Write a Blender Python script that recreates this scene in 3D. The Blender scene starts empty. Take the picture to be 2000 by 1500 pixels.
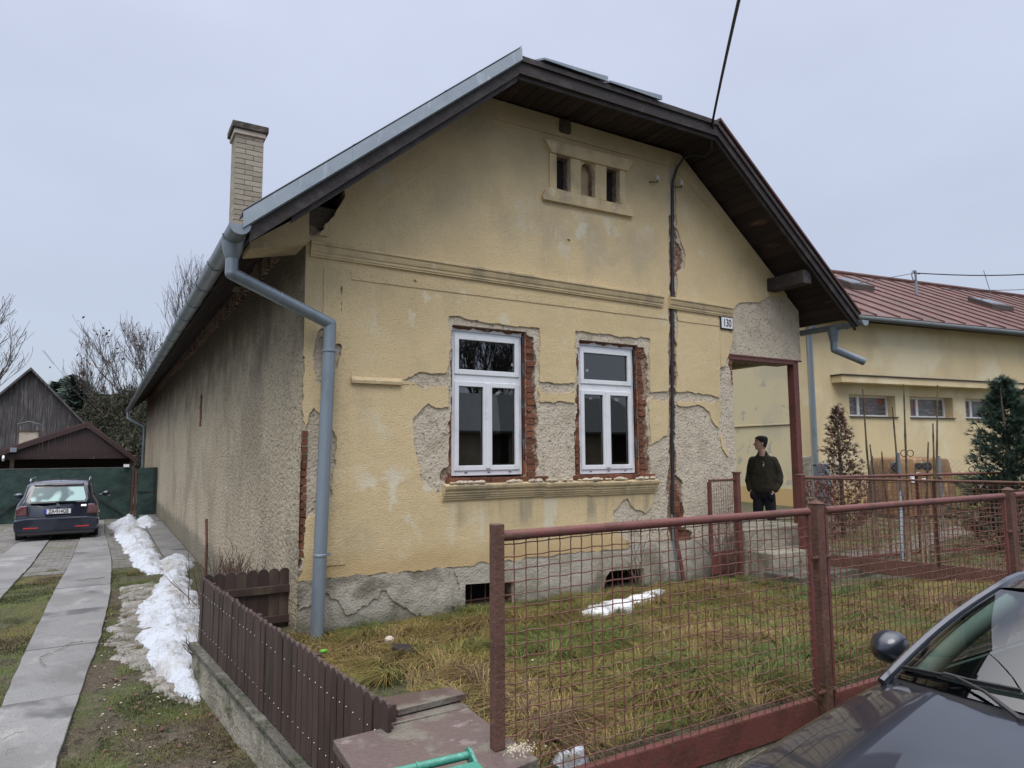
import bpy, math, random
import numpy as np
from mathutils import Vector, Matrix

PI = math.pi
rng = np.random.default_rng(7)
random.seed(7)
SC = bpy.context.scene
COL = SC.collection

# ------------------------------------------------------------------ camera
F = 1330.0
R = np.array([[0.858, -0.045, -0.512], [-0.514, -0.087, -0.853], [-0.006, 0.995, -0.098]])
_x = R[:, 0] / np.linalg.norm(R[:, 0]); _z = R[:, 2] - _x * R[:, 2].dot(_x); _z /= np.linalg.norm(_z)
R = np.stack([_x, np.cross(_z, _x), _z], axis=1)
C = np.array([0.0, -6.6, 1.6])
cam = bpy.data.cameras.new('camera')
co = bpy.data.objects.new('camera', cam)
COL.objects.link(co)
m4 = Matrix([[*R[0], C[0]], [*R[1], C[1]], [*R[2], C[2]], [0, 0, 0, 1]])
co.matrix_world = m4
cam.sensor_width = 36.0
cam.lens = F / 2000 * 36.0
cam.clip_start = 0.05
cam.clip_end = 2000
SC.camera = co

# ------------------------------------------------------------------ world, sun, exposure
world = bpy.data.worlds.new("World")
SC.world = world
world.use_nodes = True
wn, wl = world.node_tree.nodes, world.node_tree.links
wn.clear()
SUN_EL, SUN_AZ = math.radians(56), math.radians(218)     # azimuth clockwise from +y (behind the camera, a little left)
out = wn.new('ShaderNodeOutputWorld')
sky = wn.new('ShaderNodeTexSky'); sky.sky_type = 'NISHITA'; sky.sun_disc = False
sky.sun_elevation = SUN_EL; sky.sun_rotation = SUN_AZ
bg1 = wn.new('ShaderNodeBackground'); bg1.inputs[1].default_value = 0.02
wl.new(sky.outputs[0], bg1.inputs[0])
tc = wn.new('ShaderNodeTexCoord')
sx = wn.new('ShaderNodeSeparateXYZ'); wl.new(tc.outputs['Generated'], sx.inputs[0])
mx = wn.new('ShaderNodeMath'); mx.operation = 'MAXIMUM'; mx.inputs[1].default_value = 0.0; wl.new(sx.outputs[2], mx.inputs[0])
ramp = wn.new('ShaderNodeValToRGB')                       # overcast: the dome brightens towards the zenith
wl.new(mx.outputs[0], ramp.inputs[0])
el = ramp.color_ramp.elements
el[0].position = 0.0; el[0].color = (0.36, 0.392, 0.465, 1)
el[1].position = 1.0; el[1].color = (3.1, 3.05, 3.1, 1)
e2 = el.new(0.25); e2.color = (0.425, 0.462, 0.56, 1)
e3 = el.new(0.62); e3.color = (0.525, 0.565, 0.69, 1)
mp = wn.new('ShaderNodeMapping'); mp.inputs['Scale'].default_value = (1.2, 1.2, 3.0)
wl.new(tc.outputs['Generated'], mp.inputs[0])
nz = wn.new('ShaderNodeTexNoise'); nz.inputs['Scale'].default_value = 1.6; nz.inputs['Detail'].default_value = 4
wl.new(mp.outputs[0], nz.inputs['Vector'])
mr = wn.new('ShaderNodeMapRange'); mr.inputs[1].default_value = 0.3; mr.inputs[2].default_value = 0.7
mr.inputs[3].default_value = 0.93; mr.inputs[4].default_value = 1.07
wl.new(nz.outputs[0], mr.inputs[0])
vm = wn.new('ShaderNodeVectorMath'); vm.operation = 'SCALE'
wl.new(ramp.outputs[0], vm.inputs[0]); wl.new(mr.outputs[0], vm.inputs['Scale'])
bg2 = wn.new('ShaderNodeBackground'); bg2.inputs[1].default_value = 0.92
wl.new(vm.outputs[0], bg2.inputs[0])
ad = wn.new('ShaderNodeAddShader'); wl.new(bg1.outputs[0], ad.inputs[0]); wl.new(bg2.outputs[0], ad.inputs[1])
wl.new(ad.outputs[0], out.inputs[0])

sl = bpy.data.lights.new('sun', 'SUN'); sl.energy = 1.5; sl.angle = math.radians(40); sl.color = (1.0, 0.96, 0.9)
so = bpy.data.objects.new('sun', sl); COL.objects.link(so)
sd = Vector((math.sin(SUN_AZ) * math.cos(SUN_EL), math.cos(SUN_AZ) * math.cos(SUN_EL), math.sin(SUN_EL)))
so.rotation_euler = sd.to_track_quat('Z', 'Y').to_euler()
so.location = (0, -10, 20)

SC.view_settings.view_transform = 'Standard'
SC.view_settings.look = 'None'
SC.view_settings.exposure = 0.36
SC.view_settings.gamma = 1.0
SC.view_settings.use_curve_mapping = False
SC.cycles.max_bounces = 8
SC.cycles.transparent_max_bounces = 24

# ------------------------------------------------------------------ measuring: photo pixels (2000x1500) -> points on real planes
def ray(u, v): return R @ np.array([u - 1000.0, -(v - 750.0), -F])
def FY(u, v, y=0.0): d = ray(u, v); return C + d * ((y - C[1]) / d[1])
def FX(u, v, x): d = ray(u, v); return C + d * ((x - C[0]) / d[0])
def FZ(u, v, z): d = ray(u, v); return C + d * ((z - C[2]) / d[2])
def FD(u, v, d): return C + ray(u, v) * (d / F)
def FPl(u, v, p0, n): d = ray(u, v); return C + d * ((np.array(p0) - C).dot(n) / d.dot(n))
def zz(pts, ox, oy, s, y=0.0):                    # pixels of an enlarged crop -> (x, z) on the front wall
    r = []
    for a, b in pts:
        p = FY(ox + a / s, oy + b / s, y); r.append((p[0], p[2]))
    return r
def px(pts, y=0.0): return zz(pts, 0, 0, 1.0, y)

# ------------------------------------------------------------------ objects
def link(o):
    COL.objects.link(o); return o
def tag(o, label=None, cat=None, group=None, kind=None):
    if label: o['label'] = label
    if cat: o['category'] = cat
    if group: o['group'] = group
    if kind: o['kind'] = kind
    return o
def empty(name, loc, label=None, cat=None, group=None):
    o = bpy.data.objects.new(name, None); link(o)
    o.location = loc; o.empty_display_size = 0.2
    return tag(o, label, cat, group)
def parent(o, p):
    o.parent = p
    q = p; mw = Matrix.Identity(4)
    chain = []
    while q is not None:
        chain.append(q); q = q.parent
    for q in reversed(chain):
        mw = mw @ q.matrix_parent_inverse @ q.matrix_basis
    o.matrix_parent_inverse = mw.inverted()
def copy_tree(o, par=None):
    c = o.copy(); link(c)
    if par is not None: c.parent = par
    for ch in [k for k in bpy.data.objects if k.parent == o]: copy_tree(ch, c)
    return c

class MB:
    def __init__(s): s.v = []; s.f = []; s.mi = []; s.cur = 0
    def add(s, vs, fs):
        b = len(s.v); s.v.extend([tuple(map(float, p)) for p in vs])
        for f in fs: s.f.append(tuple(i + b for i in f)); s.mi.append(s.cur)
    def box(s, a, b):
        x0, y0, z0 = min(a[0], b[0]), min(a[1], b[1]), min(a[2], b[2]); x1, y1, z1 = max(a[0], b[0]), max(a[1], b[1]), max(a[2], b[2])
        s.add([(x0, y0, z0), (x1, y0, z0), (x1, y1, z0), (x0, y1, z0), (x0, y0, z1), (x1, y0, z1), (x1, y1, z1), (x0, y1, z1)],
              [(0, 3, 2, 1), (4, 5, 6, 7), (0, 1, 5, 4), (1, 2, 6, 5), (2, 3, 7, 6), (3, 0, 4, 7)])
    def bar(s, p, q, w, h, up=(0, 0, 1)):
        p = np.array(p, float); q = np.array(q, float); d = q - p; d /= np.linalg.norm(d)
        u = np.array(up, float); u = u - d * u.dot(d); u /= np.linalg.norm(u); r = np.cross(d, u)
        vs = [e + r * a * w / 2 + u * b * h / 2 for e in (p, q) for a, b in ((-1, -1), (1, -1), (1, 1), (-1, 1))]
        s.add(vs, [(0, 3, 2, 1)[::-1], (4, 5, 6, 7)[::-1], (0, 1, 5, 4)[::-1], (1, 2, 6, 5)[::-1], (2, 3, 7, 6)[::-1], (3, 0, 4, 7)[::-1]])
    def tube(s, pts, r, n=8, cap=True):
        pts = [np.array(p, float) for p in pts]; m = len(pts)
        rs = r if hasattr(r, '__len__') else [r] * m
        b = len(s.v); prev = None
        for i, p in enumerate(pts):
            if i == 0: d = pts[1] - pts[0]
            elif i == m - 1: d = pts[-1] - pts[-2]
            else:
                a = pts[i] - pts[i - 1]; c = pts[i + 1] - pts[i]
                d = a / (np.linalg.norm(a) + 1e-9) + c / (np.linalg.norm(c) + 1e-9)
            d = d / (np.linalg.norm(d) + 1e-9)
            if prev is None:
                u = np.array([0, 0, 1.0]) if abs(d[2]) < .9 else np.array([1.0, 0, 0])
            else: u = prev
            u = u - d * u.dot(d); u /= (np.linalg.norm(u) + 1e-9); prev = u; w = np.cross(d, u)
            for k in range(n):
                a = 2 * PI * k / n
                s.v.append(tuple(p + (u * math.cos(a) + w * math.sin(a)) * rs[i]))
        for i in range(m - 1):
            for k in range(n):
                k2 = (k + 1) % n
                s.f.append((b + i * n + k, b + i * n + k2, b + (i + 1) * n + k2, b + (i + 1) * n + k)); s.mi.append(s.cur)
        if cap:
            s.f.append(tuple(b + k for k in reversed(range(n)))); s.mi.append(s.cur)
            s.f.append(tuple(b + (m - 1) * n + k for k in range(n))); s.mi.append(s.cur)
    def prism(s, poly, off):
        n = len(poly); p = [np.array(q, float) for q in poly]; o = np.array(off, float)
        s.add(p + [q + o for q in p], [tuple(range(n))[::-1], tuple(range(n, 2 * n))] + [(i, (i + 1) % n, n + (i + 1) % n, n + i) for i in range(n)])
    def profile(s, prof, p, q, outd, up=(0, 0, 1)):     # extrude a closed profile [(out, up)] from p to q
        o = np.array(outd, float); u = np.array(up, float)
        a = [np.array(p) + o * i + u * j for i, j in prof]; n = len(a)
        b = [np.array(q) + o * i + u * j for i, j in prof]
        s.add(a + b, [tuple(range(n)), tuple(range(n, 2 * n))[::-1]] + [(i, n + i, n + (i + 1) % n, (i + 1) % n) for i in range(n)])
    def lathe(s, c, prof, n=16, ax=(0, 0, 1)):
        d = Vector(ax).normalized(); q = Vector((0, 0, 1)).rotation_difference(d)
        b = len(s.v)
        for r, h in prof:
            for k in range(n):
                a = 2 * PI * k / n
                w = q @ Vector((r * math.cos(a), r * math.sin(a), h)); s.v.append((c[0] + w.x, c[1] + w.y, c[2] + w.z))
        m = len(prof)
        for i in range(m - 1):
            for k in range(n):
                k2 = (k + 1) % n
                s.f.append((b + i * n + k, b + i * n + k2, b + (i + 1) * n + k2, b + (i + 1) * n + k)); s.mi.append(s.cur)
        s.f.append(tuple(b + k for k in reversed(range(n)))); s.mi.append(s.cur)
        s.f.append(tuple(b + (m - 1) * n + k for k in range(n))); s.mi.append(s.cur)
    def ball(s, c, r, nu=10, nv=6):
        rr = r if hasattr(r, '__len__') else (r, r, r)
        b = len(s.v)
        for i in range(nv + 1):
            t = PI * i / nv
            for k in range(nu):
                a = 2 * PI * k / nu
                s.v.append((c[0] + rr[0] * math.sin(t) * math.cos(a), c[1] + rr[1] * math.sin(t) * math.sin(a), c[2] + rr[2] * math.cos(t)))
        for i in range(nv):
            for k in range(nu):
                k2 = (k + 1) % nu
                s.f.append((b + i * nu + k, b + (i + 1) * nu + k, b + (i + 1) * nu + k2, b + i * nu + k2)); s.mi.append(s.cur)
    def grid(s, P, flip=False):
        nu, nv = len(P), len(P[0]); b = len(s.v)
        for row in P:
            for p in row: s.v.append(tuple(map(float, p)))
        for i in range(nu - 1):
            for j in range(nv - 1):
                f = (b + i * nv + j, b + i * nv + j + 1, b + (i + 1) * nv + j + 1, b + (i + 1) * nv + j)
                s.f.append(f[::-1] if flip else f); s.mi.append(s.cur)
    def mesh(s, name, mats, smooth=False):
        me = bpy.data.meshes.new(name)
        me.from_pydata(s.v, [], s.f)
        if not isinstance(mats, (list, tuple)): mats = [mats]
        for m in mats: me.materials.append(m)
        if len(mats) > 1: me.polygons.foreach_set('material_index', s.mi)
        if smooth:
            me.polygons.foreach_set('use_smooth', [True] * len(me.polygons))
            try: me.set_sharp_from_angle(angle=math.radians(38))
            except Exception: pass
        me.update()
        return me
    def build(s, name, mats, par=None, smooth=False, bevel=0, **kw):
        o = bpy.data.objects.new(name, s.mesh(name, mats, smooth)); link(o)
        if par is not None: parent(o, par)
        if bevel:
            m = o.modifiers.new('bevel', 'BEVEL'); m.width = bevel; m.segments = 2; m.limit_method = 'ANGLE'
        tag(o, **kw)
        return o

def text_obj(name, s, mat, loc, xdir, updir, size, par=None, sx=1.0, align='CENTER', ext=0.001):
    cu = bpy.data.curves.new(name, 'FONT'); cu.body = s; cu.size = size; cu.align_x = align; cu.align_y = 'CENTER'; cu.extrude = ext; cu.offset = size * 0.012
    t = bpy.data.objects.new(name, cu); link(t)
    bpy.context.view_layer.update()
    me = bpy.data.meshes.new_from_object(t.evaluated_get(bpy.context.evaluated_depsgraph_get()))
    bpy.data.objects.remove(t)
    x = Vector(xdir).normalized(); u = Vector(updir); u = (u - x * u.dot(x)).normalized(); n = x.cross(u)
    me.transform(Matrix([[x.x * sx, u.x, n.x, loc[0]], [x.y * sx, u.y, n.y, loc[1]], [x.z * sx, u.z, n.z, loc[2]], [0, 0, 0, 1]]))
    me.materials.clear(); me.materials.append(mat); me.name = name
    o = bpy.data.objects.new(name, me); link(o)
    if par is not None: parent(o, par)
    return o

# ------------------------------------------------------------------ materials
def mat(name, color, rough=0.8, metal=0.0, layers=(), bump=(), rnd=0.0, coat=0.0, spec=0.5, rough2=None, zramp=None):
    """layers: (colour, scale, lo, hi, stretch(xyz), detail); bump: (scale, dist, detail); rnd: per object tint"""
    m = bpy.data.materials.new(name); m.use_nodes = True
    nt = m.node_tree; N = nt.nodes; L = nt.links
    b = N['Principled BSDF']
    b.inputs['Roughness'].default_value = rough; b.inputs['Metallic'].default_value = metal
    b.inputs['Coat Weight'].default_value = coat; b.inputs['Coat Roughness'].default_value = 0.03
    b.inputs['Specular IOR Level'].default_value = spec
    tc = N.new('ShaderNodeTexCoord'); oi = N.new('ShaderNodeObjectInfo')
    ml = N.new('ShaderNodeMath'); ml.operation = 'MULTIPLY'; ml.inputs[1].default_value = 37.0 if rnd else 0.0
    L.new(oi.outputs['Random'], ml.inputs[0])
    va = N.new('ShaderNodeVectorMath'); va.operation = 'ADD'; L.new(tc.outputs['Object'], va.inputs[0]); L.new(ml.outputs[0], va.inputs[1])
    rgb = N.new('ShaderNodeRGB'); rgb.outputs[0].default_value = (*color, 1)
    cur = rgb.outputs[0]; lastmask = None
    for ly in layers:
        c2, sc, lo, hi = ly[:4]; st = ly[4] if len(ly) > 4 else (1, 1, 1); det = ly[5] if len(ly) > 5 else 5
        mpn = N.new('ShaderNodeMapping'); mpn.inputs['Scale'].default_value = st; L.new(va.outputs[0], mpn.inputs[0])
        no = N.new('ShaderNodeTexNoise'); no.inputs['Scale'].default_value = sc; no.inputs['Detail'].default_value = det; no.inputs['Roughness'].default_value = .62
        L.new(mpn.outputs[0], no.inputs['Vector'])
        r = N.new('ShaderNodeMapRange'); r.interpolation_type = 'SMOOTHSTEP'; r.inputs[1].default_value = lo; r.inputs[2].default_value = hi; r.inputs[4].default_value = ly[6] if len(ly) > 6 else 1.0
        ct = N.new('ShaderNodeMath'); ct.operation = 'MULTIPLY_ADD'; ct.inputs[1].default_value = 1.45; ct.inputs[2].default_value = -.225
        L.new(no.outputs[0], ct.inputs[0]); L.new(ct.outputs[0], r.inputs[0]); fac = r.outputs[0]
        if len(ly) > 7:                                # keep the stain inside a soft x / z window of the wall
            sp = N.new('ShaderNodeSeparateXYZ'); L.new(tc.outputs['Object'], sp.inputs[0]); bx = ly[7]; sf = bx[4]
            for ax, lo_, hi_ in ((0, bx[0], bx[1]), (2, bx[2], bx[3])):
                for e_, sg in ((lo_, 1), (hi_, -1)):
                    w = N.new('ShaderNodeMapRange'); w.interpolation_type = 'SMOOTHSTEP'; w.inputs[1].default_value = e_ - sf * sg; w.inputs[2].default_value = e_ + sf * sg
                    L.new(sp.outputs[ax], w.inputs[0]); mm = N.new('ShaderNodeMath'); mm.operation = 'MULTIPLY'; L.new(fac, mm.inputs[0]); L.new(w.outputs[0], mm.inputs[1]); fac = mm.outputs[0]
        mi = N.new('ShaderNodeMix'); mi.data_type = 'RGBA'
        L.new(fac, mi.inputs[0]); L.new(cur, mi.inputs[6]); mi.inputs[7].default_value = (*c2, 1)
        cur = mi.outputs[2]; lastmask = r.outputs[0]
    if zramp:                                            # wear and painted eave shade bound to height: (colour, z_lo, z_hi, strength, noise)
        for c2, z0, z1, st in zramp:
            sp = N.new('ShaderNodeSeparateXYZ'); L.new(tc.outputs['Object'], sp.inputs[0])
            no = N.new('ShaderNodeTexNoise'); no.inputs['Scale'].default_value = 2.2; no.inputs['Detail'].default_value = 6; L.new(va.outputs[0], no.inputs['Vector'])
            ma = N.new('ShaderNodeMath'); ma.operation = 'MULTIPLY_ADD'; ma.inputs[1].default_value = -1.2 * abs(z1 - z0); ma.inputs[2].default_value = .6 * abs(z1 - z0)
            L.new(no.outputs[0], ma.inputs[0])
            a2 = N.new('ShaderNodeMath'); L.new(sp.outputs[2], a2.inputs[0]); L.new(ma.outputs[0], a2.inputs[1])
            r = N.new('ShaderNodeMapRange'); r.interpolation_type = 'SMOOTHSTEP'; r.inputs[1].default_value = z0; r.inputs[2].default_value = z1; r.inputs[4].default_value = st
            L.new(a2.outputs[0], r.inputs[0])
            mi = N.new('ShaderNodeMix'); mi.data_type = 'RGBA'
            L.new(r.outputs[0], mi.inputs[0]); L.new(cur, mi.inputs[6]); mi.inputs[7].default_value = (*c2, 1)
            cur = mi.outputs[2]
    if rnd:
        r = N.new('ShaderNodeMapRange'); r.inputs[3].default_value = 1 - rnd; r.inputs[4].default_value = 1 + rnd; L.new(oi.outputs['Random'], r.inputs[0])
        sc_ = N.new('ShaderNodeVectorMath'); sc_.operation = 'SCALE'; L.new(cur, sc_.inputs[0]); L.new(r.outputs[0], sc_.inputs['Scale']); cur = sc_.outputs[0]
    L.new(cur, b.inputs['Base Color'])
    if rough2 is not None and lastmask is not None:
        r = N.new('ShaderNodeMapRange'); r.inputs[3].default_value = rough; r.inputs[4].default_value = rough2; L.new(lastmask, r.inputs[0]); L.new(r.outputs[0], b.inputs['Roughness'])
    prev = None
    for bp in bump:
        no = N.new('ShaderNodeTexNoise'); no.inputs['Scale'].default_value = bp[0]; no.inputs['Detail'].default_value = bp[2] if len(bp) > 2 else 4
        if len(bp) > 3:
            mpn = N.new('ShaderNodeMapping'); mpn.inputs['Scale'].default_value = bp[3]; L.new(va.outputs[0], mpn.inputs[0]); L.new(mpn.outputs[0], no.inputs['Vector'])
        else: L.new(va.outputs[0], no.inputs['Vector'])
        bn = N.new('ShaderNodeBump'); bn.inputs['Distance'].default_value = bp[1]; bn.inputs['Strength'].default_value = 1.0
        L.new(no.outputs[0], bn.inputs['Height'])
        if prev is not None: L.new(prev, bn.inputs['Normal'])
        prev = bn.outputs[0]
    if prev is not None: L.new(prev, b.inputs['Normal'])
    return m
def glass(name, tint=(.75, .8, .8), refl=1.0, ior=1.5):
    m = bpy.data.materials.new(name); m.use_nodes = True; N = m.node_tree.nodes; L = m.node_tree.links
    N.remove(N['Principled BSDF']); o = N['Material Output']
    t = N.new('ShaderNodeBsdfTransparent'); t.inputs[0].default_value = (*tint, 1)
    g = N.new('ShaderNodeBsdfGlossy'); g.inputs['Roughness'].default_value = 0.01; g.inputs[0].default_value = (refl, refl, refl, 1)
    fr = N.new('ShaderNodeFresnel'); fr.inputs[0].default_value = ior
    x = N.new('ShaderNodeMixShader'); L.new(fr.outputs[0], x.inputs[0]); L.new(t.outputs[0], x.inputs[1]); L.new(g.outputs[0], x.inputs[2]); L.new(x.outputs[0], o.inputs[0])
    return m

G = {}
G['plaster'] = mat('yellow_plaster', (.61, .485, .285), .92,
    layers=[((.54, .43, .25), 0.8, .40, .68, (1, 1, 1), 7, .8), ((.37, .32, .21), 1.5, .54, .82, (1, 1, .55), 8, .5), ((.62, .56, .41), 2.4, .60, .78, (1, 1, .8), 8, .7), ((.36, .29, .17), 46, .56, .72, (1, 1, 1), 3, .5),
            ((.38, .325, .24), 1.6, .42, .70, (1, 1, .8), 8, .55, (4.3, 6.3, 3.75, 4.65, .35)), ((.58, .55, .44), 3.5, .52, .66, (1, 1, .8), 7, .8, (4.0, 5.6, 4.0, 4.55, .2)), ((.42, .355, .245), 1.3, .42, .68, (1, 1, 1), 7, .4, (2.0, 4.6, 4.0, 5.9, .4)),
            ((.27, .235, .165), 1.0, .44, .72, (4.5, 1, .5), 7, .75, (3.1, 6.1, .78, 1.07, .12)), ((.60, .56, .44), 1.3, .54, .66, (3.2, 1, .4), 6, .75, (3.2, 5.0, .62, 1.07, .10)), ((.64, .60, .48), 2.6, .54, .66, (1, 1, 1), 8, .85, (2.2, 3.2, .8, 1.45, .2)), ((.62, .57, .43), 5, .56, .68, (1, 1, 1), 7, .8, (2.6, 4.2, 2.9, 3.4, .2))],
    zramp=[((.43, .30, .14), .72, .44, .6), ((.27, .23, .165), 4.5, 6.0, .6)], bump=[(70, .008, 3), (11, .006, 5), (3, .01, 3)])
G['plaster_trim'] = mat('yellow_trim_plaster', (.56, .445, .265), .92,
    layers=[((.33, .275, .19), 2.4, .42, .68, (1, 1, .5), 7, .75), ((.60, .55, .43), 8, .62, .75, (1, 1, 1), 5, .6)], bump=[(60, .006, 3), (12, .01, 4)])
G['render'] = mat('exposed_grey_render', (.52, .455, .36), .95,
    layers=[((.38, .325, .25), 3.2, .45, .7, (1, 1, 1), 8, .7), ((.52, .47, .39), 5.0, .55, .72, (1, 1, 1), 6, .7), ((.14, .12, .10), 34, .62, .72, (1, 1, 1), 3, .8)],
    bump=[(38, .018, 4), (9, .016, 5)])
G['plinth'] = mat('plinth_cement', (.37, .345, .29), .93,
    layers=[((.29, .265, .21), 2.2, .45, .66, (1, 1, 1), 8, .9), ((.47, .44, .38), 6, .55, .75, (1, 1, .4), 6, .7), ((.15, .135, .10), 1.1, .50, .70, (1, 1, 1), 8, .8), ((.12, .105, .08), 1.4, .58, .75, (1, 1, 1.5), 7, .8)],
    zramp=[((.10, .105, .07), .18, -.15, .75)], bump=[(50, .012, 4), (8, .022, 6)])
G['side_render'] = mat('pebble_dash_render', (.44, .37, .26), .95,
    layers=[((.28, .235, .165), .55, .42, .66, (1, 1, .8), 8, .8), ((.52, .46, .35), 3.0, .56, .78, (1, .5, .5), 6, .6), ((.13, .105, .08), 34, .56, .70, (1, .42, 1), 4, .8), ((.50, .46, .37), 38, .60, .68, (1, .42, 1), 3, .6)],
    zramp=[((.13, .12, .085), .15, -.1, .7), ((.075, .06, .048), 2.2, 3.6, .85)], bump=[(24, .035, 4, (1, .45, 1)), (60, .015, 3)])  # upper band: soot plus eave shade painted into the wall colour
G['brick'] = mat('red_brick', (.30, .105, .055), .9, layers=[((.40, .18, .10), 7, .45, .7), ((.17, .06, .045), 12, .55, .75), ((.45, .40, .33), 9, .62, .70, (1, 1, 1), 6, .75)], bump=[(40, .02), (9, .03)], rnd=.3)
G['mortar'] = mat('brick_wall_mortar', (.33, .24, .18), .95, layers=[((.22, .10, .07), 9, .5, .65), ((.13, .10, .08), 14, .58, .7)], bump=[(30, .05, 5)])
G['cream_brick'] = mat('cream_brick', (.42, .395, .335), .9, layers=[((.38, .34, .26), 5, .4, .7), ((.25, .22, .18), 14, .6, .8)], bump=[(50, .01)], rnd=.16)
G['dark_mortar'] = mat('dark_mortar', (.15, .13, .10), .95, bump=[(40, .02)])
G['sooty'] = mat('sooty_brick_cap', (.10, .09, .075), .95, layers=[((.05, .045, .04), 6, .4, .6)], bump=[(25, .03)])
G['zinc'] = mat('galvanised_sheet', (.24, .28, .32), .42, .35, layers=[((.22, .26, .30), 2.5, .45, .7, (1, 1, 1), 6, .7), ((.42, .46, .50), 14, .58, .75, (1, 1, .3), 4, .5)], bump=[(3, .01, 2)])
G['zinc_pipe'] = mat('galvanised_pipe', (.225, .27, .315), .38, .35, layers=[((.17, .205, .24), 4, .45, .7, (1, 1, .4), 6, .8)])
G['dark_wood'] = mat('dark_eaves_wood', (.028, .017, .015), .8, layers=[((.12, .07, .045), 1.6, .62, .8, (3, .8, 3), 6), ((.02, .014, .012), 3, .55, .7)], bump=[(25, .01, 4, (4, .5, 4))], rnd=.4)
G['fascia'] = mat('weathered_fascia', (.026, .020, .020), .7, layers=[((.055, .046, .044), 5, .5, .75, (1, 1, 1), 7)], bump=[(20, .01)], rnd=.15)
G['roof_red'] = mat('dark_red_tin_roof', (.10, .04, .035), .55, layers=[((.06, .035, .03), 3, .4, .7)])
G['steel_red'] = mat('red_oxide_paint', (.135, .046, .040), .55, layers=[((.085, .034, .028), 5, .45, .7, (1, 1, 1), 7, .8), ((.09, .045, .025), 17, .60, .70, (1, 1, 1), 5, .9)], bump=[(60, .003), (14, .003)], rough2=.8)
G['steel_rust'] = mat('rusty_red_steel', (.105, .050, .036), .75, layers=[((.075, .035, .024), 7, .45, .65, (1, 1, .5), 7, .9), ((.17, .085, .045), 14, .58, .72, (1, 1, 1), 5, .8)], bump=[(50, .006), (12, .006)])
G['wire'] = mat('painted_wire', (.125, .046, .034), .6, layers=[((.14, .075, .05), 6, .5, .62)])
G['white_pvc'] = mat('white_pvc', (.70, .72, .76), .35, layers=[((.60, .62, .66), 4, .5, .75)])
G['gasket'] = mat('black_gasket', (.02, .02, .022), .5)
G['film'] = mat('blue_protective_film', (.035, .05, .075), .4, layers=[((.12, .16, .20), 6, .55, .7)])
G['glass'] = glass('window_glass', (.62, .64, .66), 1.0, 2.0)
G['interior'] = mat('dim_room_plaster', (.10, .10, .10), .9, layers=[((.06, .06, .06), 2, .4, .7)])
G['black'] = mat('black_rubber', (.012, .012, .014), .5, bump=[(80, .001)])
G['cable'] = mat('black_cable_sheath', (.014, .013, .016), .5)
G['picket'] = mat('brown_painted_picket', (.060, .037, .032), .5, layers=[((.036, .022, .020), 2.4, .4, .65, (1, 1, .35), 6), ((.095, .078, .050), 3.0, .55, .75, (1, 1, .3), 7, .7)], bump=[(40, .002, 3, (1, 1, .1))], rnd=.16)
G['screw'] = mat('bright_screw_head', (.7, .7, .68), .3, .7)
G['concrete'] = mat('wet_concrete', (.195, .195, .195), .5, layers=[((.135, .13, .125), 1.3, .42, .66, (1, 1, 1), 8, .85), ((.27, .265, .255), 3.0, .55, .75, (1, .6, 1), 7, .7), ((.065, .065, .065), .8, .62, .74, (1, 1, 1), 4, .85), ((.12, .11, .10), 45, .60, .72, (1, 1, 1), 3, .6)], bump=[(55, .006), (6, .012)], rnd=.08)
G['wall_conc'] = mat('mossy_concrete', (.30, .275, .225), .9, layers=[((.20, .19, .14), 3, .42, .65, (1, 1, .6), 8), ((.07, .08, .035), 2.0, .54, .68, (1, 1, 1), 8, .85), ((.40, .37, .31), 9, .58, .74, (1, 1, 1), 5, .6)], bump=[(45, .015), (9, .03)])
G['wall_top'] = mat('dark_mossy_coping', (.085, .08, .065), .85, layers=[((.15, .145, .12), 6, .5, .7, (1, 1, 1), 8), ((.035, .045, .02), 4, .52, .7)], bump=[(40, .02), (9, .03)])
G['brown_slab'] = mat('brown_painted_slab', (.115, .085, .080), .45, layers=[((.16, .15, .125), 3.4, .48, .62, (1, 1, 1), 8, .85), ((.075, .05, .045), 2.2, .5, .7), ((.24, .20, .195), 7, .62, .76, (1, 1, 1), 7, .6)], bump=[(60, .006), (10, .01)], rough2=.7)
G['soil'] = mat('ground_soil_and_moss', (.085, .066, .042), .95, layers=[((.062, .078, .018), 1.2, .38, .58, (1, 1, 1), 8, .9), ((.13, .11, .075), 5, .52, .72, (1, 1, 1), 8, .7), ((.04, .03, .02), 11, .56, .7), ((.22, .20, .16), 60, .66, .72, (1, 1, 1), 2, .7)], bump=[(22, .05, 6), (90, .02, 3)])
G['asphalt'] = mat('street_asphalt', (.06, .06, .062), .8, layers=[((.09, .088, .085), 30, .5, .7)], bump=[(90, .01)])
G['gravel'] = mat('gravel', (.16, .145, .125), .95, layers=[((.09, .08, .07), 18, .45, .65), ((.26, .24, .22), 26, .58, .7)], bump=[(30, .05)])
G['snow'] = mat('old_snow', (.50, .535, .60), .6, layers=[((.44, .47, .52), 2.2, .45, .7), ((.30, .285, .26), 1.6, .50, .74, (2.2, .7, 1), 8, .8), ((.30, .26, .20), 4.0, .66, .8, (1, 1, 1), 8, .8), ((.10, .08, .06), 30, .70, .76, (1, 1, 1), 3, .9)], bump=[(5, .05, 5, (2.2, .7, 1)), (40, .012)])
G['slush'] = mat('dirty_icy_slush', (.25, .235, .215), .35, layers=[((.15, .13, .105), 4, .42, .62, (.6, 1.8, 1), 8), ((.38, .38, .38), 5, .56, .75, (.5, 2, 1), 6), ((.15, .12, .09), 20, .6, .7)], bump=[(20, .03, 5)])
G['paver'] = mat('grey_paver', (.15, .145, .135), .7, layers=[((.10, .095, .085), 2.5, .45, .65, (1, 1, 1), 6), ((.09, .10, .05), 1.2, .56, .7, (1, 1, 1), 6, .7)], bump=[(70, .004)])
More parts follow.
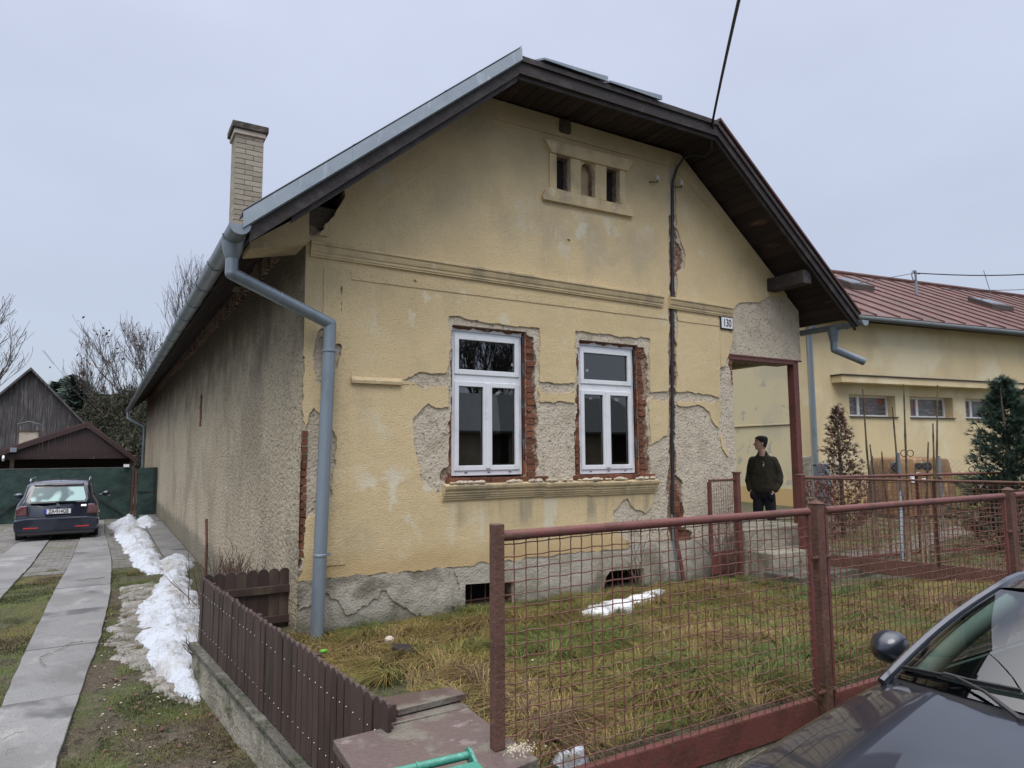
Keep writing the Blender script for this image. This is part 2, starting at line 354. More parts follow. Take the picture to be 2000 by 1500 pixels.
for k, c in (('g1', (.068, .100, .016)), ('g2', (.155, .120, .027)), ('g3', (.235, .165, .058)), ('g4', (.085, .050, .026))):
    G[k] = mat('grass_blade_' + k, c, .7)
G['twig'] = mat('bare_twigs', (.075, .050, .040), .85, layers=[((.12, .09, .07), 8, .5, .7)])
G['twig_red'] = mat('reddish_twigs', (.085, .048, .036), .85)
G['bark'] = mat('bark', (.085, .072, .060), .9, layers=[((.05, .042, .036), 6, .45, .65, (1, 1, .3))], bump=[(20, .03)])
G['far_bark'] = mat('far_bark', (.075, .068, .064), .9)
G['dry_leaf'] = mat('dry_leaves', (.10, .048, .036), .8)
G['conifer'] = mat('conifer_needles', (.055, .085, .065), .85, layers=[((.085, .12, .085), .5, .5, .7), ((.03, .05, .04), .6, .5, .65)])
G['scrub'] = mat('olive_scrub', (.042, .046, .028), .9, layers=[((.085, .08, .05), 1.0, .5, .7)])
G['thuja'] = mat('green_thuja', (.022, .048, .032), .75, layers=[((.045, .075, .045), 5, .5, .7)])
G['thuja_dead'] = mat('dead_brown_thuja', (.085, .042, .034), .85, layers=[((.13, .08, .055), 7, .55, .7)])
G['barn'] = mat('weathered_grey_boards', (.062, .056, .058), .9, layers=[((.13, .125, .13), 6, .45, .7, (3, 3, .25), 6), ((.05, .045, .045), 3, .55, .75, (2, 2, .4), 6), ((.14, .055, .025), 1.1, .68, .8)], bump=[(20, .01, 3, (3, 3, .2))], rnd=.15)
G['carport'] = mat('brown_red_cladding', (.042, .022, .022), .6, rnd=.12)
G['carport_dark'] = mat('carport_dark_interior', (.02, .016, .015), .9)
G['net'] = mat('dark_green_shade_net', (.016, .042, .036), .75, layers=[((.028, .06, .052), 2, .45, .7), ((.010, .026, .022), 1.2, .5, .7)], bump=[(3, .04, 3)])
G['n_wall'] = mat('pale_yellow_render', (.60, .49, .29), .92, layers=[((.52, .43, .27), .9, .42, .7, (1, 1, .5), 6, .8), ((.64, .56, .38), .5, .5, .7)], bump=[(90, .006)])
G['n_side'] = mat('pale_yellow_side_render', (.60, .53, .34), .92, layers=[((.36, .35, .33), 2.2, .64, .68, (1, 1, 1), 7, .8), ((.52, .47, .33), .8, .45, .7)], bump=[(90, .006)])
G['n_base'] = mat('ochre_plinth_paint', (.52, .37, .17), .9)
G['n_roof'] = mat('rusty_red_seamed_roof', (.115, .050, .041), .62, .0, layers=[((.07, .034, .03), 1.2, .42, .68, (1, 1, 1), 7, .8), ((.21, .15, .145), 1.6, .60, .85, (.5, 2, 2), 7, .6)], rough2=.5, rnd=.07)
G['dark_trim'] = mat('dark_brown_trim', (.05, .035, .03), .6)
G['igloo_brown'] = mat('faded_orange_brown_fibreglass', (.185, .10, .036), .6, layers=[((.13, .07, .028), 2.2, .45, .68), ((.34, .22, .10), 5, .58, .75, (1, 1, .4))], bump=[(9, .01)])
G['igloo_green'] = mat('mossy_yellow_green_fibreglass', (.27, .28, .09), .7, layers=[((.14, .16, .05), 3, .45, .62, (1, 1, 1), 8), ((.40, .38, .16), 6, .58, .7)])
G['paper'] = mat('paper_sticker', (.68, .68, .72), .7)
G['yellow'] = mat('yellow_sticker', (.65, .55, .06), .6)
G['red_print'] = mat('red_print', (.45, .03, .03), .6)
G['ink'] = mat('black_ink', (.015, .015, .018), .6)
G['enamel'] = mat('white_enamel', (.72, .73, .75), .35)
G['porcelain'] = mat('white_porcelain', (.55, .54, .52), .25)
G['teal'] = mat('teal_plastic', (.05, .22, .165), .35, layers=[((.10, .30, .24), 60, .62, .7)], bump=[(90, .002)])
G['stake'] = mat('olive_stems', (.12, .095, .055), .8, layers=[((.06, .045, .03), 9, .5, .6, (1, 1, 1))])
G['paint_blue'] = mat('dark_blue_car_paint', (.008, .013, .030), .3, .3, coat=1.0)
G['paint_grey'] = mat('dark_graphite_car_paint', (.030, .035, .050), .33, .55, coat=1.0, layers=[((.026, .030, .044), 3, .4, .7)], bump=[])
G['car_glass'] = glass('car_windscreen_glass', (.66, .78, .74), 1.0, 1.85)
G['rear_glass'] = glass('car_rear_glass', (.30, .42, .42), 1.6, 1.6)
G['frit'] = mat('black_glass_border', (.006, .006, .008), .08, coat=1.0)
G['car_trim'] = mat('black_car_plastic', (.02, .02, .022), .6)
G['car_inner'] = mat('car_interior_grey', (.10, .115, .11), .85)
G['car_pillar_in'] = mat('pillar_cover_grey', (.38, .42, .40), .7)
G['tail'] = mat('red_tail_lamp', (.07, .008, .008), .2, coat=1.0)
G['reflector'] = mat('red_reflector', (.6, .04, .04), .3)
G['gutter_dark'] = mat('dull_dark_gutter', (.10, .115, .12), .5, .2)
G['dim_glass'] = mat('banded_window_pane', (.10, .095, .10), .25, layers=[((.22, .20, .20), 3, .5, .7, (1, 1, 6), 4), ((.25, .09, .08), 1.2, .6, .7)])  # opaque dark pane with grey bands and red patches in its colour
G['chrome'] = mat('silver_trim', (.55, .56, .58), .25, .9)
G['tyre'] = mat('tyre_rubber', (.015, .015, .015), .85)
G['skin'] = mat('skin', (.50, .31, .24), .55)
G['hair'] = mat('dark_short_hair', (.012, .010, .009), .8, bump=[(120, .01)])
G['jacket'] = mat('dark_olive_fleece', (.026, .022, .013), .95, layers=[((.038, .032, .02), 9, .45, .7)], bump=[(9, .03, 4)])
G['trousers'] = mat('navy_black_trousers', (.008, .009, .015), .9, bump=[(7, .03, 4)])
G['shoe'] = mat('black_shoes', (.015, .015, .015), .6)
G['tape'] = mat('white_sheet_plastic', (.72, .74, .78), .5)

# ------------------------------------------------------------------ 2-D fields for plaster coats, snow and patches
_perm = rng.random((256, 256))
def vnoise(x, y):
    xi = np.floor(x).astype(int); yi = np.floor(y).astype(int); fx = x - xi; fy = y - yi
    fx = fx * fx * (3 - 2 * fx); fy = fy * fy * (3 - 2 * fy)
    a = _perm[xi & 255, yi & 255]; b = _perm[(xi + 1) & 255, yi & 255]; c = _perm[xi & 255, (yi + 1) & 255]; d = _perm[(xi + 1) & 255, (yi + 1) & 255]
    return (a * (1 - fx) + b * fx) * (1 - fy) + (c * (1 - fx) + d * fx) * fy - .5
def fbm(x, y, s, o=4):
    r = 0; a = 1.0
    for i in range(o): r = r + a * vnoise(x * s + 17.3 * i, y * s + 5.1 * i); s *= 2.1; a *= .55
    return r
def sdf(poly, X, Y):                                # > 0 inside
    P = np.array(poly, float); d = np.full(X.shape, 1e9); ins = np.zeros(X.shape, bool)
    for i in range(len(P)):
        a = P[i]; b = P[(i + 1) % len(P)]; e = b - a; L2 = e.dot(e) + 1e-12
        t = np.clip(((X - a[0]) * e[0] + (Y - a[1]) * e[1]) / L2, 0, 1)
        d = np.minimum(d, np.hypot(X - a[0] - t * e[0], Y - a[1] - t * e[1]))
        c = ((a[1] > Y) != (b[1] > Y)) & (X < (b[0] - a[0]) * (Y - a[1]) / (b[1] - a[1] + 1e-12) + a[0])
        ins ^= c
    return np.where(ins, d, -d)
def layer(name, field, x0, x1, z0, z1, res, yf, yb, mats, par, wav=0.0, **kw):
    """a coat of plaster: marching squares over field(x, z) > 0, front at y=yf, ragged sides back to y=yb"""
    nx = int((x1 - x0) / res) + 1; nz_ = int((z1 - z0) / res) + 1
    xs = x0 + np.arange(nx) * res; zs = z0 + np.arange(nz_) * res
    X, Z = np.meshgrid(xs, zs, indexing='ij'); V = field(X, Z)
    mb = MB(); I = V > 0
    full = I[:-1, :-1] & I[1:, :-1] & I[1:, 1:] & I[:-1, 1:]
    anyc = I[:-1, :-1] | I[1:, :-1] | I[1:, 1:] | I[:-1, 1:]
    for j in range(nz_ - 1):
        i = 0; row = full[:, j]
        while i < nx - 1:
            if row[i]:
                k = i
                while k < nx - 1 and row[k] and k - i < 40: k += 1
                mb.add([(xs[i], yf, zs[j]), (xs[k], yf, zs[j]), (xs[k], yf, zs[j + 1]), (xs[i], yf, zs[j + 1])], [(0, 1, 2, 3)])
                i = k
            else: i += 1
    ii, jj = np.nonzero(anyc & ~full)
    for i, j in zip(ii, jj):
        cs = [(i, j), (i + 1, j), (i + 1, j + 1), (i, j + 1)]; poly = []; cut = []
        for k in range(4):
            a, b = cs[k], cs[(k + 1) % 4]; va, vb = V[a], V[b]
            if va > 0: poly.append((xs[a[0]], zs[a[1]]))
            if (va > 0) != (vb > 0):
                t = va / (va - vb); q = (xs[a[0]] + (xs[b[0]] - xs[a[0]]) * t, zs[a[1]] + (zs[b[1]] - zs[a[1]]) * t)
                poly.append(q); cut.append((q, va > 0))
        if len(poly) >= 3: mb.add([(p[0], yf, p[1]) for p in poly], [tuple(range(len(poly)))])
        if len(cut) == 2:
            (p, pin), (q, _) = cut
            if not pin: p, q = q, p
            mb.add([(p[0], yf, p[1]), (p[0], yb, p[1]), (q[0], yb, q[1]), (q[0], yf, q[1])], [(0, 1, 2, 3)])
    return mb.build(name, mats, par, **kw)

# ------------------------------------------------------------------ measures of the old house
XL, XR, XD = 1.62, 9.15, 7.62           # left wall, right end of the gable, edge of the porch opening
YB = 27.5                                # far end of the house
YO = -0.70                               # front edge of the roof
EL = (0.98, 3.565); AL = (3.65, 5.825); AR = (6.68, 5.855); ER = (9.53, 3.596)
def zr(x):                               # top surface of the roof
    l = 3.59 + .856 * (x - 1.01); r = 3.62 + .794 * (9.5 - x)
    return np.minimum(np.minimum(l, r), 9) if isinstance(x, np.ndarray) else min(l, r)
RX = 5.114; RZ = zr(RX); HZ = 5.85
W1 = (3.22, 4.17, 1.31, 2.975); W2 = (4.93, 5.86, 1.29, 2.945)      # window openings
ATT = [px([(1086, 303), (1112, 308), (1112, 378), (1086, 373)]), px([(1184, 326), (1208, 332), (1208, 398), (1184, 391)])]
NICHE = px([(1134, 384), (1134, 335), (1138, 322), (1146, 317), (1155, 321), (1160, 336), (1160, 387)])
CW1 = px([(910, 1143), (1002, 1137), (1005, 1201), (910, 1208)]); CW2 = px([(1180, 1152), (1184, 1128), (1192, 1117), (1255, 1111), (1258, 1146), (1182, 1158)])

house = empty('old_house', (XL, 0, -.2), 'old yellow gabled house with flaking plaster, two white windows and house number 130', 'house')

wall_top = 3.93
def house_outline(X, Z):                 # gable wall under the roof
    top = np.minimum(zr(X), HZ) - .17
    f = np.minimum(np.minimum(X - XL, XR - X), top - Z)
    return np.minimum(f, Z + .55)
def rect(X, Z, r): return np.minimum(np.minimum(X - r[0], r[1] - X), np.minimum(Z - r[2], r[3] - Z))
PR = zz([], 0, 0, 1)
door = (XD, 12.0, -1.0, 2.93)
bricks_zone = [
    px([(876, 936), (884, 700), (884, 636), (897, 640), (893, 800), (888, 936)]),
    px([(1024, 652), (1044, 655), (1048, 720), (1050, 800), (1050, 870), (1052, 934), (1024, 934)]),
    px([(1126, 936), (1124, 860), (1129, 760), (1127, 680), (1137, 672), (1139, 936)]),
    px([(1240, 676), (1262, 676), (1268, 720), (1264, 800), (1270, 860), (1272, 934), (1244, 934)]),
    px([(872, 928), (1036, 928), (1036, 946), (872, 949)]), px([(1120, 928), (1280, 926), (1280, 942), (1120, 944)]),
    px([(862, 910), (884, 908), (884, 936), (862, 938)]),
    px([(1308, 420), (1318, 420), (1324, 470), (1336, 503), (1334, 526), (1322, 532), (1320, 600), (1322, 700), (1320, 860), (1322, 925), (1334, 945), (1337, 1000), (1334, 1030), (1355, 1040), (1350, 1070), (1322, 1075), (1310, 1060), (1305, 1000), (1305, 930), (1310, 900), (1309, 740), (1309, 600)]),
    px([(583, 1115), (590, 1115), (595, 1000), (594, 880), (588, 870), (584, 960)]),
    px([(1420, 690), (1442, 696), (1446, 760), (1446, 830), (1436, 830), (1434, 760), (1428, 720)]),
    px([(612, 458), (634, 448), (636, 430), (600, 420), (596, 452)]),
]
def zone(polys, X, Z): 
    r = np.full(X.shape, -1e9)
    for p in polys: r = np.maximum(r, sdf(p, X, Z))
    return r
HOLE = px([(596, 398), (640, 372), (673, 352), (674, 385), (666, 400), (650, 425), (634, 438), (630, 456), (618, 440), (597, 432)])
def openings(X, Z, g=0.0):
    r = np.maximum(np.maximum(rect(X, Z, W1), rect(X, Z, W2)), sdf(HOLE, X, Z) + fbm(X, Z, 9, 3) * .03)
    r = np.maximum(r, rect(X, Z, door))
    for p in ATT + [NICHE, CW1, CW2]: r = np.maximum(r, sdf(p, X, Z))
    return r
# wall core, slightly behind the coats
layer('wall_core', lambda X, Z: np.minimum(house_outline(X, Z), -openings(X, Z)), XL - .02, XR + .02, -.6, 6.1, .03, .050, .36, G['mortar'], house)
# grey scratch coat with the places where bricks are bare
def f_render(X, Z):
    n = fbm(X, Z, 9, 4) * .045
    z = zone(bricks_zone, X, Z) + n
    return np.minimum(np.minimum(house_outline(X, Z), -openings(X, Z) - .004), -z)
layer('scratch_coat', f_render, XL - .01, XR + .01, -.6, 6.1, .015, .018, .055, G['render'], house)
# yellow finish coat
z6 = lambda p: zz(p, 800, 560, 3.41)
z7 = lambda p: zz(p, 1250, 560, 3.0)
zc = lambda p: zz(p, 550, 400, 4.286)
zd = lambda p: zz(p, 560, 700, 3.333)
holes = [
    z6([(262, 195), (400, 212), (535, 238), (620, 250), (868, 275), (872, 450), (868, 630), (868, 765), (900, 760), (960, 770), (1000, 760), (1060, 770), (1100, 775), (1108, 640), (1100, 400), (1102, 292), (1250, 308), (1400, 330), (1604, 345), (1600, 420), (1608, 600), (1600, 860), (1612, 1040), (1645, 1300), (880, 1310), (220, 1330), (205, 1395), (150, 1345), (80, 1290), (30, 1100), (20, 950), (15, 880), (60, 820), (125, 775), (180, 800), (262, 800), (255, 660), (262, 400)]),
    z6([(866, 632), (1102, 645), (1102, 715), (1000, 708), (868, 705)]),
    z6([(-50, 612), (0, 598), (60, 572), (250, 582), (262, 660), (130, 680), (60, 655), (0, 640), (-55, 628)]),
    z7([(62, 620), (190, 610), (380, 625), (468, 650), (468, 680), (300, 672), (75, 662)]),
    z7([(60, 930), (100, 900), (185, 862), (188, 730), (215, 700), (270, 710), (330, 690), (370, 695), (405, 735), (425, 800), (470, 850), (480, 930), (520, 1000), (600, 1010), (620, 1700), (150, 1700), (-60, 1560), (-60, 1509), (-150, 1425), (-165, 1305), (-75, 1248), (-30, 1305), (36, 1329), (60, 1290), (100, 1150), (60, 1150)]),
    z7([(468, 470), (500, 455), (520, 380), (545, 330), (550, 230), (545, 170), (560, 100), (640, 85), (690, 100), (740, 70), (780, 60), (1000, 40), (1000, 1800), (590, 1800), (520, 1000), (470, 850), (468, 650)]),
    px([(540, 1141), (583, 1138), (700, 1125), (860, 1110), (983, 1097), (1100, 1084), (1180, 1074), (1250, 1067), (1700, 1030), (1700, 1400), (540, 1400)]),
    px([(1305, 320), (1321, 320), (1321, 440), (1341, 500), (1338, 525), (1323, 533), (1321, 900), (1336, 930), (1338, 1000), (1300, 1030), (1303, 930), (1306, 900), (1306, 600)]),
    zd([(105, 0), (112, 60), (108, 300), (112, 470), (140, 470), (150, 350), (175, 320), (215, 350), (300, 460), (325, 520), (318, 700), (290, 900), (250, 980), (130, 1060), (115, 1150), (120, 1300), (105, 1390), (60, 1440), (40, 1300), (80, 500), (95, 100)]),
    zc([(340, 1040), (310, 1060), (290, 1180), (275, 1250), (290, 1500), (345, 1500)]),
    zc([(445, 1180), (470, 1170), (490, 1180), (480, 1330), (450, 1400), (440, 1400)]),
    zc([(488, 700), (515, 640), (510, 720), (505, 900), (490, 890)]),
    zc([(230, 300), (330, 240), (340, 150), (380, 130), (200, -60), (0, -40), (0, 250), (160, 250)]),
]
def f_yellow(X, Z):
    n = fbm(X, Z, 7, 5) * .035
    z = zone(holes, X, Z) + n
    sm = fbm(X + 31, Z, 5, 4) - .74
    return np.minimum(np.minimum(house_outline(X, Z), -openings(X, Z) - .006), np.minimum(-z, -sm))
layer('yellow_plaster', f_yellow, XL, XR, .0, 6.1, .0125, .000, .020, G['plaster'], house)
# cement skin on the plinth, flaked away at the bottom
z4 = lambda p: zz(p, 380, 1040, 3.26)
skin = [z4([(650, 310), (1630, 228), (1630, 600), (1500, 545), (1400, 530), (1300, 480), (1260, 420), (1230, 350), (1180, 380), (1170, 430), (1100, 470), (1010, 505), (960, 515), (910, 440), (860, 430), (850, 380), (650, 520)]),
        px([(880, 1110), (1350, 1062), (1350, 1150), (1180, 1165), (1080, 1190), (1010, 1196), (920, 1215), (880, 1225), (900, 1150)])]
layer('plinth_skin', lambda X, Z: np.minimum(np.minimum(house_outline(X, Z), -openings(X, Z) - .01), zone(skin, X, Z) + fbm(X, Z, 6, 5) * .06), XL, XD, -.5, .7, .0125, -.006, .019, G['plinth'], house)
def f_base(X, Z): return np.minimum(np.minimum(house_outline(X, Z), -openings(X, Z) - .008), (.50 - Z) - .015 * (X - XL) + fbm(X, Z, 4, 4) * .03)
layer('plinth_render', f_base, XL - .004, XD, -.55, .7, .02, .010, .02, G['plinth'], house)
# raised bands of the panelled facade
def bandmesh(name, polys, t, res=.02, matk='plaster', rag=.006):
    layer(name, lambda X, Z: np.minimum(np.minimum(zone(polys, X, Z) + fbm(X, Z, 14, 3) * rag, np.minimum(f_yellow(X, Z), house_outline(X, Z))), 1),
          XL, XR, .0, 6.1, res, -t, .0005, G[matk], house)
gin = px([(640, 463), (965, 233), (1315, 328), (1512, 556)])
gout = [(XL - .3, gin[0][1]), (XL - .3, 6.2), (9.4, 6.2), (9.4, gin[3][1])]
bandmesh('gable_border', [[gin[0], gin[1], gin[2], gin[3], gout[3], gout[2], gout[1], gout[0]]], .022)
def rz(u0, v0, u1, v1): a = px([(u0, v0), (u1, v0), (u1, v1), (u0, v1)]); return a
bandmesh('corner_pilaster', [[(1.80, 3.42), (2.07, 3.42), (2.07, .52), (1.80, .52)]], .008)
bandmesh('frieze_band', [[(2.07, 3.42), (2.07, 3.33), (7.36, 3.33), (7.36, 3.42)]], .008)
bandmesh('right_pilaster', [[(7.36, 3.42), (7.36, 2.75), (7.55, 2.75), (7.55, 3.42)]], .008)
bandmesh('upper_panel', [[(2.10, 2.30), (2.10, 2.38), (3.2, 2.38), (3.2, 2.30)]], .006)

# mouldings
bk = MB(); bk.box((-.5, 0, -.5), (.5, 1, .5)); bme = bk.mesh('brick', G['brick'])
def brick(x0, x1, z0, z1, y=.03, dpt=.10, mname='brick', me=None, par=None):
    o = bpy.data.objects.new('brick', me or bme); link(o)
    o.location = ((x0 + x1) / 2, y, (z0 + z1) / 2); o.scale = (x1 - x0, dpt, z1 - z0)
    o.rotation_euler = (random.uniform(-.02, .02), random.uniform(-.02, .02), random.uniform(-.03, .03))
    mwi = Matrix.Translation((-XL, 0, .2)); o.parent = par or house; o.matrix_parent_inverse = mwi
    return o
CZ = .3105 * 6.6 + 1.6
mb = MB()
prof = [(0, -.14), (.022, -.14), (.022, -.125), (.03, -.12), (.03, -.10), (.042, -.085), (.052, -.05), (.052, -.03), (.068, -.022), (.068, .0), (.052, .008), (0, .02)]
def broken(x0, x1, z, name, prof, m, slope=0.0):
    q = MB(); xs = np.linspace(x0, x1, 60)
    for i in range(len(xs) - 1):
        j = 1 + .10 * (random.random() - .5) if random.random() < .2 else 1
        pr = [(a * j, b) for a, b in prof]
        q.profile(pr, (xs[i], 0, z + slope * (xs[i] - x0)), (xs[i + 1], 0, z + slope * (xs[i + 1] - x0)), (0, -1, 0))
    return q.build(name, m, house)
broken(1.66, 6.28, CZ, 'cornice', prof, G['plaster_trim'], -.005)
broken(6.40, 7.60, CZ - .025, 'cornice', prof, G['plaster_trim'], -.01)
pf = [(0, -.035), (.035, -.03), (.04, .0), (0, .045)]
a_, b_ = FY(667, 741), FY(783, 748)
broken(2.09, b_[0], a_[2], 'string_moulding', pf, G['plaster_trim'])
sp = [(0, -.172), (.022, -.168), (.022, -.148), (.036, -.144), (.036, -.124), (.050, -.120), (.050, -.098), (.064, -.092), (.064, -.075), (.088, -.05), (.096, -.025), (.096, -.012), (.02, .004), (0, .004)]
broken(3.09, 4.35, 1.255, 'window_sill_moulding', sp, G['plaster_trim'])
broken(4.35, 5.02, 1.245, 'window_sill_moulding', sp, G['plaster_trim'])
broken(5.02, 6.08, 1.235, 'window_sill_moulding', sp, G['plaster_trim'])
mb = MB(); rs_ = random.Random(6)
for i in range(70):
    x = rs_.uniform(3.12, 6.05); s_ = rs_.uniform(.012, .035); mb.ball((x, -.03 - rs_.random() * .05, 1.262 - .006 * (x - 3.1) + s_ * .3), (s_ * 1.6, s_, s_ * .7), 6, 4)
mb.build('sill_rubble', G['render'], house)['kind'] = 'stuff'
x = 3.16
while x < 6.0:
    l_ = rs_.choice([.13, .25, .25]); 
    if not 4.35 < x < 4.8: brick(x, x + l_ - .012, 1.262 - .006 * (x - 3.1), 1.318 - .006 * (x - 3.1), -.035, .12)
    x += l_
# attic window surround
def flat(name, poly, t, m='plaster_trim'):
    q = MB(); q.prism([(p[0], -t, p[1]) for p in poly], (0, t + .004, 0)); return q.build(name, G[m], house, bevel=.004)
flat('attic_lintel', px([(1061, 275), (1074, 299), (1222, 336), (1233, 318), (1228, 314), (1068, 274)]), .045)
flat('attic_sill', px([(1057, 384), (1062, 372), (1072, 367), (1090, 372), (1130, 383), (1140, 384), (1160, 389), (1180, 395), (1210, 400), (1222, 400), (1233, 416), (1232, 425), (1058, 391)]), .045)
for p in ([(1072, 299), (1086, 302), (1086, 371), (1072, 367)], [(1113, 309), (1133, 314), (1133, 383), (1113, 377)], [(1161, 321), (1183, 326), (1183, 393), (1161, 388)], [(1209, 332), (1220, 335), (1220, 400), (1209, 397)]):
    flat('attic_pier', px(p), .018)
q = MB(); q.prism([(p[0], .12, p[1]) for p in NICHE], (0, .05, 0)); q.build('niche_back', G['plaster_trim'], house)
# streaks of old whitewash under the sill

# individual bricks showing through
nb = 0
rr = random.Random(3)
H = .075
def course(x0, x1, z, edge):
    """bricks of one course between x0 and x1"""
    x = x0
    while x < x1 - .02:
        w = min(rr.choice([.24, .115, .17]), x1 - x)
        if w > .03: brick(x + .006, x + w - .006, z + .006, z + H - .008, rr.uniform(.022, .045))
        x += w
for (wa, wb, wz0, wz1) in (W1, W2):
    z = wz0 - .01; k = 0
    while z < wz1 - .03:
        jl = rr.uniform(.03, .09); jr = rr.uniform(.07, .135)
        if rr.random() < .85: course(wa - jl, wa - .002, z, 0)
        course(wb + .002, wb + jr, z, 1)
        z += H; k += 1
    course(wa - .1, wb + .12, wz0 - H - .012, 0)
CX = 6.44
z = .18
while z < 4.45:
    if z < 1.15: a, b = CX - .06, CX + .02 + .20 * min(1, max(.1, math.sin((z + .1) * 2.6)))
    elif 3.55 < z < 3.95: a, b = CX + .01, CX + .10
    elif rr.random() < .45 : a, b = CX - .03, CX + .035
    else: a = b = 0
    if b > a: course(a, b, z, 0)
    z += H
z = .62
while z < 1.75:
    brick(XL + .010, XL + .062, z, z + .060, .006 + rr.random() * .01)
    z += H
z = 2.2
while z < 2.9:
    brick(XD - .07 - rr.random() * .06, XD - .004, z, z + .06, .02); z += H
for i in range(3): brick(XD - .10, XD + .01, .62 - i * H, .68 - i * H, .02)

# side walls, porch, interior
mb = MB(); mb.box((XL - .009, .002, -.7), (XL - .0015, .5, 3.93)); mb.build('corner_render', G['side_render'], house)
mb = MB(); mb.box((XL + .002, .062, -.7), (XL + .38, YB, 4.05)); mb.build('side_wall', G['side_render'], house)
cz0, cz1 = FX(396, 832, XL)[2], FX(394, 770, XL)[2]; yb_ = FX(394, 800, XL)[1]
for i in range(9):
    z = cz0 + (cz1 - cz0) * i / 9
    o = brick(0, .07, z, z + .05, 0); o.scale = (.03, rr.uniform(.12, .24), .055); o.location = (XL - .004, yb_ + rr.uniform(-.05, .05), z + .03)
mb = MB(); mb.box((XD - .38, .37, -.6), (XD - .002, YB, 4.6)); mb.build('porch_side_wall', G['n_side'], house)
mb = MB(); mb.box((XL + .38, 4.0, -.5), (XD - .38, 4.2, 4.0)); mb.box((XL + .38, .37, .3), (XD - .38, 4.0, .5)); mb.box((XL + .38, .37, 3.4), (XD - .38, 4.0, 3.5)); mb.build('room_shell', G['interior'], house)
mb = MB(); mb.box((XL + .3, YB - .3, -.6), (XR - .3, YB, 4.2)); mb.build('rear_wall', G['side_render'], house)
mb = MB(); mb.box((XD - .12, .02, 2.885), (8.98, .33, 2.935)); mb.box((XD - .14, .01, 2.935), (XR + .01, .35, 2.955)); mb.build('porch_lintel', G['steel_red'], house)
mb = MB(); mb.box((8.985, .03, -.35), (9.10, .15, 2.93)); mb.build('porch_post', G['steel_red'], house, bevel=.006)
mb = MB(); mb.box((XR - .16, .36, 2.95), (XR - .01, YB, 4.0)); mb.build('porch_beam', G['render'], house)
# side boxes of the eaves at the left gable corner
mb = MB(); mb.prism([(1.10, -.02, 3.50), (XL + .02, -.02, 3.62), (XL + .02, -.02, 3.96), (1.10, -.02, 3.56)], (0, .4, 0)); mb.build('eaves_return', G['plaster_trim'], house)
# wooden purlins sticking out
for (x, z, pf_) in ((8.50, 4.14, -.62),):
    mb = MB(); mb.box((x - .09, pf_, z - .19), (x + .09, -.002, z + .0)); mb.build('purlin', G['fascia'], house, bevel=.006)
HB = [min(p[0] for p in HOLE), max(p[0] for p in HOLE), min(p[1] for p in HOLE), max(p[1] for p in HOLE)]
mb = MB(); mb.prism([(HB[0] - .05, .45, HB[2] - .1), (HB[1] + .1, .45, HB[2] - .1), (HB[1] + .1, .45, zr(HB[1] + .1) - .15), (HB[0] - .05, .45, zr(HB[0] - .05) - .15)], (0, .02, 0)); mb.build('attic_dark_backing', G['carport_dark'], house)  # near-black sheet stands in for the dark behind the hole
mb = MB(); mb.box((1.95, .1, 3.9), (2.1, .4, 4.12)); mb.build('purlin', G['fascia'], house)

# ------------------------------------------------------------------ roof
T = .07
def plate(name, poly, th, m, par=house):
    q = MB(); q.prism(poly, (0, 0, -th)); return q.build(name, m, par)
YR = 1.4
plate('roof_slope', [(EL[0], YO, EL[1]), (AL[0], YO, AL[1]), (RX, YR, RZ), (RX, YB + .5, RZ), (EL[0], YB + .5, EL[1])], .05, G['roof_red'])
plate('roof_slope', [(ER[0], YO, ER[1]), (ER[0], YB + .5, ER[1]), (RX, YB + .5, RZ), (RX, YR, RZ), (AR[0], YO, AR[1])], .05, G['roof_red'])
plate('hip_slope', [(AL[0], YO, AL[1]), (AR[0], YO, AR[1]), (RX, YR, RZ)], .05, G['roof_red'])
# soffit boards, each its own board, running along the depth
def boards(x0, z0, x1, z1, n, y0, y1, drop, m, skip=0.0):
    for i in range(n):
        if random.random() < skip: continue
        t0, t1 = (i + .04) / n, (i + .96) / n
        a = (x0 + (x1 - x0) * t0, z0 + (z1 - z0) * t0); b = (x0 + (x1 - x0) * t1, z0 + (z1 - z0) * t1)
        d = drop + random.uniform(0, .008); e0 = y0 + random.uniform(0, .01)
        q = MB(); q.prism([(a[0], e0, a[1] - d), (b[0], e0, b[1] - d), (b[0], y1, b[1] - d), (a[0], y1, a[1] - d)], (0, 0, -.02))
        q.build('soffit_board', G['dark_wood'], house)
boards(EL[0] + .06, EL[1] + .05, AL[0], AL[1], 24, YO + .05, .35, .075, 0)
boards(AR[0], AR[1], ER[0] - .04, ER[1] + .03, 25, YO + .05, .35, .075, 0)
boards(AL[0], AL[1], AR[0], AR[1], 22, YO + .05, .02, .10, 0)
mb = MB()
for x0, x1 in ((EL[0] + .06, XL + .03), ):
    for k in range(7):
        a, b = x0 + (x1 - x0) * (k + .03) / 7, x0 + (x1 - x0) * (k + .97) / 7
        mb.prism([(a, .36, zr(a) - .075), (b, .36, zr(b) - .075), (b, YB + .4, zr(b) - .075), (a, YB + .4, zr(a) - .075)], (0, 0, -.02))
for k in range(10):
    x0, x1 = XR - .03, ER[0] - .04
    a, b = x0 + (x1 - x0) * (k + .03) / 10, x0 + (x1 - x0) * (k + .97) / 10
    mb.prism([(a, .36, zr(a) - .075), (b, .36, zr(b) - .075), (b, YB + .4, zr(b) - .075), (a, YB + .4, zr(a) - .075)], (0, 0, -.02))
mb.build('eaves_boarding', G['dark_wood'], house)
mb = MB()                                          # wall plate mortar ledge under the eave

for i in range(200):
    y = .45 + i * .135; mb.box((XL - .012 - random.random() * .05, y, 3.74 + random.random() * .08), (XL + .02, y + .05 + random.random() * .08, 4.0))
mb.build('wall_plate', G['mortar'], house)['kind'] = 'stuff'
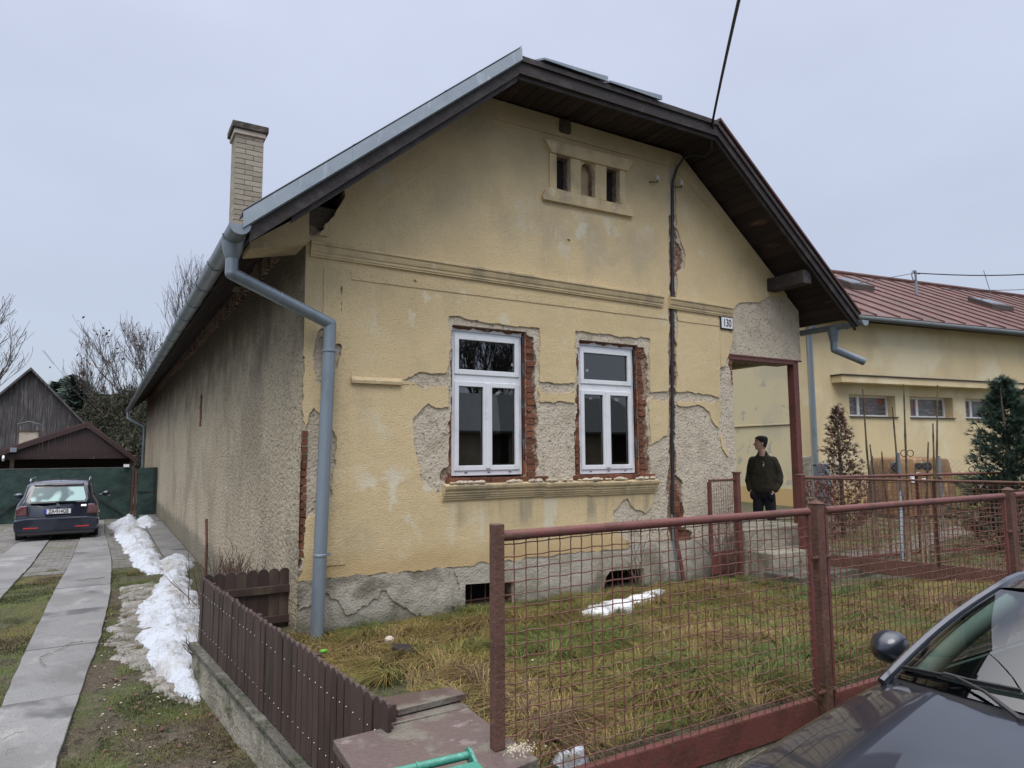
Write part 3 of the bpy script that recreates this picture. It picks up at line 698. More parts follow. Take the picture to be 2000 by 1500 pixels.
# verge: rake boards, flashing
def rake(name, p, q, h, th, y, m, dz=0.0, **kw):
    b = MB(); b.prism([(p[0], y, p[1] + dz), (q[0], y, q[1] + dz), (q[0], y, q[1] + dz - h), (p[0], y, p[1] + dz - h)], (0, th, 0)); return b.build(name, m, house, **kw)
rake('rake_board', EL, AL, .15, .03, YO, G['fascia'], -.06); rake('rake_moulding', (EL[0] + .35, EL[1] + .3), AL, .06, .03, YO + .035, G['fascia'], -.21)
rake('rake_board', AR, ER, .15, .03, YO, G['fascia'], -.04); rake('rake_moulding', AR, ER, .06, .03, YO - .025, G['fascia'], -.02); rake('rake_moulding', AR, ER, .05, .03, YO + .035, G['fascia'], -.19)
rake('rake_board', AL, AR, .15, .03, YO, G['fascia'], -.04); rake('rake_moulding', AL, AR, .06, .03, YO - .025, G['fascia'], .0); rake('rake_moulding', AL, AR, .045, .03, YO + .035, G['fascia'], -.19)
mb = MB()                                          # zinc verge flashing on the left rake
e, a = (EL[0] - .06, EL[1] - .02), (AL[0] + .02, AL[1] + .03)
n_seg = 3
for i in range(n_seg):
    t0, t1 = i / n_seg, (i + 1) / n_seg + (.01 if i < n_seg - 1 else 0)
    p = (e[0] + (a[0] - e[0]) * t0, e[1] + (a[1] - e[1]) * t0); q = (e[0] + (a[0] - e[0]) * t1, e[1] + (a[1] - e[1]) * t1)
    o = .004 * (i % 2)
    mb.prism([(p[0], YO - .035 - o, p[1] + .055), (q[0], YO - .035 - o, q[1] + .055), (q[0], YO - .045 - o, q[1] - .085), (p[0], YO - .045 - o, p[1] - .085)], (0, .006, 0))
    mb.prism([(p[0], YO - .035, p[1] + .07), (q[0], YO - .035, q[1] + .07), (q[0], YO + .2, q[1] + .05), (p[0], YO + .2, p[1] + .05)], (0, 0, .006))
    mb.prism([(p[0], YO - .045 - o, p[1] - .085), (q[0], YO - .045 - o, q[1] - .085), (q[0], YO - .02, q[1] - .10), (p[0], YO - .02, p[1] - .10)], (0, 0, .004))
mb.build('verge_flashing', G['zinc'], house)
for x0, x1, l in ((AL[0] + .30, AL[0] + .92, .035), (AL[0] + .80, AL[0] + 1.18, .05), (AL[0] + 1.22, AL[0] + 1.80, .035), (AL[0] + 1.62, AL[0] + 2.02, .05)):
    q = MB(); oy = .004 * (x0 * 7 % 3); q.prism([(x0, YO - .05 - oy, HZ + .0), (x1, YO - .05 - oy, HZ + .0), (x1, YO - .05 - oy, HZ + l + .012), (x0, YO - .05 - oy, HZ + l - .012)], (0, .5, .20)); q.build('ridge_flashing', G['zinc'], house)
rake('red_verge', (AR[0] + .03, AR[1] + .03), (ER[0] + .04, ER[1] + .01), .035, .25, YO - .035, G['roof_red'], 0.02)

# ------------------------------------------------------------------ gutters and downpipes
def half_gutter(x, y0, y1, z, r, name='gutter', par=house):
    q = MB(); n = 10
    prof_o = [(r * math.cos(PI + PI * k / n), r * math.sin(PI + PI * k / n)) for k in range(n + 1)]
    prof_i = [((r - .006) * math.cos(2 * PI - PI * k / n), (r - .006) * math.sin(2 * PI - PI * k / n)) for k in range(n + 1)]
    pr = prof_o + [(r + .012, .004)] + prof_i
    q.profile(pr, (x, y0, z), (x, y1, z), (1, 0, 0))
    g = q.build(name, G['zinc_pipe'], par, smooth=True)
    return g
GX, GZ, GR = .90, 3.49, .085
g = half_gutter(GX, YO - .02, YB + .45, GZ, GR)
q = MB(); q.prism([(GX + GR * 1.02 * math.cos(PI + PI * k / 10), YO - .03, GZ + GR * 1.02 * math.sin(PI + PI * k / 10)) for k in range(11)], (0, .008, 0)); q.build('gutter_end_cap', G['zinc'], g)
for i in range(29):
    y = -.4 + i; q = MB()
    q.tube([(GX + (GR + .006) * math.cos(PI + PI * k / 8), y, GZ + (GR + .006) * math.sin(PI + PI * k / 8)) for k in range(9)], .006, 4); q.build('gutter_bracket', G['zinc_pipe'], g)
q = MB(); q.tube([(GX, -.35, GZ - .03), (GX, -.35, GZ - .12), (GX + .0, -.35, GZ - .20)], [.095, .085, .058], 14)
p1 = FY(645, 632, -.14); p2 = FY(618, 1252, -.14); p0 = np.array([GX, -.35, GZ - .33])
pe = np.array([p1[0], -.14, p1[2]]); pb = np.array([p2[0], -.14, -.12])
dp = MB()
dp.tube([np.array([GX, -.35, GZ - .17]), p0], .055, 16); dp.tube([p0, pe], .057, 16)
dp.tube([p0 + (pe - p0) * .45, p0 + (pe - p0) * .452 + np.array([.02, 0, -.008])], .0605, 16)
dp.ball(p0, .0565, 16, 8); dp.ball(pe, .057, 16, 8)
dp.tube([pe, pe * .9 + pb * .1], .058, 16); dp.tube([pe * .9 + pb * .1, pb], .062, 16)
pipe = dp.build('downpipe', G['zinc_pipe'], house, smooth=True)
q.build('gutter_outlet', G['zinc_pipe'], pipe, smooth=True)
for t in (.09, .74):
    q = MB(); c = pe * (1 - t) + pb * t
    q.lathe(c, [(.065, -.012), (.068, -.008), (.068, .008), (.065, .012)], 16); q.bar(c + np.array([.06, 0, 0]), c + np.array([.10, 0, 0]), .012, .02); q.bar(c, c + np.array([0, .15, 0]), .012, .012)
    q.build('pipe_clamp', G['zinc'], pipe)
q = MB(); q.tube([(pb[0], -.14, -.12), (pb[0] + .01, -.13, -.26)], .05, 12); q.build('drain_stub', G['black'], pipe)
# far left downpipe
q = MB(); e0 = np.array([GX, YB + .1, GZ - .1]); q.tube([e0 + [0, 0, .05], e0 - [0, 0, .25], np.array([XL - .08, YB - .2, GZ - .75]), np.array([XL - .08, YB - .2, .2])], .055, 8); q.build('far_downpipe', G['zinc_pipe'], house, smooth=True)
# right gutter with its cut-off spout
g2 = half_gutter(9.62, YO - .05, YB, 3.50, .08)
q = MB(); q.prism([(9.62 + .082 * math.cos(PI + PI * k / 10), YO - .06, 3.50 + .082 * math.sin(PI + PI * k / 10)) for k in range(11)], (0, .008, 0)); q.build('gutter_end_cap', G['zinc'], g2)
ga = FX(1628, 655, 9.62); gb = FX(1634, 684, 9.62); gc = FX(1688, 702, 9.95)
q = MB(); q.tube([(9.62, ga[1], 3.47), (9.62, ga[1], 3.36), (9.62, ga[1], 3.24)], [.10, .08, .055], 14)
q.tube([(9.62, ga[1], 3.26), (9.62, ga[1], 3.13)], .055, 14); q.ball((9.62, ga[1], 3.13), .055, 14, 8); q.tube([(9.62, ga[1], 3.13), (9.98, ga[1] - .25, 2.93)], .057, 14, False)
q.build('cut_spout', G['zinc_pipe'], g2, smooth=True)
for yy in (-.45, .4, 1.3, 2.2):
    q = MB(); q.tube([(9.62 + .087 * math.cos(PI + PI * k / 8), yy, 3.50 + .087 * math.sin(PI + PI * k / 8)) for k in range(9)], .008, 4); q.build('gutter_bracket', G['zinc_pipe'], g2)

# ------------------------------------------------------------------ chimney
c0 = FD(484, 268, 9.9); CXc, CYc = c0[0], c0[1]; CT = 6.27
chim = empty('chimney', (CXc, CYc, 4.0)); parent(chim, house)
ck = MB(); ck.box((-.5, -.5, -.5), (.5, .5, .5)); cme = ck.mesh('brick', G['cream_brick'])
q = MB(); q.box((CXc - .172, CYc - .172, 3.9), (CXc + .172, CYc + .172, CT - .12)); q.build('chimney_core', G['dark_mortar'], chim)
w = .19; k = 0; z = 4.1
inv = (chim.matrix_parent_inverse @ Matrix.Translation((CXc, CYc, 4.0))).inverted()
while z < CT - .17:
    for s in range(4):
        for h in range(2):
            cutp = .245 if k % 2 == 0 else .135
            a, b = (-w, -w + cutp) if h == 0 else (-w + cutp, w)
            a += .004; b -= .004
            if s in (0, 2):
                y = -w + .045 if s == 0 else w - .045; sc = (b - a, .09, .066); lc = (CXc + (a + b) / 2, CYc + y, z + .035)
            else:
                x = -w + .045 if s == 1 else w - .045; sc = (.0898, b - a - (.0 if h else .0), .066); lc = (CXc + x, CYc + (a + b) / 2, z + .035)
                sc = (.088, (b - a) * .985, .0655)
            o = bpy.data.objects.new('brick', cme); link(o); o.parent = chim
            o.location = (lc[0] - CXc, lc[1] - CYc, lc[2] - 4.0); o.scale = sc
    z += .075; k += 1
q = MB(); q.box((CXc - .215, CYc - .215, CT - .17), (CXc + .215, CYc + .215, CT - .10)); q.build('corbel_course', G['cream_brick'], chim, bevel=.006)
q = MB(); q.box((CXc - .245, CYc - .245, CT - .098), (CXc + .245, CYc + .245, CT)); q.build('chimney_cap', G['sooty'], chim, bevel=.012)

# ------------------------------------------------------------------ windows
def window(x0, x1, z0, z1, yw, seedn):
    wdw = empty('window', (x0, yw, z0)); parent(wdw, house)
    Wd = x1 - x0; Hh = z1 - z0
    q = MB(); t = .055
    q.box((x0, yw, z0), (x0 + t, yw + .07, z1)); q.box((x1 - t, yw, z0), (x1, yw + .07, z1))
    q.box((x0 + t, yw, z0), (x1 - t, yw + .07, z0 + .075)); q.box((x0 + t, yw, z1 - t), (x1 - t, yw + .07, z1))
    zt = z0 + Hh * .655; q.box((x0 + t, yw, zt - .02), (x1 - t, yw + .07, zt + .085))
    q.build('frame', G['white_pvc'], wdw, bevel=.004)
    xm = (x0 + x1) / 2
    def sash(a, b, c, d, s=.055):
        e = MB(); y = yw - .014
        e.box((a, y, c), (a + s, y + .06, d)); e.box((b - s, y, c), (b, y + .06, d)); e.box((a + s, y, c), (b - s, y + .06, c + s)); e.box((a + s, y, d - s), (b - s, y + .06, d))
        so_ = e.build('sash', G['white_pvc'], wdw, bevel=.005)
        e = MB(); s2 = s; y2 = yw + .012; g_ = .006
        e.box((a + s, y2, c + s), (a + s + g_, y2 + .012, d - s)); e.box((b - s - g_, y2, c + s), (b - s, y2 + .012, d - s)); e.box((a + s + g_, y2, c + s), (b - s - g_, y2 + .012, c + s + g_)); e.box((a + s + g_, y2, d - s - g_), (b - s - g_, y2 + .012, d - s))
        e.build('gasket', G['gasket'], so_)
        e = MB(); e.box((a + s, yw + .018, c + s), (b - s, yw + .024, d - s)); e.build('pane', G['glass'], so_)
    sash(x0 + .035, x1 - .035, zt + .07, z1 - .035)
    sash(x0 + .035, xm - .001, z0 + .055, zt - .008); sash(xm + .001, x1 - .035, z0 + .055, zt - .008)
    q = MB(); q.box((xm - .028, yw - .028, z0 + .075), (xm + .028, yw - .012, zt - .02)); q.build('mullion_cover', G['white_pvc'], wdw, bevel=.004)
    for f in (.2, .52, .82):
        q = MB(); q.box((x0 + Wd * f - .016, yw - .006, z0 + .03), (x0 + Wd * f + .016, yw + .002, z0 + .038)); q.build('drain_slot', G['gasket'], wdw)
    for sx_, m_ in ((x0 - .02, 'film'), (x1 + .006, 'film')):      # loose strips of film between frame and wall
        q = MB(); P = []
        for i in range(14):
            zq = z0 + Hh * (.42 if sx_ < x0 else .1) + (z1 - (z0 + Hh * (.42 if sx_ < x0 else .1))) * i / 13; wv = .010 * math.sin(i * 1.7 + seedn)
            P.append([(sx_ - .016 + wv, yw - .045, zq), (sx_ + .024 + wv * .3, yw - .016 + wv, zq)])
        q.grid(P); q.grid([[(c[0], c[1] + .002, c[2]) for c in r] for r in P], True); q.build('film_strip', G[m_], wdw)
    q = MB(); P = []
    for i in range(18):
        xq = x0 + Wd * i / 17; P.append([(xq, yw - .01, z1 + .0), (xq, yw + .0 + .01 * math.sin(i), z1 + .03 + .02 * math.sin(i * 1.9 + seedn) * math.cos(i * .7))])
    q.grid(P, True); q.build('foil_strip', G['tape'], wdw)
    for (cx_, cz_) in ((x0 + Wd * .86, zt + .20), (xm + .12, zt - .14), (xm + .15, zt - .12)) if seedn < 2 else ((x0 + .14, zt + .22), (x0 + .19, zt - .12), (xm + .14, zt - .12), (xm + .17, zt - .13)):
        q = MB()
        for i in range(3): q.bar((cx_ + i * .014, yw + .014, cz_), (cx_ + i * .014 + .008, yw + .014, cz_ + .035), .004, .002)
        q.build('chalk_mark', G['tape'], wdw)
    return wdw
wa = window(3.235, 4.135, 1.335, 2.925, .085, 1)
wb = window(4.945, 5.825, 1.315, 2.895, .085, 2)
for (W_, nm) in ((W1, 0), (W2, 1)):                # reddish lintel strip above
    q = MB(); q.box((W_[0], .09, W_[3] - .03), (W_[1], .3, W_[3] + .05)); q.build('lintel', G['brick'], house)
    for s_ in (0, 1):
        q = MB(); x = W_[s_]; q.box((x - .05 * (1 - s_) - (.004 if s_ else -.0), .052, W_[2]), (x + .05 * s_ + (.004 if not s_ else 0), .34, W_[3])); q.build('reveal', G['brick'], house)
# basement window bars and dark room
for P_ in (CW1, CW2):
    xs = [p[0] for p in P_]; zs = [p[1] for p in P_]
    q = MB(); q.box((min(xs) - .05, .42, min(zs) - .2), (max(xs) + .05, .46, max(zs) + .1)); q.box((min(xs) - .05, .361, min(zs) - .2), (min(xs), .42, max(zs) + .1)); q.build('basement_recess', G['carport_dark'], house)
    for i in range(3):
        x = min(xs) + (max(xs) - min(xs)) * (i + .7) / 3.4; q = MB(); q.tube([(x, .12, min(zs) - .05), (x, .12, max(zs) + .02)], .008, 6); q.build('window_bar', G['steel_rust'], house)
    q = MB(); z = (min(zs) + max(zs)) / 2; q.tube([(min(xs), .12, z), (max(xs), .12, z)], .008, 6); q.build('window_bar', G['steel_rust'], house)
for P_ in ATT:
    xs = [p[0] for p in P_]; zs = [p[1] for p in P_]
    q = MB(); q.box((min(xs) - .02, .13, min(zs) - .02), (max(xs) + .02, .15, max(zs) + .02)); q.build('attic_dark_backing', G['carport_dark'], house)  # near-black sheet in the slots stands in for the unlit attic

# house number plate
np_ = empty('house_number_plate', (7.49, -.02, 3.38), 'white enamel plate with black border reading 130 near the porch', 'sign')
q = MB(); q.box((7.36, -.03, 3.285), (7.62, -.012, 3.475)); q.build('plate_border', G['ink'], np_, bevel=.012)
q = MB(); q.box((7.378, -.034, 3.303), (7.602, -.028, 3.457)); q.build('plate', G['enamel'], np_, bevel=.004)
text_obj('number', '130', G['ink'], (7.488, -.0355, 3.376), (1, 0, 0), (0, 0, 1), .150, np_, .74)

# insulators and service cable
for (u, v), lb in (((1284, 345), 'white porcelain insulator on dark hook, left of the black cable'), ((1331, 355), 'white porcelain insulator on dark hook, right of the black cable')):
    p = FY(u, v, -.08); t = empty('insulator', (p[0], 0, p[2]), lb, 'insulator', 'porcelain insulators under the gable')
    q = MB(); q.tube([(p[0] - .07, 0, p[2] - .06), (p[0] - .06, -.06, p[2] - .08), (p[0] - .0, -.08, p[2] - .08), (p[0], -.08, p[2] - .02)], .008, 6); q.build('hook', G['steel_rust'], t)
    q = MB(); q.lathe((p[0], -.08, p[2] - .02), [(.022, -.03), (.032, -.02), (.022, .0), (.030, .012), (.022, .025), (.016, .045), (.004, .05)], 12); q.build('porcelain_cup', G['porcelain'], t, smooth=True)
k1 = FY(1392, 236, YO - .05); far = FY(1443, 0, -3.2)
dirn = far - k1; pts = []
pole_x, pole_y = k1[0] + dirn[0] * 5.2, k1[1] + dirn[1] * 5.2
for i in range(25):
    t = i / 24 * 5.2; p = k1 + dirn * t; p = p - np.array([0, 0, 1.0]) * (.055 * t * (t - 1)) * 1.5; pts.append(p)
pole_top = pts[-1]
pts = pts[::-1]
loop = [FY(1392, 262, YO + .05), FY(1389, 292, YO + .12), FY(1376, 306, -.42), FY(1355, 301, -.28), FY(1335, 309, -.14), FY(1322, 328, -.05), FY(1314, 352, -.02)]
wallp = [FY(1313, v, .004) + np.array([.004 * math.sin(v * .05), 0, 0]) for v in range(380, 1015, 30)]
q = MB(); q.tube(pts + loop + wallp, [.015] * len(pts) + [.017] * len(loop) + [.021 + .004 * math.sin(i * 2.3) for i in range(len(wallp))], 8); q.build('service_cable', G['cable'], None, True, label='black electric cable coming down from the sky and running down the facade', cat='cable')
q = MB(); q.tube([FY(1318, 1010, -.03), FY(1322, 1060, -.06), FY(1330, 1100, -.08), FY(1337, 1150, -.09)], .025, 10); q.build('conduit', G['steel_red'], None, True, label='red bent pipe at the foot of the facade below the cable', cat='pipe')
q = MB(); q.tube([FY(1312, 1005, .0), FY(1316, 1060, -.02), FY(1328, 1150, -.02)], .014, 8); q.build('cable_tail', G['zinc_pipe'], None, True, label='grey cable end hanging beside the red pipe at the facade foot', cat='cable')
q = MB(); q.box((FY(1090, 240)[0], -.06, FY(1100, 262)[2]), (FY(1111, 240)[0], .0, FY(1100, 236)[2])); q.build('nest', G['soil'], None, bevel=.02, label='dark mud nest under the eaves above the attic window', cat='nest')
q = MB(); q.tube([(pole_x, pole_y, -.6), (pole_x, pole_y, pole_top[2] + .4)], [.15, .09], 10); q.build('utility_pole', G['bark'], None, True, label='wooden pole across the street that carries the cable', cat='pole')

# ------------------------------------------------------------------ ground
def gz(x, y):
    x = np.asarray(x, float); y = np.asarray(y, float)
    sm = lambda a, b, t: np.clip((t - a) / (b - a), 0, 1) ** 2 * (3 - 2 * np.clip((t - a) / (b - a), 0, 1))
    drive = -.41 - .09 * sm(10, 19, y) - .15 * sm(1.2, -1.6, y)
    yard = -.12 + .10 * sm(-1.0, -3.0, y) + .04 * np.sin(x * 1.3 + .5) * np.sin(y * 1.1) + .10 * np.exp(-((x - 5.2) ** 2 / 2.5 + (y + 1.0) ** 2 / .5)) + .05 * sm(8, 12, x)
    yard = np.where(y > 0, -.05, yard)
    xe = .90 + np.clip(.25 - y, 0, 3.6) * .138
    z = drive + (yard - drive) * sm(xe, xe + .09, x)
    # behind the picket fence the strip beside the side wall falls to the drive
    z = np.where((y > .3) & (x < 7), drive + .0 * x, z)
    st = sm(-3.60, -3.54, y)
    zs = -.55 + 0 * x
    st = np.where(x < .9, 1.0, st)
    z = zs + (z - zs) * st
    return z
xs = np.unique(np.concatenate([[-400, -250, -150, -80, -50, -30, -20, -15, -10, -8, -6], np.arange(-5, .85, .12), np.arange(.86, 1.6, .03), np.arange(1.64, 12, .12), np.arange(12, 22, .5), [25, 30, 40, 60, 90, 150, 250, 400]]))
ys = np.unique(np.concatenate([[-300, -150, -80, -40, -20, -15, -10, -8], np.arange(-7, -3.75, .2), [-3.7, -3.62, -3.60, -3.58, -3.56, -3.54], np.arange(-3.5, .3, .12), [.3, .32], np.arange(.5, 20, .3), [21, 23, 26, 30, 40, 60, 90, 150, 250, 400, 700]]))
X, Y = np.meshgrid(xs, ys, indexing='ij')
Zg = gz(X, Y) + np.where((np.abs(X) < 14) & (Y < 22) & (Y > -3.7), fbm(X, Y, 3, 3) * .03, 0)
mb = MB(); mb.grid(np.stack([X, Y, Zg], -1).tolist(), True)
tag(mb.build('ground', G['soil'], smooth=False), kind='structure').data.polygons.foreach_set('use_smooth', [True] * ((len(xs) - 1) * (len(ys) - 1)))
mb = MB(); P = [[(x, y, -.545 + .0 * x) for y in (-14, -9, -6.5, -4.25)] for x in (-60, -20, -3.2, 60)]
mb.grid(P, True); tag(mb.build('street', G['asphalt']), kind='structure')

def FG(u, v):
    z = -.42
    for _ in range(12): p = FZ(u, v, z); z = float(gz(p[0], p[1]))
    return p
# concrete wheel strips of the drive, slab by slab
def interp(tab, y):
    return float(np.interp(y, [t[0] for t in tab], [t[1] for t in tab]))
def edge(pts, y_near, x_near):
    t = [(FG(u, v)[1], FG(u, v)[0]) for u, v in pts]; t.sort(); return [(y_near, x_near + t[0][1])] + t + [(19, t[-1][1] + .02)]
s1L = edge([(-60, 1500), (0, 1392), (20, 1340), (60, 1255), (105, 1160), (138, 1100), (150, 1068), (158, 1050)], -5, .0)
s1R = edge([(110, 1500), (135, 1425), (163, 1340), (196, 1250), (215, 1165), (218, 1100), (210, 1060), (204, 1045)], -5, -.08)
s2L = [(-4.6, -1.65), (5, -1.75), (8, -1.62), (10.5, -1.60), (13.6, -1.5), (19, -1.5)]
s2R = [(-4.6, -1.15), (3, -1.15), (5.8, -1.1), (8.5, -1.0), (12, -.97), (19, -.95)]
cracks = [[(77, 1292), (100, 1285), (120, 1275), (140, 1263), (172, 1261)], [(77, 1292), (80, 1303), (92, 1312)], [(0, 1460), (20, 1450), (30, 1443), (55, 1442)], [(10, 1490), (14, 1478), (60, 1470)], [(30, 1180), (60, 1176), (80, 1170)], [(150, 1140), (190, 1135), (212, 1130)]]
for nm, tl, tr in (('right', s1L, s1R), ('left', s2L, s2R)):
    st = empty('driveway_strip', (interp(tl, 0), 0, -.42)); st['kind'] = 'structure'
    y = -4.6; rs = random.Random(5 if nm == 'right' else 9)
    while y < 18.5:
        y1 = min(y + rs.uniform(1.5, 1.95), 18.6); g_ = .012
        q = MB(); top = []; n = 7; dz = rs.uniform(0, .008)
        A = [(interp(tl, y + g_ + (y1 - y - 2 * g_) * i / n) + rs.uniform(-.005, .005), y + g_ + (y1 - y - 2 * g_) * i / n) for i in range(n + 1)]
        B = [(interp(tr, y + g_ + (y1 - y - 2 * g_) * i / n) + rs.uniform(-.005, .005), y + g_ + (y1 - y - 2 * g_) * i / n) for i in range(n + 1)]
        poly = A[::-1] + B
        za_, zb_ = float(gz(-.3, y)) + .024 + dz, float(gz(-.3, y1)) + .024 + dz
        q.prism([(a, b, za_ + (zb_ - za_) * (b - y) / (y1 - y) + .012 * math.sin(PI * (b - y) / (y1 - y))) for a, b in poly][::-1], (0, 0, -.12)); q.build('concrete_slab', G['concrete'], st, bevel=.006)
        y = y1
q = MB()
for ck_ in cracks:
    pts = []
    for i in range(len(ck_) - 1):
        for t in (0, .33, .66): pts.append(FG(ck_[i][0] * (1 - t) + ck_[i + 1][0] * t, ck_[i][1] * (1 - t) + ck_[i + 1][1] * t + rr.uniform(-1.2, 1.2)))
    q.tube([p + np.array([0, 0, .046]) for p in pts], [rr.uniform(.002, .0045) for _ in pts], 4)
tag(q.build('concrete_cracks', G['dark_mortar']), kind='stuff')
# concrete path along the side wall and pavers
q = MB(); q.box((1.12, 7.4, -.5), (XL - .02, 19, -.395)); tag(q.build('side_path', G['concrete']), kind='structure')
mb = MB(); rs = random.Random(2)
def pave(fL, fR, y0, y1):
    y = y0; k = 0
    while y < y1:
        a, b = fL(y), fR(y); x = a - (.1 if k % 2 else 0)
        while x < b:
            x0_, x1_ = max(x + .004, a), min(x + .196, b)
            if x1_ - x0_ > .03:
                z = float(gz(0, y)) + .010 + rs.uniform(0, .005); mb.box((x0_, y + .004, z - .04), (x1_, y + .096, z))
            x += .2
        y += .1; k += 1
pave(lambda y: interp(s2R, y) + .012, lambda y: interp(s1L, y) - .012, 7.3, 18.9)
pave(lambda y: interp(s1R, y) + .012, lambda y: 1.1, 7.4, 18.9)
pave(lambda y: -3.4, lambda y: interp(s2L, y) - .012, 9.5, 18.9)
tag(mb.build('paving', G['paver']), kind='stuff')

# ------------------------------------------------------------------ garden paths at the right
q = MB(); q.prism([(XD - .02, -.75, .16), (9.25, -.75, .16), (9.25, 1.6, .16), (XD - .02, 1.6, .16)][::1], (0, 0, -.4)); 
porch = empty('porch_steps', (8.4, -.4, -.1), 'worn concrete steps in front of the open porch', 'steps')
def stepbox(a, b, nm, mt='wall_conc'):
    q = MB(); q.box(a, b); return q.build(nm, G[mt], porch, bevel=.012)
stepbox((XD + .0, -.08, -.3), (9.0, .9, .50), 'landing')
stepbox((XD + .05, -.50, -.3), (9.0, -.085, .22), 'step')
stepbox((7.45, -1.05, -.3), (9.0, -.505, .02), 'step', 'wall_top')
stepbox((7.7, -1.5, -.3), (9.1, -1.06, -.09), 'step', 'wall_top')
q = MB(); q.prism([(9.3, -3.3, -.045), (13.5, -3.5, -.035), (20, -1.2, -.03), (20, -.4, -.03), (13.2, -2.6, -.035), (9.3, -2.5, -.045)], (0, 0, -.06)); tag(q.build('garden_path', G['gravel']), kind='structure')
q = MB(); q.prism([(9.5, -.6, -.045), (20, 1.4, -.03), (20, 1.9, -.03), (9.5, .1, -.045)], (0, 0, -.05)); tag(q.build('garden_path', G['gravel']), kind='structure')

# ------------------------------------------------------------------ retaining wall and picket fence
def wx(y): return .83 + (.25 - y) * .138
def wt(y): return -.10 - (.25 - y) * .078
def ft(y): return .485 - (.25 - y) * .045
rw = empty('retaining_wall', (.85, -1.5, -.4), 'low mossy concrete wall under the brown picket fence', 'wall')
rs = random.Random(4); y = .33
while y > -3.15:
    y2 = max(y - rs.uniform(1.0, 1.5), -3.6)
    q = MB(); q.prism([(wx(y) - .045, y - .004, wt(y) - .05), (wx(y) + .13, y - .004, wt(y) - .05), (wx(y2) + .13, y2, wt(y2) - .05), (wx(y2) - .045, y2, wt(y2) - .05)], (0, 0, -.7)); q.build('wall_section', G['wall_conc'], rw, bevel=.01)
    q = MB(); q.prism([(wx(y) - .075, y - .008, wt(y)), (wx(y) + .14, y - .008, wt(y)), (wx(y2) + .14, y2, wt(y2)), (wx(y2) - .075, y2, wt(y2))], (0, 0, -.048)); q.build('coping', G['wall_top'], rw, bevel=.008)
    y = y2
def picket_mesh(w, h, t):
    q = MB(); n = 8; pl = [(-w / 2, 0, 0), (w / 2, 0, 0)] + [(w / 2 * math.cos(PI * k / n), 0, h - w / 2 + w / 2 * math.sin(PI * k / n)) for k in range(n + 1)]
    q.prism([(a, -t / 2, c) for a, b, c in pl], (0, t, 0)); return q.mesh('picket', G['picket'])
pf = empty('picket_fence', (.95, -1.7, -.08), 'brown picket fence with round tops on the low concrete wall beside the drive', 'fence')
pm = picket_mesh(.078, .60, .022)
N_ = 41; YS = .22; DY = .0845
for i in range(N_):
    y = YS - i * DY; o = bpy.data.objects.new('picket', pm); link(o); o.parent = pf
    b_ = wt(y) + .012; o.location = (wx(y) - .95 + random.uniform(-.003, .003), y + 1.7, b_ + .08); o.rotation_euler = (random.uniform(-.01, .01), 0, -(PI / 2) + .138 + random.uniform(-.03, .03) + PI)
    o.scale = (1, 1, (ft(y) - b_) / .60 * random.uniform(.99, 1.01))
za = lambda y, f: wt(y) + (ft(y) - wt(y)) * f
ye = YS - (N_ - 1) * DY
for f in (.24, .76):
    q = MB(); q.bar((wx(.25) + .03, .25, za(.25, f)), (wx(ye) + .03, ye, za(ye, f)), .03, .07); q.build('rail', G['picket'], pf)
for y in (.22, -1.0, -2.1, -3.05):
    q = MB(); q.box((wx(y) + .047, y - .03, wt(y) - .02), (wx(y) + .105, y + .03, ft(y) - .06)); q.build('fence_post', G['picket'], pf)
q = MB()
for i in range(N_):
    y = YS - i * DY
    for f in (.76, .24): q.lathe((wx(y) - .013, y, za(y, f) + .004 * math.sin(i * 1.3)), [(.0048, 0), (.004, .0), (.0025, .003)], 6, (-1, 0, 0))
tag(q.build('screws', G['screw'], pf), kind='stuff')
pf2 = empty('picket_gate', (1.25, .3, -.08), 'dark brown picket panel closing the gap between fence and house corner', 'fence')
for i in range(8):
    q = MB(); w_ = .096; n = 8; x = .90 + i * .0985 - .02; h = .49
    q.prism([(x - w_ / 2, .31, -.12), (x + w_ / 2, .31, -.12)] + [(x + w_ / 2 * math.cos(PI * k / n), .31, h - .04 + .04 * math.sin(PI * k / n)) for k in range(n + 1)], (0, .022, 0)); q.build('picket', G['picket'], pf2)
for z in (.30, .02):
    q = MB(); q.box((.87, .27, z - .035), (1.645, .308, z + .035)); q.build('rail', G['picket'], pf2, bevel=.003)

# brown painted slab at the end of the fence
sb = empty('meter_box_slab', (1.4, -3.5, -.1), 'brown painted concrete slab box between picket fence and mesh fence', 'slab')
zs_ = .19
q = MB(); q.prism([(1.04, -3.13, zs_), (1.00, -4.0, zs_), (1.79, -3.83, zs_), (1.80, -3.10, zs_)], (0, 0, -.05)); q.build('top_slab', G['brown_slab'], sb, bevel=.006)
q = MB(); q.prism([(1.33, -3.095, zs_ + .0), (1.81, -3.095, zs_ + .0), (1.83, -2.82, zs_ - .01), (1.34, -2.76, zs_ - .01)][::-1], (0, 0, .0 - .05)); q.build('back_slab', G['brown_slab'], sb, bevel=.005)
q = MB(); q.prism([(1.42, -3.03, zs_ + .004), (1.84, -3.0, zs_ + .004), (1.83, -2.83, zs_ - .006), (1.36, -2.77, zs_ - .006)], (0, 0, .035)); q.build('raised_slab', G['brown_slab'], sb, bevel=.004)
q = MB(); q.prism([(1.10, -3.18, zs_ - .052), (1.06, -3.92, zs_ - .052), (1.73, -3.78, zs_ - .052), (1.74, -2.86, zs_ - .052), (1.36, -2.84, zs_ - .052), (1.36, -3.16, zs_ - .052)], (0, 0, -.75)); q.build('plinth_block', G['wall_conc'], sb)
q = MB(); rs = random.Random(8)
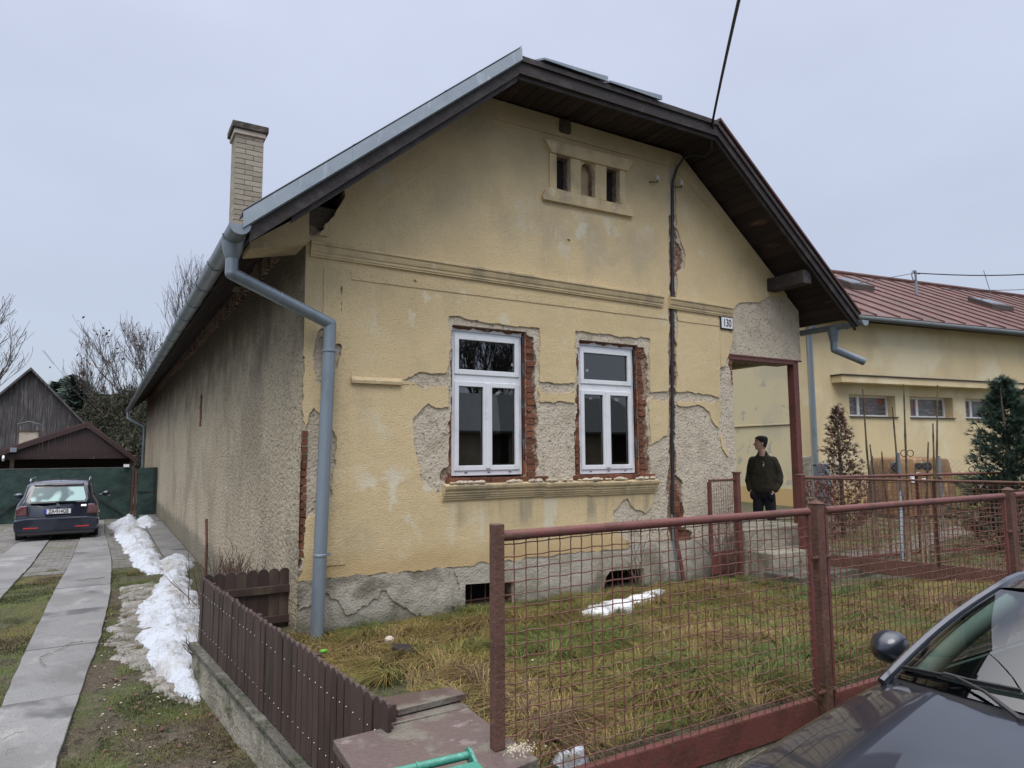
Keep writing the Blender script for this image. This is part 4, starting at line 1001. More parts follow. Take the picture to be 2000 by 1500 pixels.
for i in range(160):
    a = rs.gauss(0, .055), rs.gauss(0, .035); s_ = rs.uniform(.002, .006); q.ball((1.765 + a[0] * .7, -3.70 + a[1], zs_ + .002), s_, 5, 3)
tag(q.build('crumbled_mortar', G['render']), kind='stuff')
q = MB(); q.box((.985, -3.86, -.5), (1.035, -3.81, .12)); q.box((.975, -3.87, .12), (1.045, -3.80, .14)); q.build('post', G['picket'], None, bevel=.004, label='short brown post stub in front of the picket fence end', cat='post')

# green wheelie bin, only its handle shows
bh = [FZ(790, 1504, .50), FZ(918, 1474, .50)]
h0, h1 = np.array(bh[0]), np.array(bh[1]); hd = (h1 - h0) / np.linalg.norm(h1 - h0); hn = np.array([-hd[1], hd[0], 0]); Wb = .5
h0 = h1 - hd * Wb; bb = h0 + hd * Wb / 2 - hn * .37 * 1
bn = empty('wheelie_bin', (bb[0], bb[1], -.55), 'teal green wheelie bin standing by the brown slab', 'bin')
q = MB(); q.tube([h0, h1], .0145, 12); q.lathe(h1 - hd * .205, [(.0145, -.004), (.019, -.003), (.019, .003), (.0145, .004)], 14, hd); q.build('handle', G['teal'], bn, smooth=True)
for e in (h0, h1):
    q = MB(); q.lathe(e - hd * .006, [(.014, -.004), (.026, -.003), (.026, .004), (.014, .006)], 16, hd)
    q.prism([e + hn * .0 + [0, 0, .022] - hd * .006, e - hn * .10 + [0, 0, -.03] - hd * .006, e - hn * .10 + [0, 0, -.12] - hd * .006, e + [0, 0, -.03] - hd * .006], hd * .012); q.build('handle_bracket', G['teal'], bn)
q = MB(); a0, a1 = h0 - hn * .06 + [0, 0, -.03], h1 - hn * .06 + [0, 0, -.03]; b0, b1 = a0 - hn * .5, a1 - hn * .5
bot = lambda p, c: np.array([p[0] * .85 + c[0] * .15, p[1] * .85 + c[1] * .15, -.50])
cc = (a0 + b1) / 2
q.add([a0, a1, b1, b0, bot(a0, cc), bot(a1, cc), bot(b1, cc), bot(b0, cc)], [(0, 1, 2, 3), (7, 6, 5, 4), (0, 4, 5, 1), (1, 5, 6, 2), (2, 6, 7, 3), (3, 7, 4, 0)]); q.build('bin_body', G['teal'], bn, bevel=.01)
q = MB(); q.prism([a0 + [0, 0, .005], a1 + [0, 0, .005], b1 + [0, 0, -.02], b0 + [0, 0, -.02]], (0, 0, .03)); q.build('lid', G['teal'], bn, bevel=.008)
for e in (a0, a1):
    q = MB(); c_ = bot(e, cc); q.lathe((c_[0] + hn[0] * .03, c_[1] + hn[1] * .03, -.44), [(.1, -.02), (.1, .02)], 16, hd); q.build('wheel', G['tyre'], bn)

# ------------------------------------------------------------------ wire mesh fence
def mesh_panel(par, A, B, z0, z1, pitch=.068, pz=.062, frame=.015, toprail=.025, channel=.14, m='steel_red', skipL=False, wr=.0032, slope=0.0):
    A = np.array(A, float); B = np.array(B, float); L_ = np.linalg.norm(B - A); d = (B - A) / L_; nrm = np.array([-d[1], d[0], 0])
    up = np.array([0, 0, 1.0]); P_ = lambda s, z, o=0.0: A + d * s + up * (z + slope * s) + nrm * o
    q = MB(); q.tube([P_(-.0, z1), P_(L_, z1)], toprail, 12); q.build('top_rail', G[m], par, smooth=True)
    for s in ((0, L_) if not skipL else (L_,)):
        q = MB(); q.bar(P_(s, z0), P_(s, z1 - toprail), frame * 1.6, frame * 1.6, nrm); q.build('frame_upright', G[m], par)
    q = MB(); q.bar(P_(0, z0 - channel / 2), P_(L_, z0 - channel / 2), .012, channel); q.bar(P_(0, z0, .02), P_(L_, z0, .02), .045, .008); q.bar(P_(0, z0 - channel, .02), P_(L_, z0 - channel, .02), .045, .008)
    q.build('bottom_channel', G[m], par)
    q = MB(); nx_ = int(L_ / pitch); nz_ = int((z1 - z0) / pz)
    ox = rr.random() * 6
    wob = lambda s, z: .0035 * math.sin(s * 2.1 + z * 3 + ox) + .003 * math.sin(s * 5.3 + ox) * math.sin(z * 4.1)
    for i in range(1, nx_ + 1):
        s = i * L_ / (nx_ + .5); pts = []
        for j in range(0, nz_ * 2 + 2):
            z = z0 + (z1 - z0) * j / (nz_ * 2 + 1); pts.append(P_(s + wob(z, s) * 1.2 + .0012 * ((j // 2 + i) % 2), z, .0014 * (1 if (j + i) % 2 else -1)))
        q.tube(pts, wr, 5, False)
    for j in range(1, nz_ + 1):
        z = z0 + j * (z1 - z0) / (nz_ + .6); pts = []
        for i in range(0, nx_ * 2 + 2):
            s = L_ * i / (nx_ * 2 + 1); pts.append(P_(s, z + wob(s, z) * 1.3 + .0016 * (1 if i % 4 < 2 else -1), .0014 * (-1 if (i // 2 + j) % 2 else 1)))
        q.tube(pts, wr, 5, False)
    q.build('wire_mesh', G['wire'], par)
FYY = -3.65
ff = empty('mesh_fence', (3, FYY, -.1), 'rusty red wire mesh fence panels between street and front garden', 'fence')
mesh_panel(ff, (1.71, FYY, 0), (4.075, FYY, 0), -.02, 1.185, channel=.17, skipL=True)
mesh_panel(ff, (4.255, FYY, 0), (6.75, FYY, 0), -.02, 1.185, channel=.17)
mesh_panel(ff, (6.94, FYY, 0), (9.35, FYY, 0), -.02, 1.185, channel=.17)
q = MB(); q.box((1.65, FYY - .028, .19), (1.706, FYY + .028, 1.245)); q.build('square_post', G['steel_rust'], ff, bevel=.004)
q = MB(); q.tube([(1.70, FYY, 1.183), (1.86, FYY, 1.184)], .0255, 12); q.build('rail_stub', G['steel_rust'], ff, smooth=True)
for xa in (4.165, 6.845):
    q = MB(); q.box((xa - .036, FYY - .036, -.6), (xa + .036, FYY + .036, 1.235)); q.build('square_post', G['steel_rust'], ff, bevel=.005)
    q = MB(); a = .042; q.add([(xa - a, FYY - a, 1.235), (xa + a, FYY - a, 1.235), (xa + a, FYY + a, 1.235), (xa - a, FYY + a, 1.235), (xa, FYY, 1.262)], [(0, 3, 2, 1), (0, 1, 4), (1, 2, 4), (2, 3, 4), (3, 0, 4)]); q.build('post_cap', G['steel_rust'], ff)
    for sgn in (-1, 1):
        for z in (.88, .02):
            q = MB(); q.tube([(xa + sgn * .03, FYY - .02, z), (xa + sgn * .095, FYY - .02, z)], .010, 8); q.tube([(xa + sgn * .055, FYY - .02, z), (xa + sgn * .07, FYY - .02, z)], .016, 8); q.build('hinge_bolt', G['steel_rust'], ff)
q = MB(); q.box((1.80, FYY + .01, -.62), (9.6, FYY + .12, -.20)); q.build('fence_kerb', G['wall_conc'], ff)
# side fence of the front garden
sf = empty('garden_side_fence', (8.9, -1.5, 0), 'red mesh fence running from the porch corner towards the street', 'fence')
sA, sB = np.array([8.45, -.38, 0]), np.array([9.40, -3.5, 0])
mesh_panel(sf, sA, sA + (sB - sA) * .5, .17, 1.2, channel=.18, m='steel_rust', toprail=.016, frame=.02, pitch=.055, pz=.055)
mesh_panel(sf, sA + (sB - sA) * .5, sB, .17, 1.2, channel=.18, m='steel_rust', toprail=.016, frame=.02, pitch=.055, pz=.055)
q = MB(); q.box((8.40, -.44, -.3), (8.49, -.35, 1.24)); q.build('square_post', G['steel_red'], sf, bevel=.004)
q = MB(); q.add([(8.39, -.45, 1.24), (8.50, -.45, 1.24), (8.50, -.34, 1.24), (8.39, -.34, 1.24), (8.445, -.395, 1.262)], [(0, 3, 2, 1), (0, 1, 4), (1, 2, 4), (2, 3, 4), (3, 0, 4)]); q.build('post_cap', G['steel_rust'], sf)
# second garden fence further right
gf = empty('garden_back_fence', (12, -.9, 0), 'long low red mesh fence across the garden behind the walkway', 'fence')
gA = FD(1551, 1135, 9.4); P0 = np.array([8.5, -.38, 0]); P1 = FD(2000, 1000, 12.5); P1[2] = 0
d_ = np.array([8.7, -1.6, 0.0]); P1 = P0 + d_
for i in range(4): mesh_panel(gf, P0 + d_ * (i / 4), P0 + d_ * ((i + 1) / 4), .05, 1.2, channel=.03, toprail=.02, frame=.02, pitch=.075, pz=.075, wr=.0022)
# small gate leaning by the wall
sg = empty('small_gate', (7.1, -.18, .2), 'small red mesh gate with solid bottom plate leaning at the house front', 'gate')
mesh_panel(sg, (6.82, -.22, 0), (7.42, -.16, 0), .27, 1.20, channel=.27, toprail=.016, frame=.025, pitch=.05, pz=.05, wr=.002)
q = MB(); q.box((7.36, -.21, -.1), (7.43, -.14, 1.28)); q.build('gate_post', G['steel_red'], sg, bevel=.004)
q = MB(); q.prism([(7.35, -.22, 1.28), (7.44, -.22, 1.28), (7.44, -.13, 1.28), (7.35, -.13, 1.28)], (0, 0, .02)); q.build('post_cap', G['steel_rust'], sg)
# perforated red plates next to the porch post
pp = empty('perforated_panel', (9.0, -.4, .9), 'red iron panel of rings beside the porch post', 'panel')
for i in range(4):
    for j in range(7):
        c_ = FY(1580 + i * 16, 945 + j * 18, -.45 - i * .02); q = MB()
        q.tube([(c_[0] + .045 * math.cos(2 * PI * k / 12), c_[1], c_[2] + .045 * math.sin(2 * PI * k / 12)) for k in range(13)], .011, 5, False); q.build('ring', G['steel_red'], pp)

# ------------------------------------------------------------------ snow
def heightpatch(name, poly, zb, h, res, mt, kind='stuff', seed=0, edge=.18, nsc=5, rg=1.0):
    P = np.array(poly); x0, y0 = P.min(0) - .05; x1, y1 = P.max(0) + .05
    X, Y = np.meshgrid(np.arange(x0, x1, res), np.arange(y0, y1, res), indexing='ij')
    D = sdf(poly, X, Y) + fbm(X + seed, Y, nsc, 4) * .11
    Hh = h * np.clip(D / edge, 0, 1) ** .6 * (1 + .5 * fbm(X + 3, Y + seed, 4, 4)) + rg * (fbm(X * 1.1 + Y * .6, Y * 2.2 - X * .8 + seed, 5, 4) * .045)
    Zb = gz(X, Y); Zt = np.where(D > 0, Zb + zb + np.maximum(Hh, .004), Zb - .03)
    mb = MB(); idx = -np.ones(X.shape, int)
    I = D > -.0
    keep = I[:-1, :-1] | I[1:, :-1] | I[1:, 1:] | I[:-1, 1:]
    nx_, ny_ = X.shape; V = np.stack([X, Y, Zt], -1).reshape(-1, 3)
    fs = [(i * ny_ + j, (i + 1) * ny_ + j, (i + 1) * ny_ + j + 1, i * ny_ + j + 1) for i, j in zip(*np.nonzero(keep))]
    me = bpy.data.meshes.new(name); me.from_pydata(V.tolist(), [], fs); me.materials.append(mt); me.polygons.foreach_set('use_smooth', [True] * len(fs)); me.update()
    o = bpy.data.objects.new(name, me); link(o); tag(o, kind=kind); return o
zp = lambda pts, z=-.42: [tuple(FG(u, v)[:2]) for u, v in pts]
heightpatch('snow_bank', zp([(402, 1380), (372, 1372), (345, 1352), (318, 1338), (300, 1322), (284, 1290), (268, 1240), (266, 1205), (280, 1175), (300, 1150), (318, 1128), (340, 1113), (360, 1113), (372, 1135), (385, 1170), (398, 1210), (400, 1260), (402, 1300)], -.35), -.01, .17, .03, G['snow'], seed=3, edge=.38, nsc=4)
heightpatch('snow_bank', zp([(210, 1030), (240, 1012), (262, 1008), (270, 1030), (290, 1045), (303, 1075), (318, 1098), (316, 1118), (290, 1122), (262, 1112), (246, 1082), (228, 1058), (222, 1040)], -.40), -.01, .13, .035, G['snow'], seed=9, edge=.22)
heightpatch('snow_bank', zp([(308, 1100), (330, 1090), (362, 1088), (380, 1108), (360, 1118), (315, 1120)], -.4), .0, .10, .03, G['snow'], seed=5, edge=.2)
heightpatch('snow_bank', zp([(268, 1018), (300, 1014), (308, 1030), (290, 1036), (268, 1030)], -.4), .0, .13, .03, G['snow'], seed=6, edge=.2)
heightpatch('slush_patch', zp([(232, 1150), (262, 1145), (300, 1135), (320, 1150), (290, 1250), (300, 1300), (350, 1340), (385, 1375), (330, 1370), (290, 1340), (250, 1300), (215, 1270), (215, 1230), (235, 1200)], -.40), .0, .02, .03, G['slush'], seed=11, edge=.2)
# snow strips in the yard behind the mesh
yz = lambda pts: [tuple(FZ(u, v, -.05)[:2]) for u, v in pts]
heightpatch('snow_strip', yz([(1122, 1212), (1160, 1195), (1225, 1180), (1290, 1155), (1300, 1160), (1285, 1178), (1255, 1192), (1210, 1202), (1160, 1214)]), .07, .025, .02, G['tape'], seed=2, edge=.08, nsc=6, rg=.1)
heightpatch('snow_strip', [(1.98, -3.62), (2.12, -3.50), (2.30, -3.50), (2.4, -3.62)], .0, .06, .02, G['snow'], seed=8, edge=.06, nsc=9)

# ------------------------------------------------------------------ grass
def blades(name, n, inside, hgt, lean, w, zoff=0.0, cols=('g1', 'g2', 'g3', 'g4'), clump=.25, seed=1, wts=None):
    r = np.random.default_rng(seed); x, y = inside(r, n); n = len(x)
    z = gz(x, y) + zoff
    cn = fbm(x * 1.0, y, 2.2, 3); h = hgt * (0.55 + .6 * r.random(n)) * (1 + clump * 2.4 * cn)
    h = np.clip(h, hgt * .25, None)
    ang = (fbm(x + 9, y, 1.6, 2) * 9 + r.normal(0, .8, n)); ln = lean * (.4 + r.random(n))
    dx, dy = np.cos(ang) * ln, np.sin(ang) * ln; px_, py_ = -np.sin(ang) * w / 2, np.cos(ang) * w / 2
    V = np.empty((n, 5, 3))
    V[:, 0] = np.stack([x - px_, y - py_, z - .01], -1); V[:, 1] = np.stack([x + px_, y + py_, z - .01], -1)
    mxx, myy = x + dx * h * .45, y + dy * h * .45
    V[:, 2] = np.stack([mxx + px_ * .8, myy + py_ * .8, z + h * .62], -1); V[:, 3] = np.stack([mxx - px_ * .8, myy - py_ * .8, z + h * .62], -1)
    V[:, 4] = np.stack([x + dx * h * 1.5, y + dy * h * 1.5, z + h * (.95 - .38 * np.minimum(ln, 1.6))], -1)
    V = V.reshape(-1, 3); base = np.arange(n) * 5
    me = bpy.data.meshes.new(name); me.vertices.add(n * 5); me.vertices.foreach_set('co', V.ravel())
    loops = np.stack([base, base + 1, base + 2, base + 3, base + 3, base + 2, base + 4], -1).ravel()
    me.loops.add(n * 7); me.loops.foreach_set('vertex_index', loops)
    me.polygons.add(n * 2); ls = np.stack([np.arange(n) * 7, np.arange(n) * 7 + 4], -1).ravel(); me.polygons.foreach_set('loop_start', ls)
    for c in cols: me.materials.append(G[c])
    cf = fbm(x + 50, y + 20, 1.3, 3) + r.normal(0, .22, n)
    mi = np.digitize(cf, wts if wts else (-.12, .18, .50)); mi = np.clip(mi, 0, len(cols) - 1)
    me.polygons.foreach_set('material_index', np.repeat(mi, 2)); me.update(calc_edges=True); me.validate()
    o = bpy.data.objects.new(name, me); link(o); return tag(o, kind='stuff')
def in_yard(r, n):
    x = r.uniform(1.0, 9.3, n); y = r.uniform(-3.5, -.02, n)
    bare = fbm(x, y, 1.1, 3) + .9 * np.exp(-((x - 1.9) ** 2 + (y + 1.9) ** 2) / .5)
    k = (bare < .28 + .25 * r.random(n)) & (x > .97 + (.25 - y) * .138 + .05) & ~((x > 1.0) & (x < 1.85) & (y < -2.75)) & ~((x > 7.2) & (y > -1.6)) & ~((x < 1.15) & (x > .9) & (y < -.5)) & (x < 8.4 + .3 * (-y))
    return x[k], y[k]
blades('long_grass', 130000, in_yard, .082, 1.7, .0055, seed=3, clump=.35, wts=(-.22, .14, .42))
def tufts(r, n):
    c = 420; cx = r.uniform(1.9, 8.4, c); cy = r.uniform(-3.3, -.15, c); k = r.integers(0, c, n); a = r.uniform(0, 2 * PI, n); q = np.abs(r.normal(0, .06, n))
    x, y = cx[k] + np.cos(a) * q, cy[k] + np.sin(a) * q; m = ~((x > 7.2) & (y > -1.6)) & ~((x < 1.95) & (y < -2.7)); return x[m], y[m]
blades('grass_tufts', 42000, tufts, .15, 1.6, .006, seed=5, clump=.2, wts=(-.12, .2, .45))
def in_left(r, n):
    y = -4.4 + 11.6 * r.random(n) ** 1.4; x = r.uniform(-1.3, 1.4, n)
    a = np.interp(y, [t[0] for t in s2R], [t[1] for t in s2R]); b = np.interp(y, [t[0] for t in s1L], [t[1] for t in s1L]); c = np.interp(y, [t[0] for t in s1R], [t[1] for t in s1R])
    k = ((x > a) & (x < b)) | ((x > c + .01) & (x < .80 + (.25 - np.clip(y, -9, .2)) * .138 - .03) & (fbm(x, y, 1.6, 3) < .16 + .3 * (r.random(n) - .5) - .25 * ((x - c) < .22)))
    return x[k], y[k]
blades('lawn_grass', 150000, in_left, .030, 1.0, .0042, seed=6, cols=('g1', 'g1', 'g2', 'g4'), wts=(-.2, .22, .55))
def in_left2(r, n):
    y = r.uniform(-4, 9, n); x = r.uniform(-5, -1.75, n); return x, y
blades('lawn_grass', 15000, in_left2, .03, .9, .006, seed=7, cols=('g1', 'g1', 'g2', 'g4'), wts=(-.2, .22, .55))
def in_right(r, n):
    x = r.uniform(9.2, 19, n); y = r.uniform(-3.4, 3.5, n); k = (fbm(x, y, .8, 3) < .12 + .3 * (r.random(n) - .5)); return x[k], y[k]
blades('garden_grass', 45000, in_right, .05, 1.0, .008, seed=8, cols=('g1', 'g2', 'g2', 'g4'), wts=(0, .25, .5))
def in_weeds(r, n):
    x = r.uniform(5.2, 7.2, n); y = r.normal(-2.35, .25, n); return x, y
blades('green_weeds', 4500, in_weeds, .085, 1.1, .013, seed=9, cols=('g1', 'g1', 'g1', 'g2'))
mb = MB(); rs = random.Random(12)                 # crumbs of plaster and stones lying in the grass and on the drive edge
for i in range(420):
    if i % 2: x, y = rs.uniform(1.3, 8), rs.uniform(-3.5, -.1)
    else: x, y = rs.uniform(.0, .85), rs.uniform(-3.5, 4)
    s_ = rs.uniform(.003, .010); mb.ball((x, y, float(gz(x, y)) + s_ * .5 + (.03 if i % 2 else .005)), (s_ * 1.3, s_, s_ * .7), 6, 4)
tag(mb.build('plaster_crumbs', G['render']), kind='stuff')
mb = MB()                                          # dead leaves
for i in range(900):
    if i % 3: x, y = rs.uniform(1.5, 8.4), rs.uniform(-3.4, -.1); z = float(gz(x, y)) + rs.uniform(.02, .06)
    else: x, y = rs.uniform(.05, .9), rs.uniform(-3.2, 5); z = float(gz(x, y)) + .02
    a = rs.uniform(0, 6.28); s_ = rs.uniform(.010, .028); u_ = np.array([math.cos(a), math.sin(a), rs.uniform(-.4, .4)]) * s_; v_ = np.array([-math.sin(a), math.cos(a), rs.uniform(-.4, .4)]) * s_ * .6; p = np.array([x, y, z])
    mb.add([p - u_, p - v_, p + u_, p + v_], [(0, 1, 2), (0, 2, 3)])
tag(mb.build('dead_leaves', G['dry_leaf']), kind='stuff')
q = MB(); q.prism([FZ(765, 1266, -.02), FZ(815, 1272, -.02), FZ(800, 1258, -.0), FZ(768, 1256, .0)], (0, 0, -.02)); q.build('dark_board', G['carport_dark'], None, label='short black board lying on the soil near the downpipe', cat='board')
q = MB(); q.bar(FZ(985, 1276, -.0), FZ(1148, 1272, -.0), .035, .03); q.build('dark_pole', G['steel_rust'], None, label='rotten dark pole lying in the grass behind the mesh fence', cat='pole')
q = MB(); c_ = FZ(760, 1253, -.05); q.ball(c_, (.05, .04, .05), 8, 6); q.build('stone', G['render'], None, label='light grey stone at the foot of the plinth', cat='stone')
q = MB(); c_ = FZ(632, 1272, -.06); q.ball(c_, (.035, .02, .018), 8, 6); q.build('litter', mat('green_wrapper', (.10, .32, .03), .4), None, label='small bright green wrapper lying below the downpipe', cat='litter')

# ------------------------------------------------------------------ neighbour building on the right
N0 = np.array([17.13, 5.60, -.30]); ND = np.array([.9894, -.1451, 0]); NN = np.array([.1451, .9894, 0]); UP = np.array([0, 0, 1.0])
def NP(s, b, z): p = N0 + ND * s + NN * b; return np.array([p[0], p[1], z])
nb_ = empty('neighbour_building', tuple(N0), 'long pale yellow building with rusty red seamed roof and small high windows', 'building')
def nbox(s0, s1, b0, b1, z0, z1, name, m, par=nb_, **kw):
    q = MB(); q.prism([NP(s0, b0, z0), NP(s1, b0, z0), NP(s1, b1, z0), NP(s0, b1, z0)][::-1], (0, 0, z1 - z0)); return q.build(name, m, par, **kw)
WZ0, WZ1 = 2.56, 3.20; wins = [(1.57, 3.48), (4.11, 6.06), (6.65, 8.56), (9.2, 11.1), (11.8, 13.7)]
EZ = 5.38; NL = 27.0
nbox(0, NL, 0, .4, -.6, .45, 'base_wall', G['n_base']); nbox(0, NL, .004, .4, .45, WZ0, 'facade_wall', G['n_wall']); nbox(0, NL, .004, .4, WZ1, EZ, 'facade_wall', G['n_wall'])
prev = 0
for a, b in wins + [(NL, NL)]:
    nbox(prev, a, .004, .4, WZ0, WZ1, 'facade_pier', G['n_wall']); prev = b
nbox(0.9, NL, -.38, .003, 3.50, 3.70, 'ledge', G['n_wall'], bevel=.01); nbox(.86, NL, -.42, .01, 3.702, 3.735, 'ledge_sheet', G['dark_trim'])
for a, b in wins[:4]:
    w_ = empty('window', tuple(NP(a, .28, WZ0))); parent(w_, nb_)
    ae = b - .50                                        # the deep right reveal is seen from here
    def fr(s0, s1, z0, z1, nm, m, b0=.28, b1=.36, p=w_): return nbox(s0, s1, b0, b1, z0, z1, nm, m, p)
    q = MB()
    for (s0, s1, z0, z1) in ((a, b, WZ0, WZ0 + .06), (a, b, WZ1 - .06, WZ1), (a, a + .06, WZ0 + .06, WZ1 - .06), (b - .06, b, WZ0 + .06, WZ1 - .06), (a + .62, a + .72, WZ0 + .06, WZ1 - .06)):
        q.prism([NP(s0, .28, z0), NP(s1, .28, z0), NP(s1, .36, z0), NP(s0, .36, z0)][::-1], (0, 0, z1 - z0))
    q.build('frame', G['white_pvc'], w_)
    fr(a + .06, a + .62, WZ0 + .06, WZ1 - .06, 'pane', G['dim_glass'], .32, .33); fr(a + .72, b - .06, WZ0 + .06, WZ1 - .06, 'pane', G['dim_glass'], .32, .33)
    fr(a, b, WZ0 - .1, WZ1 + .1, 'dark_room', G['interior'], .7, .75)
    nbox(a - .03, b + .05, -.05, .27, WZ0 - .03, WZ0 - .002, 'sill', G['dark_trim'], w_)
# side wall towards the old house
def spl(u, v): return FPl(u, v, N0, ND)
q = MB(); q.prism([NP(0, .41, .45), NP(0, 12, .45), NP(0, 12, EZ), NP(0, 6, EZ + 3.3), NP(0, .41, EZ)][::-1], ND * .3); q.build('side_wall', G['n_side'], nb_)
q = MB(); q.prism([NP(-.004, .4, -.6), NP(-.004, 12, -.6), NP(-.004, 12, .45), NP(-.004, .4, .45)][::-1], ND * .3); q.build('base_wall', G['n_base'], nb_)
zg_ = spl(1500, 830)[2]; nbox(-.03, -.005, .4, 12, zg_ - .012, zg_ + .012, 'cable_duct', G['n_side']); nbox(-.04, -.031, .4, 12, zg_ - .018, zg_ - .012, 'duct_shadow_gap', G['dark_trim'])
# roof in standing seam panels
RS = .98; RB, RH = 6.2, 3.50
def NR(s, t): return NP(s, -.45 + (RB + .45) * t, EZ + .12 + RH * t)
s = -.6; k = 0
while s < NL:
    q = MB(); q.prism([NR(s + .01, 0), NR(s + RS - .01, 0), NR(s + RS - .01, 1), NR(s + .01, 1)], (0, 0, -.03)); q.bar(NR(s, 0) + UP * .02, NR(s, 1) + UP * .02, .03, .06); q.build('roof_panel', G['n_roof'], nb_); s += RS
q = MB(); q.prism([NR(-.6, 1), NR(NL, 1), NP(NL, 12.6, EZ + .1), NP(-.6, 12.6, EZ + .1)], (0, 0, -.03)); q.build('rear_roof', G['n_roof'], nb_)
q = MB(); q.tube([NR(-.6, 1) + UP * .05, NR(NL, 1) + UP * .05], .09, 8); q.build('ridge_cap', G['n_roof'], nb_)
q = MB(); q.prism([NP(-.6, -.44, EZ + .09), NP(NL, -.44, EZ + .09), NP(NL, .0, EZ + .2), NP(-.6, .0, EZ + .2)], (0, 0, -.05)); q.bar(NP(-.6, -.46, EZ + .04), NP(NL, -.46, EZ + .04), .03, .14); q.build('eaves_board', G['dark_trim'], nb_)
q = MB(); q.tube([NP(-.7, -.56, EZ - .02), NP(NL, -.56, EZ - .02)], .075, 12); q.build('gutter', G['gutter_dark'], nb_, smooth=True)
for i in range(18): q = MB(); q.bar(NP(i * 1.5, -.66, EZ + .05), NP(i * 1.5, -.44, EZ + .06), .02, .02); q.build('gutter_bracket', G['zinc_pipe'], nb_)
q = MB(); a = FPl(1580, 655, NP(0, -.12, 0), NN); b = FPl(1603, 950, NP(0, -.12, 0), NN)
s_p = (a - N0).dot(ND); q.tube([NP(s_p + .1, -.5, EZ - .05), NP(s_p, -.14, EZ - .45), NP(s_p, -.14, .3)], .075, 10); q.build('downpipe', G['zinc_pipe'], nb_, smooth=True)
for (u0, v0, wd, nm) in ((1672, 562, 1.15, 0), (1940, 603, 1.3, 0)):
    best = min(((np.linalg.norm(np.cross(ray(u0, v0) / np.linalg.norm(ray(u0, v0)), NR(s, t) - C)), s, t) for s in np.arange(1, 22, .2) for t in np.arange(.05, .9, .02)))
    _, s, t = best; q = MB(); q.prism([NR(s - wd / 2, t - .05) + UP * .02, NR(s + wd / 2, t - .05) + UP * .02, NR(s + wd / 2, t + .09) + UP * .02, NR(s - wd / 2, t + .09) + UP * .02], UP * .20); w_ = q.build('roof_window', G['dark_trim'], nb_)
    q = MB(); q.prism([NR(s - wd / 2 + .1, t - .03) + UP * .225, NR(s + wd / 2 - .1, t - .03) + UP * .225, NR(s + wd / 2 - .1, t + .08) + UP * .225, NR(s - wd / 2 + .1, t + .08) + UP * .225], UP * .01); q.build('pane', G['glass'], w_)
def onroof(u, v):
    r_ = ray(u, v); r_ = r_ / np.linalg.norm(r_)
    return min(((np.linalg.norm(np.cross(r_, NR(s, t) - C)), s, t) for s in np.arange(0, 26, .15) for t in np.arange(.02, 1, .02)))[1:]
s, t = onroof(1791, 575); m0 = NR(s, t); mt_ = m0 + UP * .95
ms = empty('roof_mast', tuple(m0), 'short steel roof mast carrying the overhead wires on the red roof', 'mast')
q = MB(); q.tube([m0 - UP * .1, mt_], .045, 8); q.build('mast_tube', G['zinc_pipe'], ms)
q = MB(); q.tube([mt_ + np.array([.15 * math.cos(a_) - .12, 0, .2 * math.sin(a_) - .22]) for a_ in np.linspace(0, 2 * PI, 14)], .018, 5); q.tube([mt_ - UP * .1 + ND * -.1, mt_ - UP * .1 + ND * .25], .03, 6); q.build('cable_loop', G['cable'], ms)
e1 = FD(2100, 530, 24); e2 = FD(2100, 556, 24)
q = MB(); q.tube([mt_ - UP * .1 + (e1 - mt_ + UP * .1) * k / 8 - UP * .12 * math.sin(PI * k / 8) for k in range(9)], .022, 6); q.build('overhead_wire', G['cable'], None, label='thick black overhead wire leading right from the roof mast', cat='wire')
q = MB(); e3 = FD(1840, 565, 19.0); q.tube([e3 + (e2 - e3) * k / 8 - UP * .1 * math.sin(PI * k / 8) for k in range(9)], .010, 6); q.build('overhead_wire', G['cable'], None, label='thin lower wire crossing above the red roof at right', cat='wire')
e4 = FD(1660, 556, 24); q = MB(); q.tube([mt_ - UP * .1, e4], .012, 5); q.build('overhead_wire', G['cable'], None, label='thin wire from the roof mast going left towards the old roof', cat='wire')
s, t = onroof(1937, 583); m0 = NR(s, t); tp = FPl(1921, 528, m0, NN); q = MB(); q.tube([m0, tp], .015, 5); q.build('roof_aerial', G['zinc_pipe'], None, label='thin leaning rod on the ridge of the red roof', cat='aerial')

